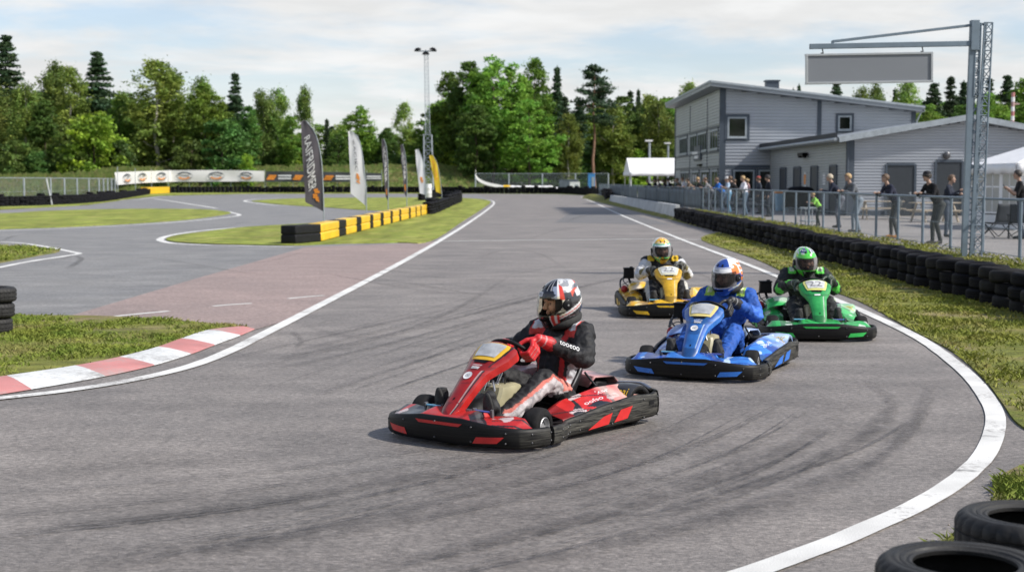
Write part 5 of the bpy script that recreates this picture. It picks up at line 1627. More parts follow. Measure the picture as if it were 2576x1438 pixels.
# the board hangs from the arm
so = at(2186, 172, YG)
bd = thing('hanging_sign', 'blank grey rectangular board hanging by two hooks from the gantry arm', 'sign', (so.x, YG, so.z), 0)
bw, bh = 312 * k_, 70 * k_
bd.rotation_euler = (0, R(-1.0), 0)
q = MB(); q.box((0, 0, 0), (bw, .05, bh)); q.build('panel', 'sign', bd, smooth=False)
q = MB()
for s in (-1, 1):
    q.box((0, -.005, s * bh / 2), (bw + .06, .085, .045)); q.box((s * bw / 2, -.005, 0), (.045, .09, bh))
q.build('frame', 'signframe', bd, smooth=False, bevel=.005)
for px in (2062, 2311):
    q = MB(); x = sx(px, YG) - so.x
    q.tube([(x, 0, bh / 2), (x + .02, 0, bh / 2 + .05), (x, 0, bh / 2 + .13)], .012, 6); q.box((x, 0, bh / 2 + .03), (.05, .05, .03)); q.build('hook', 'black', bd)

# ================================================================== things on the terrace
def bench_table(label, x, y, rz):
    o = thing('picnic_table', label, 'picnic table', (x, y, ZT), rz, 'picnic tables by the hall')
    q = MB()
    for k in range(5): q.box((0, -.3 + .15 * k, .74), (1.8, .135, .04))
    q.build('top', 'wood', o, smooth=False)
    for s in (-1, 1):
        q = MB()
        for k in range(2): q.box((0, s * (.62 + .14 * k), .45), (1.8, .13, .04))
        q.build('seat', 'wood', o, smooth=False)
        q = MB(); q.bar((s * .65, -.7, 0), (s * .65, -.2, .72), .05, .09); q.bar((s * .65, .7, 0), (s * .65, .2, .72), .05, .09); q.bar((s * .65, -.8, .41), (s * .65, .8, .41), .05, .08)
        q.build('leg', 'wood', o, smooth=False)
bench_table('weathered picnic table in front of the left dark door of the hall', sx(2350, 56), 56, R(8))
bench_table('weathered picnic table farther left, by the hall corner', sx(2215, 60), 60, R(-6))
def chair(label, x, y, rz):
    o = thing('camping_chair', label, 'chair', (x, y, ZT), rz, 'camping chairs by the tent')
    q = MB(); q.grid(lambda u, v: ((u - .5) * .56, (v - .5) * .5, .42 - .05 * math.sin(u * 3.14)), 6, 6); q.build('seat', 'roofdark', o, solid=.015)
    q = MB(); q.grid(lambda u, v: ((u - .5) * .56, .25 + .14 * v + .03 * math.sin(u * 3.14), .42 + .52 * v), 6, 6); q.build('backrest', 'roofdark', o, solid=.015)
    for s in (-1, 1):
        q = MB(); q.tube([(s * .3, -.3, 0), (s * .3, .3, .45), (s * .29, .4, .95)], .014, 6); q.tube([(s * .3, .3, 0), (s * .3, -.28, .45), (s * .3, -.26, .64)], .014, 6); q.build('leg', 'black', o)
        q = MB(); q.box((s * .3, .02, .65), (.07, .6, .03)); q.build('armrest', 'black', o, bevel=.01)
    q = MB(); q.tube([(-.3, -.3, 0), (.3, -.28, .44)], .012, 6); q.tube([(.3, -.3, 0), (-.3, -.28, .44)], .012, 6); q.build('brace', 'black', o)
chair('dark camping chair left one of two in front of the white party tent', sx(2508, 41), 41, R(200))
chair('dark camping chair nearest the right border, in front of the white party tent', sx(2566, 40), 40, R(165))
o = thing('covered_grill', 'black covered grill standing by the side doors of the hall', 'grill', (sx(2010, 72), 72, ZT))
q = MB(); q.loft([[(-.75 * a, -.35 * a, z), (.75 * a, -.35 * a, z), (.75 * a, .35 * a, z), (-.75 * a, .35 * a, z)] for z, a in ((.25, 1.0), (.8, 1.03), (1.0, .98), (1.22, .8), (1.3, .45))]); q.build('cover', 'black', o, bevel=.05)
q = MB()
for a, b in ((-.6, -.25), (.6, -.25), (.6, .25), (-.6, .25)): q.tube([(a, b, 0), (a, b, .3)], .03, 6)
q.build('stand', 'galv', o)
o = thing('waste_bin', 'pale blue bin with an orange lid left of the covered grill', 'bin', (sx(1965, 74), 74, ZT))
q = MB(); q.box((0, 0, .5), (.55, .6, .9), 0, None, 1.15); q.build('body', mat('bin_blue', (.22, .38, .50), .5), o, bevel=.04)
q = MB(); q.box((0, 0, .99), (.68, .72, .08)); q.build('lid', 'orange', o, bevel=.03)
o = thing('trestle', 'low grey step frame at the fence where the child stands', 'trestle', (10.55, 51.6, ZT))
q = MB()
for z in (.16, .62): q.box((0, 0, z), (.5, .9, .04))
for a, b in ((-.2, -.4), (.2, -.4), (.2, .4), (-.2, .4)): q.tube([(a, b, 0), (a, b, .66)], .02, 6)
q.build('frame', 'galv', o, smooth=False)
for i, (px, Y, w, h, lab, m) in enumerate(((1430, 243, 3.2, 1.9, 'dull green box trailer far behind the end of the straight', 'screen'), (1445, 240, 1.6, 1.5, 'pale cabinet far behind the end of the straight', 'white'), (1487, 241, 1.1, 2.9, 'blue portable cabin far behind the end of the straight', None))):
    o = thing(('trailer', 'cabinet', 'cabin')[i], lab, ('trailer', 'cabinet', 'cabin')[i], (sx(px, Y), Y, 0))
    q = MB(); q.box((0, 0, h / 2 + .3), (w, 1.5, h)); q.box((0, 0, h + .34), (w + .1, 1.6, .08))
    q.build('body', m or mat('cabin_blue', (.05, .22, .50), .5), o, bevel=.05)
    q = MB(); q.box((w * .2, -.77, h * .5 + .2), (w * .35, .05, h * .7)); q.build('door', 'galv', o, smooth=False)
    q = MB()
    for s in (-1, 1): q.lathe([(0, -.1), (.25, -.1), (.32, -.05), (.32, .05), (.25, .1), (0, .1)], 14, Matrix.Translation((s * w * .3, -.6, .32)) @ Matrix.Rotation(R(90), 4, 'X'))
    q.build('wheel', 'black', o)
# ================================================================== KARTS
def half_outline():
    return [(0, 1.06), (.24, 1.055), (.44, 1.025), (.60, .955), (.69, .86), (.735, .74), (.752, .62), (.75, .50), (.728, .40), (.69, .335), (.664, .28), (.66, .20), (.672, .08), (.70, -.22), (.722, -.52), (.735, -.78), (.735, -.90), (.70, -.985), (.60, -1.02), (.30, -1.03), (0, -1.03)]
_ho = half_outline()
_ring = [V((x, y, 0)) for x, y in _ho] + [V((-x, y, 0)) for x, y in _ho[1:-1]][::-1]
RING = catmull(_ring, 6, True)
NR = len(RING)
def rnorm(i):
    t = (RING[(i + 1) % NR] - RING[i - 1]).normalized()
    return V((-t.y, t.x, 0))
_c0 = RING[0]
if rnorm(0).y < 0:
    RING.reverse()
def ztop(x, y):
    if y > .45:
        a = abs(x)
        return .238 - .050 * min(1, max(0, (a - .2) / .4)) - .012 * max(0, (a - .6) / .15)
    return float(np.interp(y, [-1.04, -.95, -.85, -.6, -.2, .15, .30, .45], [.275, .275, .255, .272, .235, .185, .168, .172]))
def zbot(x, y):
    return float(np.interp(y, [-1.04, -.2, .2, .5, .9, 1.06], [.06, .045, .035, .025, .025, .035]))
def rail(mb, idx, vals):
    S = []
    for i in idx:
        p, n = RING[i % NR], rnorm(i % NR)
        zt_, zb_ = ztop(p.x, p.y), zbot(p.x, p.y); h = zt_ - zb_
        prof = [(-.035, zt_ - .012), (-.028, zt_), (-.008, zt_ + .002), (.004, zt_ - .008), (.012, zt_ - .2 * h), (.016, zt_ - .5 * h), (.012, zb_ + .2 * h), (.0, zb_ + .012), (-.02, zb_), (-.034, zb_ + .01), (-.024, zb_ + .3 * h), (-.02, zb_ + .7 * h)]
        S.append([p + n * o + V((0, 0, z)) for o, z in prof])
        sc = (1.0 if p.y < .62 else .10 + .45 * (abs(p.x) > .66)) 
        vals += [sc * (1 if 3 <= k <= 7 else .25) for k in range(len(prof))]
    mb.loft(S)
    return mb
def idx_where(f): return [i for i in range(NR) if f(RING[i])]
def contiguous(ix):
    s = set(ix); st = [i for i in ix if (i - 1) % NR not in s][0]
    out = []; i = st
    while i % NR in s and len(out) < NR: out.append(i % NR); i += 1
    return out
def rail_at(f0, f1, along):
    """position and normal on the outer face, found by x on the nose or by y on a flank"""
    best = min(range(NR), key=lambda i: along(RING[i], f0))
    return RING[best], rnorm(best)
def insert(mb, kind, s, corners):
    """corners: four (t, z) on the rail's outer face; kind nose: t = x; flank: t = y (s side)"""
    if True:
        c = [i for i in range(NR) if (RING[i].y > .7 if kind == 'nose' else (RING[i].x * s > .3 and -1 < RING[i].y < .6))]
        key = (lambda q: q.x) if kind == 'nose' else (lambda q: q.y)
        c.sort(key=lambda i: key(RING[i]))
        ks = [key(RING[i]) for i in c]
        A = [[RING[i].x for i in c], [RING[i].y for i in c], [rnorm(i).x for i in c], [rnorm(i).y for i in c]]
    def pos(t):
        x, y, nx, ny = (np.interp(t, ks, a) for a in A)
        return V((x, y, 0)), V((nx, ny, 0))
    def fn(u, v, off):
        a = [corners[0][k] + (corners[1][k] - corners[0][k]) * u for k in (0, 1)]; b = [corners[3][k] + (corners[2][k] - corners[3][k]) * u for k in (0, 1)]
        t = a[0] + (b[0] - a[0]) * v; z = a[1] + (b[1] - a[1]) * v
        p, n = pos(t)
        return p + n * off + V((0, 0, z))
    mb.grid(lambda u, v: fn(u, v, .0185), 8, 3)
    return fn

# steering fairing: a tall shield from the nose tip to the wheel
NAS = catmull([(0, 1.0, .235), (0, .92, .315), (0, .80, .425), (0, .67, .535), (0, .55, .615), (0, .44, .69), (0, .37, .735), (0, .34, .755)], 6)
NW = np.interp(np.linspace(0, 1, len(NAS)), [0, .12, .3, .45, .56, .66, .8, .9, .97, 1.0], [.055, .082, .098, .115, .15, .195, .215, .195, .14, .09])
def nas(u, v, off=0.0):
    k = min(max(v, 0), 1) * (len(NAS) - 1); i = min(int(k), len(NAS) - 2)
    p = NAS[i].lerp(NAS[i + 1], k - i); t = (NAS[min(i + 1, len(NAS) - 1)] - NAS[max(i - 1, 0)]).normalized()
    n = V((0, t.z, -t.y)); n = n if n.y > 0 else -n
    w = float(np.interp(k, range(len(NW)), NW))
    e = abs(u)
    return V((u * w, p.y, p.z)) + n * (off - .30 * w * e ** 2.6 - (.0 if e <= 1 else 0))
def nas_n(v):
    k = min(max(v, 0), 1) * (len(NAS) - 1); i = min(int(k), len(NAS) - 2)
    t = (NAS[min(i + 1, len(NAS) - 1)] - NAS[max(i - 1, 0)]).normalized()
    n = V((0, t.z, -t.y)); return n if n.y > 0 else -n

WC = V((0, .15, .655)); WRAD = .168
WN = V((0, -.66, .75)).normalized(); WU = V((0, .75, .66)).normalized()
def mixc(a, b, t):
    t = np.clip(t, 0, 1)[:, None]
    return np.array(a)[None] * (1 - t) + np.array(b)[None] * t
def livery(base, dark, pale, seed, amt=.5):
    """body colour with jagged dark and pale flashes, as printed on the panels"""
    def fn(co):
        n1 = fbm(co * np.array([1, 2.2, 2.2]), 4.5, seed); n2 = fbm(co * np.array([2.2, 1, 1]), 5.5, seed + 9)
        st = np.sin(co[:, 0] * 9 + co[:, 1] * 14 + seed + 2.0 * n1)
        c = np.repeat(np.array(base)[None], len(co), 0)
        c = np.where((st > 1.0 - amt * .55)[:, None], np.array(dark)[None], c)
        c = np.where(((n2 + .25 * st) > .52 - .3 * amt)[:, None], np.array(pale)[None], c)
        return c
    return fn
def wheel(parent, x, y, r, w, steer=0, rimc='white'):
    M = Matrix.Translation((x, y, r)) @ Matrix.Rotation(steer, 4, 'Z') @ Matrix.Rotation(R(90), 4, 'Y')
    h = w / 2; ri = r * .52
    prof = [(ri, -h * .8), (ri + .012, -h), (r - .045, -h * 1.03), (r - .016, -h * .92), (r - .004, -h * .7), (r, -h * .3), (r, h * .3), (r - .004, h * .7), (r - .016, h * .92), (r - .045, h * 1.03), (ri + .012, h), (ri, h * .8)]
    q = MB(); q.lathe(prof, 36, M, 0, True); o = q.build('wheel', 'tyre_dusty', parent)
    q = MB()
    for s in (-1, 1):
        q.lathe([(ri, h * .95 * s), (ri - .004, h * 1.0 * s), (ri - .012, h * .9 * s), (ri - .02, h * .55 * s), (.03, h * .35 * s), (.028, h * .6 * s), (0, h * .6 * s)], 24, M)
    q.lathe([(ri, -h * .9), (ri, h * .9)], 24, M)
    for k in range(3):
        a = k * 2.09
        for s in (-1, 1):
            q.lathe([(0, 0), (.009, 0), (.009, .012), (0, .012)], 8, M @ Matrix.Translation((.045 * math.cos(a), .045 * math.sin(a), s * h * .4 - (.006 if s > 0 else .006))))
    q.build('rim', 'rim', o)
    return o
def kart(label, loc, rz, base, dark, pale, seed, plate, plate_num=None, insert_c=None, fender=None, rearc=None, steer=0.12, script=None, marks=None):
    root = thing('go_kart', label, 'go-kart', loc, rz, 'go-karts racing round the bend')
    ic = insert_c or base
    cmat = mat('livery_insert', ic, .4, var=.12, vs=14)
    # -- plastic rails
    for name, f in (('front_bumper', lambda p: p.y > .63), ('side_bumper', lambda p: p.x > .5 and -.93 < p.y < .615), ('side_bumper', lambda p: p.x < -.5 and -.93 < p.y < .615), ('rear_bumper', lambda p: p.y < -.94)):
        ix = contiguous(idx_where(f)); vals = []
        q = MB(); rail(q, ix, vals)
        for i in ix[::9]:
            p, n = RING[i], rnorm(i)
            for z in (.075, ztop(p.x, p.y) - .04):
                q.ell(p + n * .012 + V((0, 0, z)), (.009, .009, .009), None, 8, 6, 1)
        va = np.array(vals + [0] * (len(q.v) - len(vals)))
        o = q.build(name, ['bumper', 'chromeblk'], root, angle=50, paint=lambda co: np.repeat(va[:, None], 3, 1))
        if name == 'front_bumper':
            for cs in ([(-.52, .075), (-.33, .065), (-.36, .115), (-.57, .125)], [(.33, .065), (.52, .075), (.57, .125), (.36, .115)], [(-.20, .178), (.20, .178), (.235, .202), (-.235, .202)]):
                q = MB(); insert(q, 'nose', 1, cs); q.build('bumper_insert', cmat, o)
        elif name == 'side_bumper':
            s = 1 if RING[ix[len(ix) // 2]].x > 0 else -1
            for cs in ([(.04, .062), (-.22, .080), (-.27, .168), (-.16, .150)], [(-.29, .085), (-.47, .098), (-.54, .195), (-.38, .18)]):
                q = MB(); insert(q, 'flank', s, cs); q.build('bumper_insert', cmat, o)
            q = MB(); insert(q, 'flank', s, [(-.78, .17), (-.85, .175), (-.85, .21), (-.78, .205)]); q.build('bumper_slot', 'black', o)
    # -- floor tray and tubular frame
    q = MB(); q.box((0, .28, .055), (.62, 1.15, .012)); q.box((0, -.5, .06), (.66, .8, .012))
    q.build('floor_tray', 'black', root, smooth=False)
    q = MB()
    for s in (-1, 1):
        q.tube(catmull([(s * .22, .95, .10), (s * .33, .75, .09), (s * .34, .3, .08), (s * .33, -.2, .08), (s * .31, -.9, .11)], 4), .016, 8)
        q.tube([(s * .34, .60, .13), (s * .52, .60, .14)], .016, 8); q.tube([(s * .30, .2, .09), (s * .62, .22, .15)], .012, 8); q.tube([(s * .30, -.5, .10), (s * .64, -.55, .16)], .012, 8)
        q.tube([(s * .16, .40, .13), (s * .47, .55, .15)], .009, 8)
    q.tube([(-.3, .93, .12), (.3, .93, .12)], .014, 8); q.tube([(-.31, -.9, .11), (.31, -.9, .11)], .016, 8)
    q.build('frame', 'chromeblk', root)
    q = MB(); q.tube([(-.62, -.72, .145), (.62, -.72, .145)], .025, 12); q.lathe([(.02, -.006), (.095, -.006), (.095, .006), (.02, .006)], 26, Matrix.Translation((-.22, -.72, .145)) @ Matrix.Rotation(R(90), 4, 'Y'), 0, True)
    q.build('axle', 'steel', root)
    # -- front panels
    lv = livery(base, dark, pale, seed, .55)
    def deck(u, v):
        x = (u - .5) * 2 * .69
        a = abs(x)
        yf = float(np.interp(a, [0, .24, .44, .60, .69], [1.02, 1.015, .985, .91, .80])); yb = float(np.interp(a, [0, .22, .26, .50, .56, .69], [.82, .82, .775, .755, .76, .755]))
        yb = min(yb, yf - .05)
        zf = ztop(x, .9) - .012
        zb_ = zf + float(np.interp(a, [0, .2, .24, .27, .5, .60, .66, .69], [.045, .045, .045, .004, .055, .06, .0, -.01]))
        k = v
        z = zf + (zb_ - zf) * (k ** .7)
        return V((x, yf + (yb - yf) * v, z))
    q = MB(); q.grid(deck, 150, 30)
    def ffn(co):
        x, y = co[:, 0], co[:, 1]; n = fbm(co, 9, seed)
        c = np.repeat(np.array(base)[None], len(co), 0).astype(float)
        c *= .86
        gy = tuple(.55 * k + .05 for k in dark)
        put(c, (x > .33) & (x < .50), gy); put(c, (x > .22 + .1 * (y - .9)) & (x < .345), dark); put(c, (x > .56) & (x < .60), dark)
        d = x + 1.1 * (y - .88)
        put(c, (d < -.12) & (d > -.30), dark); put(c, (d < -.20) & (d > -.26), gy)
        put(c, (x < -.40) & (np.abs(np.sin((x * 1.2 - y * 1.9) * 17)) < .26), dark); put(c, (np.abs(x) > .36) & (n > .34), pale); put(c, (np.abs(x) < .2) & (n > .36), np.array(base) * .5)
        return c
    q.build('front_panel', 'paint', root, angle=28, solid=.006, paint=ffn)
    # -- steering fairing
    q = MB()
    nu, nv = 60, 120
    q.grid(lambda u, v: nas(2 * u - 1, v), nu, nv)
    b = len(q.v)
    def skirt(side):
        q.grid(lambda u, v: nas(side, v) - nas_n(v) * (.065 * u) + V((-side * .006 * u, 0, 0)), 3, nv)
    skirt(1); skirt(-1)
    q.grid(lambda u, v: nas(2 * u - 1, 1) - nas_n(1) * (.05 * v), nu, 2); q.grid(lambda u, v: nas(2 * u - 1, 0) - nas_n(0) * (.05 * v), nu, 2)
    def nfn(co):
        c = np.repeat(np.array(base)[None], len(co), 0).astype(float)
        w = np.interp(co[:, 2], [p.z for p in NAS], NW)
        e = np.abs(co[:, 0]) / w
        face = np.arange(len(co)) < (nu + 1) * (nv + 1)
        n1 = fbm(co, 7, seed)
        c[face & (e < .86) & (co[:, 2] > .46) & (n1 > .12)] = np.array(base) * .62
        c[face & (e > .60) & (e < .70) & (co[:, 2] < .56) & (co[:, 0] < 0)] = pale
        c[face] *= .66
        c[face & (e > .72) & (e < .82)] = dark
        c[face & (np.abs(co[:, 2] - .565) < .012)] = np.array(base) * .4
        c[face & (co[:, 2] < .33) & (n1 > -.25)] = np.array(base) * .35
        return c
    fo = q.build('steering_fairing', 'paint', root, angle=50, paint=nfn)
    q = MB(); q.grid(lambda u, v: nas((u - .5) * 1.52 * (1 - .10 * (1 - v)), .60 + .285 * v - .012 * math.sin(u * math.pi) * (1 - v) + .02 * math.sin(u * math.pi) * v, .006), 16, 12)
    po = q.build('number_plate', mat('plate_border', plate, .45, var=.1), fo)
    q = MB(); q.grid(lambda u, v: nas((u - .5) * 1.22 * (1 - .10 * (1 - v)), .632 + .222 * v + .016 * math.sin(u * math.pi) * v, .0105), 16, 12)
    q.build('plate_film', mat('plate_film', (.56, .57, .56) if plate_num else (.40, .41, .42), .35, var=.45, vs=9, coat=.4), po)
    if plate_num:
        q = MB(); q.text(plate_num, lambda x, y: nas(.42 - .84 * x + .07 * y, .665 + .15 * y, .0145), 0)
        q.build('number', mat('number_print', (.20, .20, .22), .6, var=.4, vs=20), po)
    q = MB(); q.grid(lambda u, v: nas((u - .5) * (.95 - .2 * (1 - v)), .555 + .035 * v, .004), 8, 3); q.grid(lambda u, v: nas((u - .5) * .16, .185 + .02 * v, .004), 3, 2)
    q.build('vent_slot', 'black', fo)
    q = MB()
    q.grid(lambda u, v: nas(.30 - .60 * u, .475 + .028 * v, .004), 6, 2)
    if marks: q.text(marks[1], lambda x, y: nas(.28 - .56 * x, .478 + .018 * y, .0065), 1)
    q.build('sticker', ['print_white', 'print_dark'], fo)
    if marks:
        q = MB(); q.text(marks[0], lambda x, y: nas(.34 - .68 * x, .515 + .022 * y, .004)); q.build('lettering', 'print_white', fo)
        q = MB(); q.text(marks[3], lambda x, y: nas(.40 - .80 * x, .925 + .02 * y, .004)); q.build('lettering', 'print_white', fo)
        q = MB()
        q.lathe([(0, 0), (.034, 0), (.040, .002)], 20, Matrix.Translation(nas(.1, .40, .004)) @ nas_n(.40).to_track_quat('Z', 'Y').to_matrix().to_4x4(), 0)
        q.text(marks[2], lambda x, y: nas(.28 - .36 * x, .388 + .024 * y, .0075), 1)
        q.build('round_badge', ['print_white', 'print_dark'], fo)
    # -- steering wheel and column
    q = MB()
    P = []
    for k in range(40):
        a = 2 * math.pi * k / 40
        e = WRAD * (1 - .10 * max(0, math.sin(a)) ** 3)
        P.append(WC + V((1, 0, 0)) * (e * 1.06 * math.cos(a)) + WU * (e * math.sin(a)))
    q.tube(P, .0165, 10, 0, True)
    for a in (R(200), R(340), R(90), R(270)):
        q.bar(WC, WC + V((math.cos(a) * WRAD * 1.0, 0, 0)) + WU * (math.sin(a) * WRAD * .95), .035, .008, 0, tuple(WN))
    q.lathe([(0, .0), (.055, .0), (.05, .03), (0, .035)], 18, Matrix.Translation(WC - WN * .012) @ WN.to_track_quat('Z', 'Y').to_matrix().to_4x4())
    q.build('steering_wheel', 'black', root, angle=40)
    q = MB(); q.tube([WC - WN * .02, WC - WN * .05, V((0, .50, .18))], [.022, .012, .011], 10)
    for s in (-1, 1): q.tube([V((s * .02, .42, .45)), V((s * .15, .46, .10))], .010, 8); q.tube([V((s * .025, .36, .52)), V((s * .10, .47, .56))], .008, 6)
    q.build('steering_column', 'steel', root)
    # -- fuel tank between the legs
    q = MB()
    S = []
    for z, a, y0, y1 in ((.07, .085, .20, .50), (.10, .10, .17, .52), (.24, .115, .16, .50), (.36, .12, .14, .44), (.395, .11, .15, .42), (.41, .08, .18, .38)):
        S.append([V((sx_ * a, y, z)) for sx_, y in ((-1, y0 + .02), (-.8, y0), (.8, y0), (1, y0 + .02), (1, y1 - .02), (.8, y1), (-.8, y1), (-1, y1 - .02))])
    q.loft(S); q.build('fuel_tank', 'tank', root, angle=30)
    q = MB(); q.lathe([(0, 0), (.04, 0), (.04, .03), (.03, .045), (0, .045)], 14, Matrix.Translation((.02, .25, .405))); q.tube(catmull([(-.05, .3, .40), (-.06, .32, .5), (-.03, .38, .55)], 4), .008, 6)
    q.build('filler_cap', 'chromeblk', root)
    q = MB(); S = []
    for y, z, a in ((.90, .17, .10), (.80, .25, .12), (.66, .32, .13), (.54, .36, .13)):
        S.append([V((a * math.cos(R(t)) * 1.0, y, .07 + (z - .07) * max(0, math.sin(R(t))) ** .6)) for t in range(0, 181, 15)])
    q.loft(S, False, False); q.build('floor_tunnel', 'black', root, solid=.01)
    # -- pedals: red brackets, coloured cross bars
    for s, m in ((-1, (.10, .13, .42)), (1, (.16, .42, .62))):
        q = MB(); q.tube([(s * .17, .83, .27), (s * .33, .83, .27)], .009, 8)
        o = q.build('pedal', mat('pedal_bar', m, .35), root)
        q = MB(); q.bar((s * .17, .82, .07), (s * .165, .83, .29), .018, .03); q.bar((s * .33, .80, .07), (s * .335, .83, .29), .018, .03); q.bar((s * .16, .82, .08), (s * .34, .81, .08), .014, .014); q.tube([(s * .168, .815, .10), (s * .16, .5, .12)], .006, 6)
        q.build('pedal_bracket', mat('pedal_red', (.40, .03, .03) if base[0] > .5 and base[1] < .1 else (.10, .10, .11), .4), o)
    # -- seat
    SP = catmull([(0, -.02, .235), (0, -.10, .17), (0, -.24, .12), (0, -.40, .115), (0, -.52, .17), (0, -.60, .30), (0, -.66, .44), (0, -.71, .555)], 5)
    SW = np.interp(np.linspace(0, 1, len(SP)), [0, .25, .5, .7, .9, 1], [.14, .18, .205, .215, .22, .18])
    SD = np.interp(np.linspace(0, 1, len(SP)), [0, .2, .45, .65, .85, 1], [.02, .07, .17, .17, .12, .03])
    def seat(u, v):
        k = v * (len(SP) - 1); i = min(int(k), len(SP) - 2); p = SP[i].lerp(SP[i + 1], k - i)
        t = (SP[min(i + 1, len(SP) - 1)] - SP[max(i - 1, 0)]).normalized(); n = V((0, -t.z, t.y)); n = n if n.z + n.y > 0 else -n
        w = float(np.interp(k, range(len(SW)), SW)); d = float(np.interp(k, range(len(SD)), SD)); e = 2 * u - 1
        return V((w * math.sin(e * 1.45) * 1.0, p.y, p.z)) + n * (d * abs(e) ** 3)
    q = MB(); q.grid(seat, 22, 36); so = q.build('seat', mat('seat_shell', (.018, .018, .02), .3, var=.3, vs=8, coat=.3), root, solid=.012)
    q = MB(); q.tube([seat(0, k / 24) for k in range(25)], .009, 6); q.tube([seat(1, k / 24) for k in range(25)], .009, 6); q.tube([seat(k / 12, 1) for k in range(13)], .009, 6)
    q.build('seat_edge', 'chromeblk', so)
    q = MB()
    for s in (-1, 1): q.tube([(s * .20, -.62, .42), (s * .30, -.86, .13)], .010, 8); q.tube([(s * .20, -.45, .25), (s * .34, -.3, .09)], .010, 8)
    q.build('seat_stay', 'chromeblk', root)
    # -- side pods
    for s in (-1, 1):
        def pod(u, v, s=s):
            y = .26 - .98 * v
            xo = float(np.interp(y, [-.75, -.5, 0, .3], [.705, .692, .655, .62])); zo = ztop(s, y) - .015
            rid = float(np.interp(y, [-.75, -.66, -.4, 0, .3], [.25, .335, .335, .275, .20])); xi = float(np.interp(y, [-.75, -.6, 0, .3], [.50, .44, .37, .40]))
            prof = [(xo - .02, zo - .02), (xo - .03, zo + .005), (xo - .10, zo + (rid - zo) * .42), (xo - .16, zo + (rid - zo) * .72), (xi + .05, rid), (xi, rid - .02), (xi - .015, rid - .12)]
            k = u * 6; i = min(int(k), 5); f = k - i
            a, b = prof[i], prof[i + 1]
            return V((s * (a[0] + (b[0] - a[0]) * f), y, a[1] + (b[1] - a[1]) * f))
        q = MB(); q.grid(pod, 54, 130)
        lv2 = livery(base, dark, pale, seed + 3 * s, .35)
        def pfn(co, lv2=lv2):
            c = lv2(co)
            yy = co[:, 1]; e = np.abs(co[:, 0])
            put(c, (e > .59) & (e < .70) & (yy > -.42) & (np.sin(yy * 21 + e * 30) > -.2), dark); put(c, (yy > .12), np.array(base) * .45); put(c, (np.abs(np.sin(yy * 7 + e * 16 + seed)) < .10) & (yy > -.5), dark)
            n = fbm(co, 6, seed + 4)
            k = np.clip((-co[:, 1] - .30 + .22 * n) * 3.2, 0, 1)
            return c * (1 - .75 * k[:, None]) + np.array(rearc if rearc is not None else (.72, .62, .58))[None] * .75 * k[:, None]
        o = q.build('side_pod', 'paint', root, angle=28, solid=.006, paint=pfn)
        if script:
            q = MB()
            for st, v0, v1, u0, du in script:
                q.text(st, lambda x, y: pod(u0 + du * y, (v0 + (v1 - v0) * (x if s < 0 else 1 - x))) + V((s * .004, 0, .005)), 0)
            q.build('lettering', 'print_white', o)
    # -- wheels
    for s in (-1, 1):
        wheel(root, s * .572, .56, .150, .14, steer); wheel(root, s * .575, -.72, .145, .17)
    q = MB()
    for s in (-1, 1): q.box((s * .46, .56, .150), (.07, .05, .09)); q.tube([(s * .46, .53, .15), (s * .1, .46, .14)], .008, 6)
    q.build('stub_axle', 'steel', root, bevel=.006)
    # -- rear: fenders, engine, covers
    fc = fender or (.03, .03, .032)
    for s in (-1, 1):
        M = Matrix.Translation((s * .575, -.72, .145)) @ Matrix.Rotation(R(90), 4, 'Y')
        q = MB(); h = .115
        q.lathe([(.155, -h), (.19, -h), (.200, -h * .8), (.205, 0), (.200, h * .8), (.19, h), (.155, h)], 24, M, 0, False, R(95), R(250))
        ffn = livery(fc, tuple(k * .5 for k in fc), pale if fender else fc, seed + 5, .3)
        o = q.build('rear_fender', 'paint', root, solid=.006, paint=ffn)
        if s < 0:
            def fp(x, y):
                a = R(126 + 24 * y)
                return M @ V((.2085 * math.cos(a), .2085 * math.sin(a), .09 - .18 * x))
            q = MB(); q.text('dreaj' if not fender else 'X YOFC', lambda x, y: fp(x, y)); q.build('lettering', 'yellow', o)
    q = MB()
    S = []
    for y, z, a in ((-.70, .30, .16), (-.74, .385, .20), (-.95, .375, .24), (-1.0, .33, .25), (-1.02, .26, .25)):
        S.append([V((k * a, y, z - .02 * abs(k))) for k in (-1.15, -1, -.5, 0, .5, 1, 1.15)])
    q.loft(S, False, False)
    q.build('rear_cover', 'paint', root, angle=25, solid=.012, paint=livery(tuple(.6 * k + .25 for k in base), dark, pale, seed + 7, .6))
    q = MB(); q.box((-.02, -.86, .22), (.46, .22, .22), 0, None, .85); q.box((-.30, -.80, .20), (.12, .3, .2))
    q.build('rear_box', 'black', root, bevel=.02)
    q = MB()
    q.box((.40, -.45, .19), (.24, .34, .22)); q.lathe([(0, 0), (.075, 0), (.075, .12), (0, .12)], 16, Matrix.Translation((.40, -.38, .28)))
    for k in range(7): q.box((.40, -.60, .17 + .028 * k), (.21, .10, .010))
    q.tube(catmull([(.46, -.3, .25), (.56, -.1, .22), (.56, .1, .16)], 5), .022, 10)
    q.tube(catmull([(.52, -.55, .30), (.66, -.60, .34), (.67, -.66, .46), (.60, -.72, .50)], 5), .016, 8); q.tube(catmull([(.50, -.5, .34), (.62, -.52, .44), (.63, -.62, .52)], 5), .010, 8)
    q.tube(catmull([(.36, -.4, .40), (.52, -.45, .46), (.66, -.5, .40)], 5), .007, 6)
    q.build('engine', 'chromeblk', root, bevel=.004)
    q = MB(); q.ell((.62, -.5, .335), (.055, .06, .06), None, 12, 8); q.build('oil_filter', mat('red_part', (.34, .02, .02), .4), root)
    q = MB(); q.box((.54, -.66, .57), (.17, .16, .15), 0, None, .93); q.box((.54, -.66, .655), (.18, .17, .02)); q.box((.50, -.66, .672), (.05, .05, .02)); q.tube([(.54, -.62, .50), (.50, -.55, .36)], .02, 8)
    q.build('air_box', 'black', root, bevel=.008)
    q = MB()
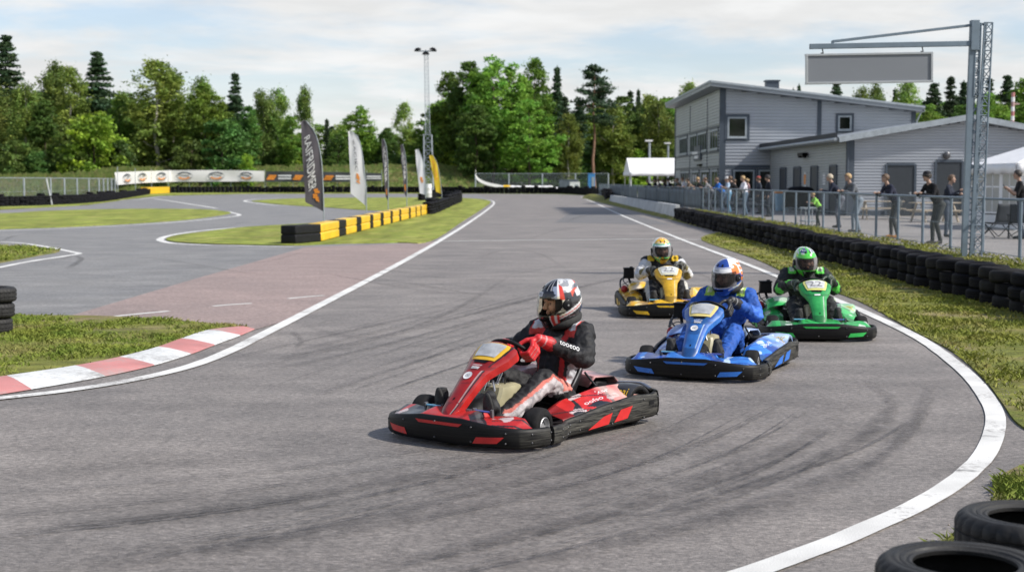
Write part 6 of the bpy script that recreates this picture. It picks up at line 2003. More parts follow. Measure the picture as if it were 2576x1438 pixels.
    S = []
    for y, z in ((-.12, .36), (-.18, .415), (-.40, .445), (-.62, .44), (-.70, .40)):
        S.append([V((x, y, z + dz)) for x, dz in ((.24, -.11), (.25, -.01), (.34, .01), (.44, .0), (.53, -.025), (.56, -.06))])
    q.loft(S, False, False)
    def efn(co):
        n = fbm(co, 5, seed + 2)
        return mixc(base, tuple(.35 * k + .5 for k in base), (n + .25) * 2)
    # subdivide by a grid for the print
    q2 = MB()
    def ec(u, v):
        k = v * (len(S) - 1); i = min(int(k), len(S) - 2); k2 = u * 5; j = min(int(k2), 4)
        a = S[i][j].lerp(S[i][j + 1], k2 - j); b_ = S[i + 1][j].lerp(S[i + 1][j + 1], k2 - j)
        return a.lerp(b_, k - i)
    q2.grid(ec, 20, 24)
    q2.build('engine_cover', 'paint', root, angle=25, solid=.008, paint=efn)
    for s in (-1, 1):
        q = MB(); q.tube(catmull([(s * .30, -.98, .30), (s * .52, -.99, .31), (s * .66, -.95, .28)], 5), .016, 8); q.build('rear_hoop', 'steel', root)
    return root

# ================================================================== DRIVERS
def hand_caps(mb, P, er, n, T, s=1.0, side=1):
    """gloved hand wrapped round a tube at P: er outward, n to the driver, T along the rim (towards the thumb side)"""
    def pt(rho, ph, t): return P + (er * math.cos(R(ph)) + n * math.sin(R(ph))) * rho * s + T * (t * s)
    k = [(-.036, 1.0), (-.012, 1.06), (.012, 1.03), (.034, .9)]
    wr = P + er * (.035 * s) + n * (.105 * s) - T * .004
    for t, L in k:
        a = pt(.056, 28, t); b = pt(.050, -38 * L, t * 1.02); c = pt(.042, -110 * L, t); d = pt(.036, -175 * L, t * .95)
        mb.caps(a, b, .0142 * s, .0135 * s, 8); mb.caps(b, c, .0135 * s, .012 * s, 8); mb.caps(c, d, .012 * s, .010 * s, 8)
        mb.caps(pt(.072, 72, t * .85), a, .017 * s, .0155 * s, 8)
        mb.caps(wr, pt(.072, 72, t * .85), .026 * s, .018 * s, 8)
    a = pt(.062, 100, .045); b = pt(.045, 145, .055); c = pt(.034, 200, .048)
    mb.caps(wr, a, .022 * s, .016 * s, 8); mb.caps(a, b, .0155 * s, .014 * s, 8); mb.caps(b, c, .014 * s, .011 * s, 8)
    return wr
HELM_PORT = (-24, 19, 74)
def helmet(parent, M, pfn, visor_m, ax=.160, ay=.200, az=.196):
    nth, nph = 112, 72
    lo, hi = -66, 90
    def pos(th, ph, sc=1.0):
        c, s_ = math.cos(R(ph)), math.sin(R(ph))
        f = max(0, math.cos(R(th))); b = max(0, -math.cos(R(th)))
        x = ax * c * math.sin(R(th)); y = (ay if math.cos(R(th)) > 0 else ay * 1.0) * c * math.cos(R(th)); z = az * s_
        if ph < 5:
            k = min(1, (5 - ph) / 40)
            y += .045 * f ** 1.6 * k; x *= 1 + .05 * k * f
        if ph < -38: z -= .03 * f * (min(1, (-38 - ph) / 25)); y -= .02 * b * min(1, (-38 - ph) / 25)
        if 28 < ph < 68 and b > .5: y -= .012 * (b - .5) * 2 * math.sin(math.pi * (ph - 28) / 40); z += .016 * (b - .5) * 2 * math.sin(math.pi * (ph - 28) / 40)
        return V((x * sc, y * sc, z * sc))
    def port(th, ph):
        e = abs(th) / HELM_PORT[2]
        if e >= 1: return False
        k = (1 - e ** 5)
        return HELM_PORT[0] * k - 1 < ph < HELM_PORT[1] * (1 - .25 * e ** 3) * (1 if e < .96 else 0)
    mb = MB()
    T = [(-180 + 360 * i / nth) for i in range(nth)]; Ph = [lo + (hi - lo) * j / nph for j in range(nph + 1)]
    ang = [(t, p) for p in Ph for t in T]
    mb.v = [tuple(M @ pos(t, p)) for t, p in ang]
    for j in range(nph):
        for i in range(nth):
            i2 = (i + 1) % nth
            tm = T[i] + 180 / nth; pm_ = (Ph[j] + Ph[j + 1]) / 2
            if port(tm, pm_): continue
            mb.f.append((j * nth + i, (j + 1) * nth + i, (j + 1) * nth + i2, j * nth + i2)); mb.m.append(0)
    A = np.array(ang)
    ho = mb.build('helmet', ['helmet', 'black'], parent, angle=60, solid=.016, paint=lambda co: pfn(A[:, 0], A[:, 1]))
    ho.modifiers['s'].material_offset = 1; ho.modifiers['s'].material_offset_rim = 1
    # padding inside
    q = MB()
    q.v = [tuple(M @ pos(t, p, .885)) for t, p in ang]
    for j in range(nph):
        for i in range(nth):
            tm = T[i] + 180 / nth; pm_ = (Ph[j] + Ph[j + 1]) / 2
            if abs(tm) < 52 and -30 < pm_ < 24: continue
            i2 = (i + 1) % nth
            q.f.append((j * nth + i, j * nth + i2, (j + 1) * nth + i2, (j + 1) * nth + i)); q.m.append(0)
    q.build('padding', 'black', ho)
    if visor_m:
        q = MB(); q.grid(lambda u, v: M @ pos(-78 + 156 * u, -27 + 50 * v, 1.014), 40, 14)
        q.build('visor', visor_m, ho)
    for s in (-1, 1):
        c = pos(84 * s, -1, 1.0); n = V((s, 0, 0))
        q = MB(); q.lathe([(.046, -.012), (.044, .006), (.032, .013), (0, .015)], 22, M @ Matrix.Translation(c) @ n.to_track_quat('Z', 'Y').to_matrix().to_4x4())
        q.lathe([(.010, .014), (.008, .019), (0, .019)], 10, M @ Matrix.Translation(c) @ n.to_track_quat('Z', 'Y').to_matrix().to_4x4(), 1)
        q.build('visor_pivot', ['black', 'steel'], ho)
    # chin vent, brow vent and rear spoiler
    q = MB()
    q.grid(lambda u, v: M @ pos(-26 + 52 * u, -41 + 6 * v, 1.012), 10, 2); q.build('vent', 'black', ho)
    for s in (-1, 1):
        q = MB(); q.grid(lambda u, v: M @ pos(s * (12 + 10 * u), 44 + 10 * v, 1.012), 4, 4); q.build('vent', 'black', ho)
    return ho, pos
SKIN = (.58, .36, .27)
def driver(kart_root, label, suit_fn, helmet_fn, visor, glove_c, head=(0, -.44, 1.0), yaw=-.3, pitch=.2, roll=0., lean=0., shoe_c=(.02, .02, .022), sole=(.03, .03, .03), wt=0.0, brow=None, sleeve=None):
    root_loc, root_rot = kart_root.location, kart_root.rotation_euler
    lx = lean
    caps = []     # a, b, ra, rb, key
    def c(a, b, ra, rb, key): caps.append((V(a), V(b), ra, rb, key))
    hd = V(head)
    nk = V((lx * .8 + (hd.x - lx) * .5, -.505, .84)); ch = V((lx * .6, -.52, .66))
    c((0, -.43, .22), (lx * .3, -.47, .40), .17, .17, 'torso'); c((lx * .3, -.47, .40), ch, .175, .175, 'torso'); c((-.09 + lx * .6, -.51, .60), (.09 + lx * .6, -.51, .60), .16, .16, 'torso')
    c((-.12 + lx * .8, -.525, .755), (.12 + lx * .8, -.525, .755), .092, .092, 'torso'); c(nk - V((0, 0, .06)), nk + V((0, .02, .05)), .075, .068, 'neck'); c(nk, hd, .066, .07, 'skin')
    # head
    Rh = Matrix.Rotation(yaw, 3, 'Z') @ Matrix.Rotation(-pitch, 3, 'X') @ Matrix.Rotation(roll, 3, 'Y')
    def H(x, y, z): return hd + Rh @ V((x, y, z))
    c(H(0, .0, .03), H(0, .0, .0), .115, .112, 'skin'); c(H(0, .035, -.06), H(0, .055, -.105), .085, .045, 'skin'); c(H(0, .100, .03), H(0, .105, .03), .022, .022, 'skin')
    c(H(0, .118, .02), H(0, .146, -.022), .010, .019, 'skin'); c(H(0, .122, -.068), H(0, .124, -.068), .016, .016, 'skin')
    for s in (-1, 1): c(H(s * .02, .12, .035), H(s * .055, .108, .032), .012, .012, 'skin'); c(H(s * .05, .095, -.02), H(s * .05, .096, -.03), .03, .03, 'skin')
    mb = MB()
    gl = MB()
    sides = []
    for s in (-1, 1):
        a = R((172 if s < 0 else -28)) + wt
        er = V((1, 0, 0)) * math.cos(a) + WU * math.sin(a)
        P = WC + V((1, 0, 0)) * (WRAD * 1.06 * math.cos(a)) + WU * (WRAD * math.sin(a))
        T = (V((1, 0, 0)) * (-math.sin(a)) + WU * math.cos(a)) * (1 if s > 0 else -1)
        g = MB(); wr = hand_caps(g, P, er, WN, T, 1.28, s)
        sh = V((s * .235 + lx * .9, -.505, .765)); el = V((s * .375 + lx * .5, -.34, .575 - .02 * s * wt)); 
        cuff = wr + (el - wr).normalized() * .12
        g.caps(wr, cuff, .044, .064, 14)
        gm = remesh(g, .0055, 2, .5)
        gp = np.array(wr); cf = np.array(cuff)
        def gfn(co, wr=np.array(wr), d=np.array((el - wr).normalized()), Tn=np.array(T)):
            t = (co - wr) @ d
            cc_ = np.repeat(np.array(glove_c)[None], len(co), 0).astype(float)
            u = (co - wr) @ Tn
            cc_[(np.abs(t - .045) < .006)] = np.array(glove_c) * .5 + .25
            cc_[(t < .01) & (np.abs(np.abs(u) - .016) < .003) & (t > -.09)] = np.array(glove_c) * .45 + .22
            cc_[(t > .10)] = np.array(glove_c) * .6
            return cc_
        paint_mesh(gm, gfn)
        sides.append((gm, s))
        c(sh, el, .098, .080, 'arm'); c(el, wr + (el - wr).normalized() * .135, .080, .056, 'fore'); c(V((s * .15 + lx * .8, -.52, .76)), sh, .098, .102, 'torso')
        hip = V((s * .11, -.42, .205)); kn = V((s * .235, .0, .415)); an = V((s * .245, .55, .19))
        c(hip, kn, .125, .096, 'thigh'); c(kn, an, .094, .068, 'shin'); c(kn + V((0, .02, .0)), kn + V((0, .04, -.02)), .096, .09, 'thigh')
        c(an, V((s * .247, .66, .155)), .052, .048, 'shoe'); c(V((s * .247, .66, .150)), V((s * .25, .725, .32)), .05, .05, 'shoe'); c(V((s * .25, .725, .32)), V((s * .25, .735, .375)), .05, .04, 'shoe')
    for a, b, ra, rb, k in caps: mb.caps(a, b, ra, rb, 14)
    bm_ = remesh(mb, .0095, 3, .5, .021, 12)
    keys = sorted({k for *_, k in caps})
    def bfn(co):
        D = np.stack([cap_dist(co, a, b, ra, rb) for a, b, ra, rb, k in caps], 1)
        kk = np.array([keys.index(k) for *_, k in caps])[D.argmin(1)]
        col = suit_fn(co, kk, keys, lx)
        sk = kk == keys.index('skin')
        hl = (co - np.array(hd)) @ np.array(Rh)          # head-local
        face = np.repeat(np.array(SKIN)[None], len(co), 0).astype(float)
        for s in (-1, 1):
            e = ((hl[:, 0] - s * .038) / .019) ** 2 + ((hl[:, 2] - .012) / .009) ** 2
            face[(e < 1) & (hl[:, 1] > .05)] = (.10, .07, .06)
            bq = ((hl[:, 0] - s * .042) / .03) ** 2 + ((hl[:, 2] - .042) / .007) ** 2
            face[(bq < 1) & (hl[:, 1] > .05)] = (.12, .075, .045)
        face[(np.abs(hl[:, 0]) < .032) & (np.abs(hl[:, 2] + .068) < .006) & (hl[:, 1] > .09)] = (.30, .12, .10)
        face[(hl[:, 2] < -.09) | (hl[:, 2] > .085)] = (.03, .03, .03)
        face[np.abs(hl[:, 0]) > .095] = (.03, .03, .03)
        col[sk] = face[sk]
        sh_ = kk == keys.index('shoe')
        col[sh_] = shoe_c
        return col
    paint_mesh(bm_, bfn)
    o = mesh_obj('person', bm_, 'suit')
    o.location = root_loc; o.rotation_euler = root_rot
    tag(o, label, 'person', 'kart drivers')
    for gm, s in sides: mesh_obj('glove', gm, 'glove', o)
    M4 = Matrix.Translation(hd) @ Rh.to_4x4()
    ho, hp = helmet(o, M4, helmet_fn, visor)
    if brow:
        q = MB(); q.grid(lambda u, v: M4 @ hp(24 - 34 * u + brow[2], 24.5 + 11 * v, 1.008), 8, 3, 0)
        q.text(brow[0], lambda x, y: M4 @ hp(20 - 26 * x + brow[2], 27 + 6.5 * y, 1.013), 1)
        q.build('brow_sticker', ['print_white', 'print_dark'], ho)
    # padded neck collar
    q = MB(); P = []
    for k in range(28):
        a = 2 * math.pi * k / 28
        P.append(nk + V((.128 * math.cos(a), .125 * math.sin(a) + .01, .045 - .045 * math.sin(a))))
    q.tube(P, .047, 12, 0, True); q.build('neck_collar', mat('collar', (.022, .022, .022), .8, bump=.4, bs=40), o)
    # shoe soles
    for s in (-1, 1):
        q = MB(); q.grid(lambda u, v: (s * .248 + .047 * math.cos(u * 6.283) * v * (1 - .18 * math.sin(u * 6.283)), .772 + .006 * (1 - v) - .035 * (1 - math.sin(u * 6.283)) * v * .5, .285 + .125 * math.sin(u * 6.283) * v), 24, 4)
        q.build('shoe_sole', mat('sole', sole, .8, var=.3, vs=30), o, solid=-.012)
    if sleeve:
        # lettering printed along the near forearm
        s = -1
        a = R(172) + wt
        er = V((1, 0, 0)) * math.cos(a) + WU * math.sin(a); P = WC + V((1, 0, 0)) * (WRAD * 1.06 * math.cos(a)) + WU * (WRAD * math.sin(a))
        wr = P + er * (.035 * 1.28) + WN * (.105 * 1.28); el = V((s * .375 + lx * .5, -.34, .575 + .02 * wt))
        d = (el - wr).normalized(); out = V((-.80, .25, .62)); out = (out - d * out.dot(d)).normalized(); up = out.cross(d); up = up if up.z > 0 else -up
        q = MB(); q.text(sleeve, lambda x, y: wr + d * (.165 + .19 * x) + (out * math.cos((y - .5) * .62) + up * math.sin((y - .5) * .62)) * (.076 + .020 * x), 0)
        q.build('sleeve_lettering', 'print_white', o)
    return o
def K(kk, keys, *n): return np.isin(kk, [keys.index(x) for x in n if x in keys])
def put(c, mask, col): c[mask] = col
def legx(co): return np.abs(co[:, 0]) - np.interp(co[:, 1], [-.42, 0, .55], [.11, .235, .245])

def suit_red(co, kk, keys, lx):
    c = np.repeat(np.array((.013, .013, .015))[None], len(co), 0).astype(float)
    x = np.abs(co[:, 0] - lx * .8); z, y = co[:, 2], co[:, 1]
    T = K(kk, keys, 'torso', 'arm')
    put(c, T & (z > .74) & (x > .115) & (x < .235), (.60, .06, .05))
    put(c, T & (z > .795) & (x > .13) & (x < .225), (.62, .63, .65))
    put(c, K(kk, keys, 'torso') & (z > .60) & (z <= .79) & (x > .10) & (x < .145) & (y > -.5), (.55, .04, .04))
    put(c, K(kk, keys, 'torso') & (x > .115) & (z < .56) & (y < -.40), (.42, .42, .45)); put(c, K(kk, keys, 'torso') & (x > .10) & (x < .135) & (z < .6) & (y > -.44), (.58, .03, .03))
    L = K(kk, keys, 'thigh', 'shin'); lg = legx(co)
    n = fbm(co * np.array([1, .5, 1]), 9, 3)
    w = np.abs(np.sin(co[:, 1] * 19 + co[:, 2] * 24 + 2.4 * n))  # diagonal streaks: crease shade painted dark into the silver leg stripe
    rz = co[:, 2] - np.interp(co[:, 1], [-.42, 0, .55], [.205, .415, .19])
    out = L & (lg > .030) & (rz < .062)
    put(c, out, (.43, .395, .40)); put(c, out & (w < .16), (.27, .25, .265)); put(c, L & (lg > .022) & (rz > .040) & (rz < .066), (.50, .13, .10))
    put(c, L & (lg > .02) & (z < .30) & (y < -.05), (.012, .012, .013)); put(c, L & (y < -.16) & (z > .31) & (lg > .0), (.58, .20, .16))
    put(c, K(kk, keys, 'neck'), (.02, .02, .022))
    return c
def suit_blue(co, kk, keys, lx):
    c = np.repeat(np.array((.016, .085, .37))[None], len(co), 0).astype(float)
    x = np.abs(co[:, 0] - lx * .8); z, y = co[:, 2], co[:, 1]
    T = K(kk, keys, 'torso', 'arm')
    put(c, T & (z > .775) & (x > .125) & (x < .225), (.42, .66, .10)); put(c, T & (z > .81) & (x > .15) & (x < .205), (.66, .74, .42))
    put(c, K(kk, keys, 'arm', 'fore') & (fbm(co, 6, 2) > .42), (.05, .16, .62))
    put(c, K(kk, keys, 'neck'), (.02, .02, .022))
    return c
def suit_green(co, kk, keys, lx):
    c = np.repeat(np.array((.012, .014, .014))[None], len(co), 0).astype(float)
    x = np.abs(co[:, 0] - lx * .8); z, y = co[:, 2], co[:, 1]
    put(c, K(kk, keys, 'torso', 'arm') & (z > .785) & (x > .13) & (x < .24), (.12, .62, .08)); put(c, K(kk, keys, 'torso', 'arm') & (z > .815) & (x > .16) & (x < .225), (.62, .72, .55))
    put(c, K(kk, keys, 'fore') & (fbm(co, 9, 2) > .18), (.10, .50, .07)); put(c, K(kk, keys, 'thigh') & (legx(co) > .06), (.35, .42, .33))
    return c
def suit_yellow(co, kk, keys, lx):
    c = np.repeat(np.array((.016, .016, .018))[None], len(co), 0).astype(float)
    x = np.abs(co[:, 0] - lx * .8); z, y = co[:, 2], co[:, 1]
    put(c, K(kk, keys, 'arm', 'fore'), (.52, .53, .55)); put(c, K(kk, keys, 'fore') & (fbm(co, 8, 3) > .05), (.15, .13, .05))
    put(c, K(kk, keys, 'torso', 'arm') & (z > .785) & (x > .13) & (x < .24), (.66, .42, .02)); put(c, K(kk, keys, 'thigh', 'shin') & (legx(co) > .04), (.45, .44, .40))
    return c
def base_cols(n, c): return np.repeat(np.array(c)[None], n, 0).astype(float)
def helm_red(th, ph):
    c = base_cols(len(th), (.62, .62, .62))
    a = np.abs(th)
    n = np.array([noise.noise(V((math.sin(R(t)) * 2.6, math.cos(R(t)) * 2.6 + p * .05, p * .06))) for t, p in zip(th, ph)])
    put(c, (a > 78) & (ph < 16), (.014, .014, .016)); put(c, (n > .10) & (a > 70) & (ph > 10), (.28, .29, .31)); put(c, (a < 60) & (ph > 18) & (ph < 86), (.012, .013, .018)); put(c, (np.abs(np.abs(a - 30) - 9) < 1.6) & (ph > 40) & (ph < 84), (.45, .45, .47)); put(c, (a > 44) & (a < 62) & (ph > 14) & (ph < 52) & (n > -.2), (.24, .28, .38))
    put(c, (a > 66) & (a < 80) & (ph > 14) & (ph < 66 - (a - 60)), (.62, .05, .03)); put(c, (a > 60) & (a < 66) & (ph > 14) & (ph < 62), (.75, .75, .76)); put(c, (a > 80) & (a < 118) & (ph > -22) & (ph < 30), (.03, .03, .035))
    put(c, (a > 100) & (a < 170) & (np.abs(ph - 30 - (a - 110) * .35 + 8 * n) < 5), (.62, .08, .04)); put(c, (a > 118) & (n > .18) & (ph < 45), (.10, .10, .11))
    put(c, (ph < -20) & (a < 55), (.012, .012, .014)); put(c, (ph < -18) & (a > 55), (.02, .02, .022))
    d = ph + 30 - (a - 60) * .42
    put(c, (a > 58) & (np.abs(d) < 3.2), (.72, .72, .72)); put(c, (a > 64) & (np.abs(d + 8) < 2.2), (.66, .66, .66)); put(c, (a > 60) & (a < 130) & (np.abs(d + 4.5) < 1.6), (.55, .05, .04))
    put(c, (a > 40) & (a < 62) & (ph < -24) & (ph > -58), (.60, .05, .04)); put(c, (a > 36) & (a < 41) & (ph < -20) & (ph > -60), (.74, .74, .74)); put(c, (a > 50) & (a < 55) & (ph < -24) & (ph > -50), (.74, .74, .74))
    return c
def helm_blue(th, ph):
    c = base_cols(len(th), (.72, .73, .75)); a = np.abs(th)
    put(c, (a < 52) & (ph > 42) & (ph < 88), (.02, .06, .30)); put(c, (a < 70) & (ph > 36) & (ph < 40), (.03, .08, .34))
    put(c, (a > 58) & (a < 95) & (ph > 12) & (ph < 52 - np.abs(a - 78) * .7), (.80, .20, .03))
    put(c, (a > 70) & (a < 120) & (ph > -26) & (ph < 14), (.02, .07, .32)); put(c, (a > 100) & (a < 160) & (ph > -40) & (ph < 52) & (np.sin(ph * .35 + a * .1) > -.55), (.80, .20, .03))
    put(c, (ph < -30) & (a < 90), (.03, .09, .38)); put(c, (a > 46) & (a < 110) & (np.abs(ph + 36 - (a - 60) * .3) < 3), (.70, .72, .76)); put(c, (a > 96) & (a < 126) & (ph < -30), (.72, .16, .03)); put(c, (a > 126) & (ph < -20), (.03, .08, .34))
    return c
def helm_green(th, ph):
    c = base_cols(len(th), (.09, .58, .06)); a = np.abs(th)
    n = np.array([noise.noise(V((math.sin(R(t)) * 2.2, math.cos(R(t)) * 2.2 + 3, p * .05))) for t, p in zip(th, ph)])
    put(c, (ph > 40) & (a > 20) & (n > -.12), (.66, .68, .70)); put(c, (ph > 46) & (ph < 78) & (a < 60) & (n < .05), (.08, .10, .20)); put(c, (a > 80) & (a < 130) & (ph > -10) & (ph < 36) & (n > -.1), (.52, .56, .60)); put(c, (n > .34), (.40, .70, .08)); put(c, (n < -.40), (.04, .22, .08))
    put(c, (a < 60) & (ph > 18) & (ph < 34), (.09, .60, .06)); put(c, (ph < -30) & (a < 40), (.02, .025, .02))
    return c
def helm_yellow(th, ph):
    c = base_cols(len(th), (.72, .62, .30)); a = np.abs(th)
    n = np.array([noise.noise(V((math.sin(R(t)) * 3, math.cos(R(t)) * 3 + 7, p * .06))) for t, p in zip(th, ph)])
    put(c, (a > 70) & (ph > 0), (.74, .74, .66)); put(c, (ph > 34) & (a < 66) & (n > -.1), (.78, .50, .03)); put(c, (ph > 34) & (a < 60) & (np.abs(n) < .07), (.60, .08, .03)); put(c, (ph > 18) & (ph < 36) & (a < 80), (.12, .46, .30)); put(c, (ph > 22) & (ph < 30) & (a < 60), (.70, .80, .82))
    put(c, (ph < -24) & (n > .0), (.08, .50, .14)); put(c, (ph < -24) & (n <= .0), (.74, .52, .04)); put(c, (ph < -34) & (a < 30), (.72, .40, .03)); put(c, (a > 60) & (ph < 6) & (n > .25), (.03, .28, .52))
    return c
VIS_CLEAR = clear_mat('visor_yellowish', (.98, .94, .82), .01, .05, .12)
VIS_SMOKE = clear_mat('visor_smoked', (.42, .40, .40), .10, .06)
k1 = kart('red go-kart in front, nearest the camera, with a yellow-edged number plate', (.085, 11.95, 0), R(142.4), (.48, .018, .016), (.016, .017, .020), (.50, .40, .40), 3, (.70, .42, .03), None, (.55, .02, .02), None, (.74, .50, .44), .14,
          [('oofso', .36, .60, .30, .10), ('TIT', .30, .40, .50, .09), ('ksr', .60, .76, .46, .12)], ('oeasoo', 'OISNOI', 'OD', 'Freosokoo'))
driver(k1, 'person in a black racing suit and red gloves driving the red go-kart', suit_red, helm_red, VIS_CLEAR, (.55, .018, .022), (-.075, -.43, 1.030), -.42, .14, -.05, -.03, brow=('OIHO', '', 0), sleeve='tooeoo', wt=.05)
k2 = kart('blue go-kart second in line, driven by the person in blue', (2.19, 15.74, 0), R(157), (.035, .19, .62), (.018, .07, .34), (.46, .60, .80), 12, (.66, .55, .20), None, (.025, .15, .55), (.30, .42, .66), (.62, .70, .80), .12,
          [('ooll', .36, .60, .36, .12)], ('oITo', 'IOOI', 'OO', 'ooloo'))
driver(k2, 'person in bright blue racing suit and orange-white-blue helmet driving the blue go-kart', suit_blue, helm_blue, VIS_SMOKE, (.016, .016, .018), (-.045, -.42, 1.0), -.34, .20, -.06, -.03, brow=('OIIO', '', 0), wt=.03)
k3 = kart('yellow go-kart farthest back, behind the blue go-kart', (2.40, 22.55, 0), R(179), (.78, .46, .018), (.62, .32, .012), (.74, .62, .30), 21, (.62, .60, .45), '22', (.70, .42, .015), (.72, .46, .05), (.74, .62, .30), .08)
driver(k3, 'person in a black and silver suit with yellow shoulders in the yellow go-kart', suit_yellow, helm_yellow, VIS_SMOKE, (.05, .05, .04), (.04, -.44, .965), .12, .12, .06, .02)
k4 = kart('green go-kart on the outside, closest to the right white line', (4.02, 19.45, 0), R(176), (.035, .44, .10), (.02, .24, .06), (.55, .66, .56), 33, (.62, .62, .20), '22', (.03, .42, .08), (.30, .55, .34), (.60, .68, .60), .08)
driver(k4, 'person in a black suit with green shoulders and green helmet in the green go-kart', suit_green, helm_green, VIS_SMOKE, (.03, .05, .03), (.03, -.44, .955), .22, .16, .08, .02)

# ================================================================== SPECTATORS
def spectator(label, px, Y, shirt, pants, hair, h=1.75, pose='rail', rz=90, skin=(.40, .27, .21), sleeves=True, cap_=None, shoes=(.05, .05, .05), x=None, group='spectators at the fence', phone=False, band=None, hairy=1.0):
    k = h / 1.75
    xx = sx(px, Y) if x is None else x
    caps = []
    def c(a, b, ra, rb, key): caps.append((V(a) * k, V(b) * k, ra * k, rb * k, key))
    ly = .23 if pose == 'rail' else (.05 if pose != 'stand' else 0)
    c((-.055, -ly * .5, .95), (.055, -ly * .5, .95), .125, .125, 'pants'); c((0, -ly * .4, 1.02), (0, ly * .3, 1.22), .125, .135, 'shirt'); c((-.06, ly * .4, 1.28), (.06, ly * .4, 1.28), .125, .125, 'shirt')
    c((-.12, ly * .75, 1.42), (.12, ly * .75, 1.42), .068, .068, 'shirt'); c((0, ly * .8, 1.44), (0, ly + .02, 1.56), .055, .052, 'skin')
    hz_ = 1.645; hy = ly + .05
    c((0, hy - .015, hz_ + .015), (0, hy + .0, hz_), .092, .088, 'skin'); c((0, hy + .04, hz_ - .06), (0, hy + .055, hz_ - .085), .055, .035, 'skin'); c((0, hy + .088, hz_ + .01), (0, hy + .108, hz_ - .02), .009, .014, 'skin')
    for s in (-1, 1):
        c((s * .09, hy - .01, hz_), (s * .094, hy - .012, hz_ - .02), .016, .013, 'skin')
        st = .05 * s
        c((s * .085, -ly * .5, .92), (s * .10, .02 - .02 * s, .50), .092, .062, 'pants'); c((s * .10, .02 - .02 * s, .50), (s * .11, -.05 + st * .6, .09), .062, .048, 'pants'); c((s * .11, -.06 + st * .6, .05), (s * .12, .10 + st * .6, .035), .045, .036, 'shoe')
        sh = (s * .19, ly * .75, 1.40)
        ak = 'sleeve' if sleeves else 'skin'
        if pose == 'rail':
            el = (s * .26, ly * .75 + .10, 1.16); wr = (s * .11, ly + .27, 1.235)
        elif pose == 'phone':
            el = (s * .25, ly + .08, 1.14); wr = (s * .07, ly + .30, 1.30)
        elif pose == 'fold':
            el = (s * .25, ly + .08, 1.15); wr = (-s * .10, ly + .20, 1.17)
        elif pose == 'reach':
            el = (s * .27, ly + .08, 1.18); wr = (s * .22, ly + .33, 1.32) if s > 0 else (s * .15, ly + .25, 1.22)
        else:
            el = (s * .25, ly - .04, 1.14); wr = (s * .24, ly + .06, .90)
        c(sh, el, .056, .044, 'sleeve'); c(el, wr, .043, .030, ak)
        d = (V(wr) - V(el)).normalized()
        hd_ = V(wr) + d * .045
        c(wr, hd_, .030, .034, 'skin')
        dn = V((0, .2, -1)); lat = d.cross(dn).normalized()
        for f in range(4):
            o = lat * ((f - 1.5) * .018)
            c(hd_ + o, hd_ + o + d * .045 + dn * .012, .011, .010, 'skin'); c(hd_ + o + d * .045 + dn * .012, hd_ + o + d * .06 + dn * .045, .010, .008, 'skin')
        c(hd_ - lat * .03 * -s, hd_ + lat * (.045 * s) + d * .03, .012, .010, 'skin')
    mb = MB()
    for a, b, ra, rb, q in caps: mb.caps(a, b, ra, rb, 10)
    me = remesh(mb, .016 * k, 2, .5, .004, 12)
    keys = sorted({q for *_, q in caps})
    def fn(co):
        D = np.stack([cap_dist(co, a, b, ra, rb) for a, b, ra, rb, q in caps], 1)
        kk = np.array([keys.index(q) for *_, q in caps])[D.argmin(1)]
        pal = {'shirt': shirt, 'sleeve': shirt, 'pants': pants, 'skin': skin, 'shoe': shoes}
        col = np.array([pal[q] for q in keys])[kk].astype(float)
        if band is not None:
            z = co[:, 2] / k
            col[np.isin(kk, [keys.index('shirt'), keys.index('sleeve')]) & (z > 1.20) & (z < 1.33)] = band
        for s in (-1, 1):
            e = ((co[:, 0] / k - s * .032) / .016) ** 2 + ((co[:, 2] / k - hz_ - .012) / .010) ** 2
            col[(e < 1) & (co[:, 1] / k > hy + .05)] = (.09, .06, .05)
        col[(np.abs(co[:, 0] / k) < .025) & (np.abs(co[:, 2] / k - hz_ + .055) < .006) & (co[:, 1] / k > hy + .05)] = (.26, .11, .09)
        return col
    paint_mesh(me, fn)
    o = mesh_obj('person', me, 'cloth')
    o.location = (xx, Y, ZT); o.rotation_euler = (0, 0, R(rz))
    tag(o, label, 'person', group)
    q = MB()
    if cap_ is not None:
        q.lathe([(.100, -.005), (.103, .03), (.09, .075), (.055, .10), (0, .108)], 18, Matrix.Translation(V((0, hy - .012, hz_ + .035)) * k) @ Matrix.Scale(k, 4))
        q.grid(lambda u, v: V((.085 * (u - .5) * 2 * (1 - .25 * v), hy + .07 + .085 * v - .03 * (2 * u - 1) ** 2, hz_ + .038 - .012 * v)) * k, 8, 4)
        q.build('cap', mat('cap', cap_, .8), o, solid=.006)
    if hair is not None:
        q = MB()
        vs, fs = [], []
        nu, nv = 20, 9
        hm = []
        for j in range(nv + 1):
            for i in range(nu):
                th = 2 * math.pi * i / nu; f = max(0, math.cos(th))
                lowest = -38 + 68 * f ** .8 if cap_ is None else -38 + 30 * f
                ph = R(lowest + (90 - lowest) * j / nv)
                rr = .101 * hairy * (1 + .05 * noise.noise(V((i * .9, j * .9, px))))
                vs.append(V((rr * math.cos(ph) * math.sin(th), hy - .012 + rr * 1.06 * math.cos(ph) * math.cos(th), hz_ + .018 + rr * 1.0 * math.sin(ph))) * k)
        for j in range(nv):
            for i in range(nu): fs.append((j * nu + i, j * nu + (i + 1) % nu, (j + 1) * nu + (i + 1) % nu, (j + 1) * nu + i))
        q.add(vs, fs); q.build('hair', 'hair', o, solid=.008, paint=lambda co: np.repeat(np.array(hair)[None], len(co), 0))
    if phone:
        q = MB(); q.box(V((0, ly + .36, 1.33)) * k, (.075 * k, .012, .15 * k), 0, Matrix.Rotation(R(-25), 3, 'X')); q.build('phone', 'black', o, bevel=.004)
    return o
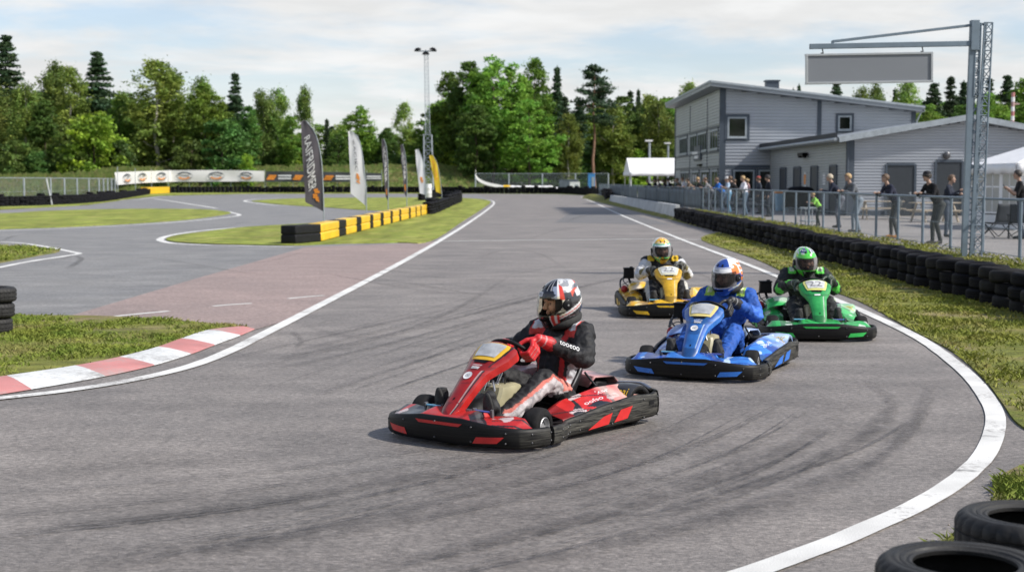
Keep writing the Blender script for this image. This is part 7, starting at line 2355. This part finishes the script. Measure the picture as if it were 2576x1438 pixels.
BLOND, BROWN, DARKH, GREYH = (.40, .27, .13), (.12, .075, .045), (.03, .024, .02), (.30, .28, .26)
fx = 10.62
fd = lambda px: F * fx / (px - CX)
spectator('man in black jacket and dark cap leaning on the fence left of the mast', 2352, fd(2352), (.012, .012, .014), (.045, .05, .05), DARKH, 1.80, 'rail', 112, cap_=(.012, .012, .016))
spectator('man in navy sweater, grey trousers and brown shoes resting hands on the fence', 2246, fd(2246), (.025, .028, .048), (.07, .075, .075), BROWN, 1.76, 'rail', 108, shoes=(.30, .15, .05))
spectator('young man in a grey hooded top and light jeans at the fence', 2150, fd(2150), (.115, .125, .14), (.20, .24, .28), BLOND, 1.80, 'rail', 112)
spectator('older man with pale hair and navy jumper standing next to the child', 2086, fd(2086) + .5, (.016, .02, .036), (.12, .13, .155), (.42, .36, .27), 1.80, 'rail', 78, x=11.0)
spectator('small child in a bright green vest standing at the fence', 2050, fd(2050), (.28, .62, .10), (.03, .04, .035), BLOND, 1.18, 'rail', 96, sleeves=False, x=10.7)
spectator('man in black cap and navy top at the right end of the tight group', 1893, fd(1893), (.014, .018, .028), (.03, .04, .055), DARKH, 1.82, 'stand', 95, cap_=(.03, .03, .035), x=11.3)
spectator('man in white T-shirt and jeans, second from the right in the tight group', 1872, fd(1872), (.66, .66, .72), (.10, .15, .21), BLOND, 1.80, 'fold', 100, sleeves=False)
spectator('man in a black T-shirt with dark hair in the tight group', 1850, fd(1850), (.014, .014, .016), (.05, .06, .06), BROWN, 1.80, 'rail', 80, sleeves=False)
spectator('person in a white cap and pale blue shirt in the tight group', 1832, fd(1832), (.42, .55, .70), (.15, .32, .48), None, 1.76, 'phone', 90, sleeves=False, cap_=(.70, .69, .67))
spectator('person in a bright blue top, left end of the tight group', 1814, fd(1814), (.03, .17, .58), (.08, .12, .18), BROWN, 1.74, 'rail', 100)
spectator('woman holding a white bag behind the tight group', 1808, fd(1808) + 2.4, (.30, .28, .27), (.14, .15, .17), BROWN, 1.66, 'stand', 85, x=11.8)
spectator('fair-haired man in a black T-shirt leaning alone on the fence', 1766, fd(1766), (.014, .014, .016), (.03, .035, .04), BLOND, 1.78, 'rail', 70, sleeves=False)
spectator('person in pale hat and white top behind the fence under the clubhouse windows', 1742, fd(1742) + 3, (.60, .58, .55), (.20, .2, .2), None, 1.62, 'stand', 90, cap_=(.60, .52, .46), x=11.9)
spectator('man with a white T-shirt over dark sleeves on the fence', 1727, fd(1727), (.62, .62, .68), (.05, .055, .06), BROWN, 1.80, 'rail', 80, sleeves=False)
spectator('man in an olive shirt shading his eyes by the fence', 1713, fd(1713), (.13, .11, .075), (.06, .06, .06), BROWN, 1.76, 'rail', 84)
spectator('man in black jacket and cap, right one of the pair beside the open tent', 1690, fd(1690), (.012, .014, .02), (.03, .03, .035), DARKH, 1.76, 'rail', 86, cap_=(.05, .05, .055))
spectator('person in dark navy, left one of the pair beside the open tent', 1676, fd(1676), (.02, .022, .035), (.05, .045, .04), BROWN, 1.72, 'rail', 88)
spectator('person in black alone at the fence in front of the open tent', 1649, fd(1649), (.012, .012, .014), (.03, .03, .03), DARKH, 1.74, 'fold', 95)
spectator('man in red cap behind the tight group, by the clubhouse window', 1858, 70, (.05, .06, .08), (.06, .06, .07), BROWN, 1.78, 'stand', 90, cap_=(.35, .06, .05), x=11.9)
spectator('woman in a pink top behind the tight group', 1840, 74, (.50, .30, .30), (.10, .12, .16), BLOND, 1.68, 'stand', 95, sleeves=False, x=12.0)
spectator('man in a grey T-shirt between the lone fair-haired man and the tight group', 1790, 78, (.22, .22, .23), (.06, .07, .09), BROWN, 1.76, 'rail', 84, sleeves=False, x=10.62)
spectator('man in a checked brown shirt right of the white T-shirt man', 1748, 86, (.20, .15, .11), (.08, .08, .09), DARKH, 1.74, 'rail', 96, x=10.65)
spectator('person in a dark green jacket left of the olive shirt man', 1704, 94, (.04, .06, .05), (.05, .05, .06), DARKH, 1.74, 'fold', 88, x=10.7)
spectator('person in a grey fleece near the open tent, third from the left', 1664, 104, (.14, .14, .15), (.04, .04, .05), BROWN, 1.72, 'rail', 92, x=10.7)
spectator('person in a black coat at the far left end of the crowd', 1636, 112, (.015, .015, .018), (.04, .04, .04), BROWN, 1.72, 'rail', 90, x=10.7)
spectator('man in a black T-shirt looking at a phone beside the party tent', 2566, 39.5, (.012, .012, .013), (.04, .05, .075), DARKH, 1.86, 'phone', 80, sleeves=False, phone=True, group='people on the terrace')
spectator('person in a dark top pointing a phone, half hidden behind the mast', 2383, 41, (.025, .03, .045), (.07, .09, .12), BROWN, 1.74, 'reach', 240, phone=True, group='people on the terrace')
CLX, CLY, EXPO = 3.0, 1.0, 0.36
# ================================================================== SKY, SUN, CAMERA
SUN = V((.83, -.30, .80)).normalized()
w = bpy.data.worlds.new('World'); scene.world = w; w.use_nodes = True
t = w.node_tree; N, L = t.nodes, t.links
bg = N['Background']; bg.inputs['Strength'].default_value = .1
sky = N.new('ShaderNodeTexSky'); sky.sky_type = 'NISHITA'; sky.sun_disc = False
sky.sun_elevation = math.asin(SUN.z); sky.sun_rotation = math.atan2(SUN.x, SUN.y)
sky.air_density = 1.0; sky.dust_density = .6; sky.ozone_density = 1.2
tc = N.new('ShaderNodeTexCoord')
sep = N.new('ShaderNodeSeparateXYZ'); L.new(tc.outputs['Generated'], sep.inputs[0])
def M_(op, a, b=None, clamp=False):
    n = N.new('ShaderNodeMath'); n.operation = op; n.use_clamp = clamp
    for k, s in enumerate((a, b)):
        if s is None: continue
        if isinstance(s, (int, float)): n.inputs[k].default_value = s
        else: L.new(s, n.inputs[k])
    return n.outputs[0]
zc = M_('ADD', M_('MAXIMUM', sep.outputs[2], 0.0), .10)
cmb = N.new('ShaderNodeCombineXYZ')
L.new(M_('DIVIDE', sep.outputs[0], zc), cmb.inputs[0]); L.new(M_('DIVIDE', sep.outputs[1], zc), cmb.inputs[1])
def cl(scale, loc, det=9, rough=.58):
    mp = N.new('ShaderNodeMapping'); mp.inputs['Location'].default_value = loc
    L.new(cmb.outputs[0], mp.inputs['Vector'])
    n = N.new('ShaderNodeTexNoise'); n.inputs['Scale'].default_value = scale; n.inputs['Detail'].default_value = det; n.inputs['Roughness'].default_value = rough
    n.inputs['Distortion'].default_value = .25
    L.new(mp.outputs['Vector'], n.inputs['Vector'])
    return n.outputs['Fac']
def mr(s, a, b, c, d):
    n = N.new('ShaderNodeMapRange'); n.interpolation_type = 'SMOOTHSTEP'
    for k, x in zip(('From Min', 'From Max', 'To Min', 'To Max'), (a, b, c, d)): n.inputs[k].default_value = x
    L.new(s, n.inputs['Value']); return n.outputs['Result']
cover = mr(cl(.85, (CLX, CLY, 0)), .39, .59, .30, 1)
hz = mr(sep.outputs[2], .02, .13, .75, 0)           # thick, pale air near the horizon
cover = M_('MAXIMUM', cover, hz, True)
high = mr(sep.outputs[2], .25, .8, 1, .12)          # thinner cover overhead
cover = M_('MULTIPLY', cover, high)
tone = mr(cl(1.9, (4, 9, 2)), .3, .7, .90, 1.06)
cc = N.new('ShaderNodeMix'); cc.data_type = 'RGBA'; cc.blend_type = 'MULTIPLY'; cc.inputs['Factor'].default_value = 1
cc.inputs['A'].default_value = (6.8, 6.85, 6.85, 1); L.new(tone, cc.inputs['B'])
hb = N.new('ShaderNodeMix'); hb.data_type = 'RGBA'; hb.blend_type = 'MULTIPLY'; hb.inputs['Factor'].default_value = 1
L.new(sky.outputs['Color'], hb.inputs['A']); hb.inputs['B'].default_value = (1.02, 1.06, 1.18, 1)
mxs = N.new('ShaderNodeMix'); mxs.data_type = 'RGBA'
L.new(cover, mxs.inputs['Factor']); L.new(hb.outputs['Result'], mxs.inputs['A']); L.new(cc.outputs['Result'], mxs.inputs['B'])
L.new(mxs.outputs['Result'], bg.inputs['Color'])
sl = bpy.data.lights.new('sun', 'SUN'); sl.energy = 4.2; sl.angle = R(3.0); sl.color = (1, .95, .87)
so_ = link(bpy.data.objects.new('sun', sl)); so_.rotation_euler = (-SUN).to_track_quat('-Z', 'Y').to_euler()
cam = bpy.data.cameras.new('camera'); cam.sensor_width = 36; cam.lens = F / 2576 * 36
cam.clip_start = .1; cam.clip_end = 3000
cam.dof.use_dof = True; cam.dof.focus_distance = 12.0; cam.dof.aperture_fstop = 3.0
co_ = link(bpy.data.objects.new('camera', cam)); co_.location = (0, 0, CAMZ); co_.rotation_euler = (R(90) - PITCH, 0, 0)
scene.camera = co_
vs = scene.view_settings
scene.display_settings.display_device = 'sRGB'
vs.view_transform = 'Standard'; vs.look = 'None'; vs.exposure = EXPO; vs.gamma = 1; vs.use_curve_mapping = False
scene.cycles.max_bounces = 6; scene.cycles.diffuse_bounces = 3; scene.cycles.glossy_bounces = 3; scene.cycles.transparent_max_bounces = 16
scene.cycles.use_denoising = True

bpy.data.scenes.remove(_ts)
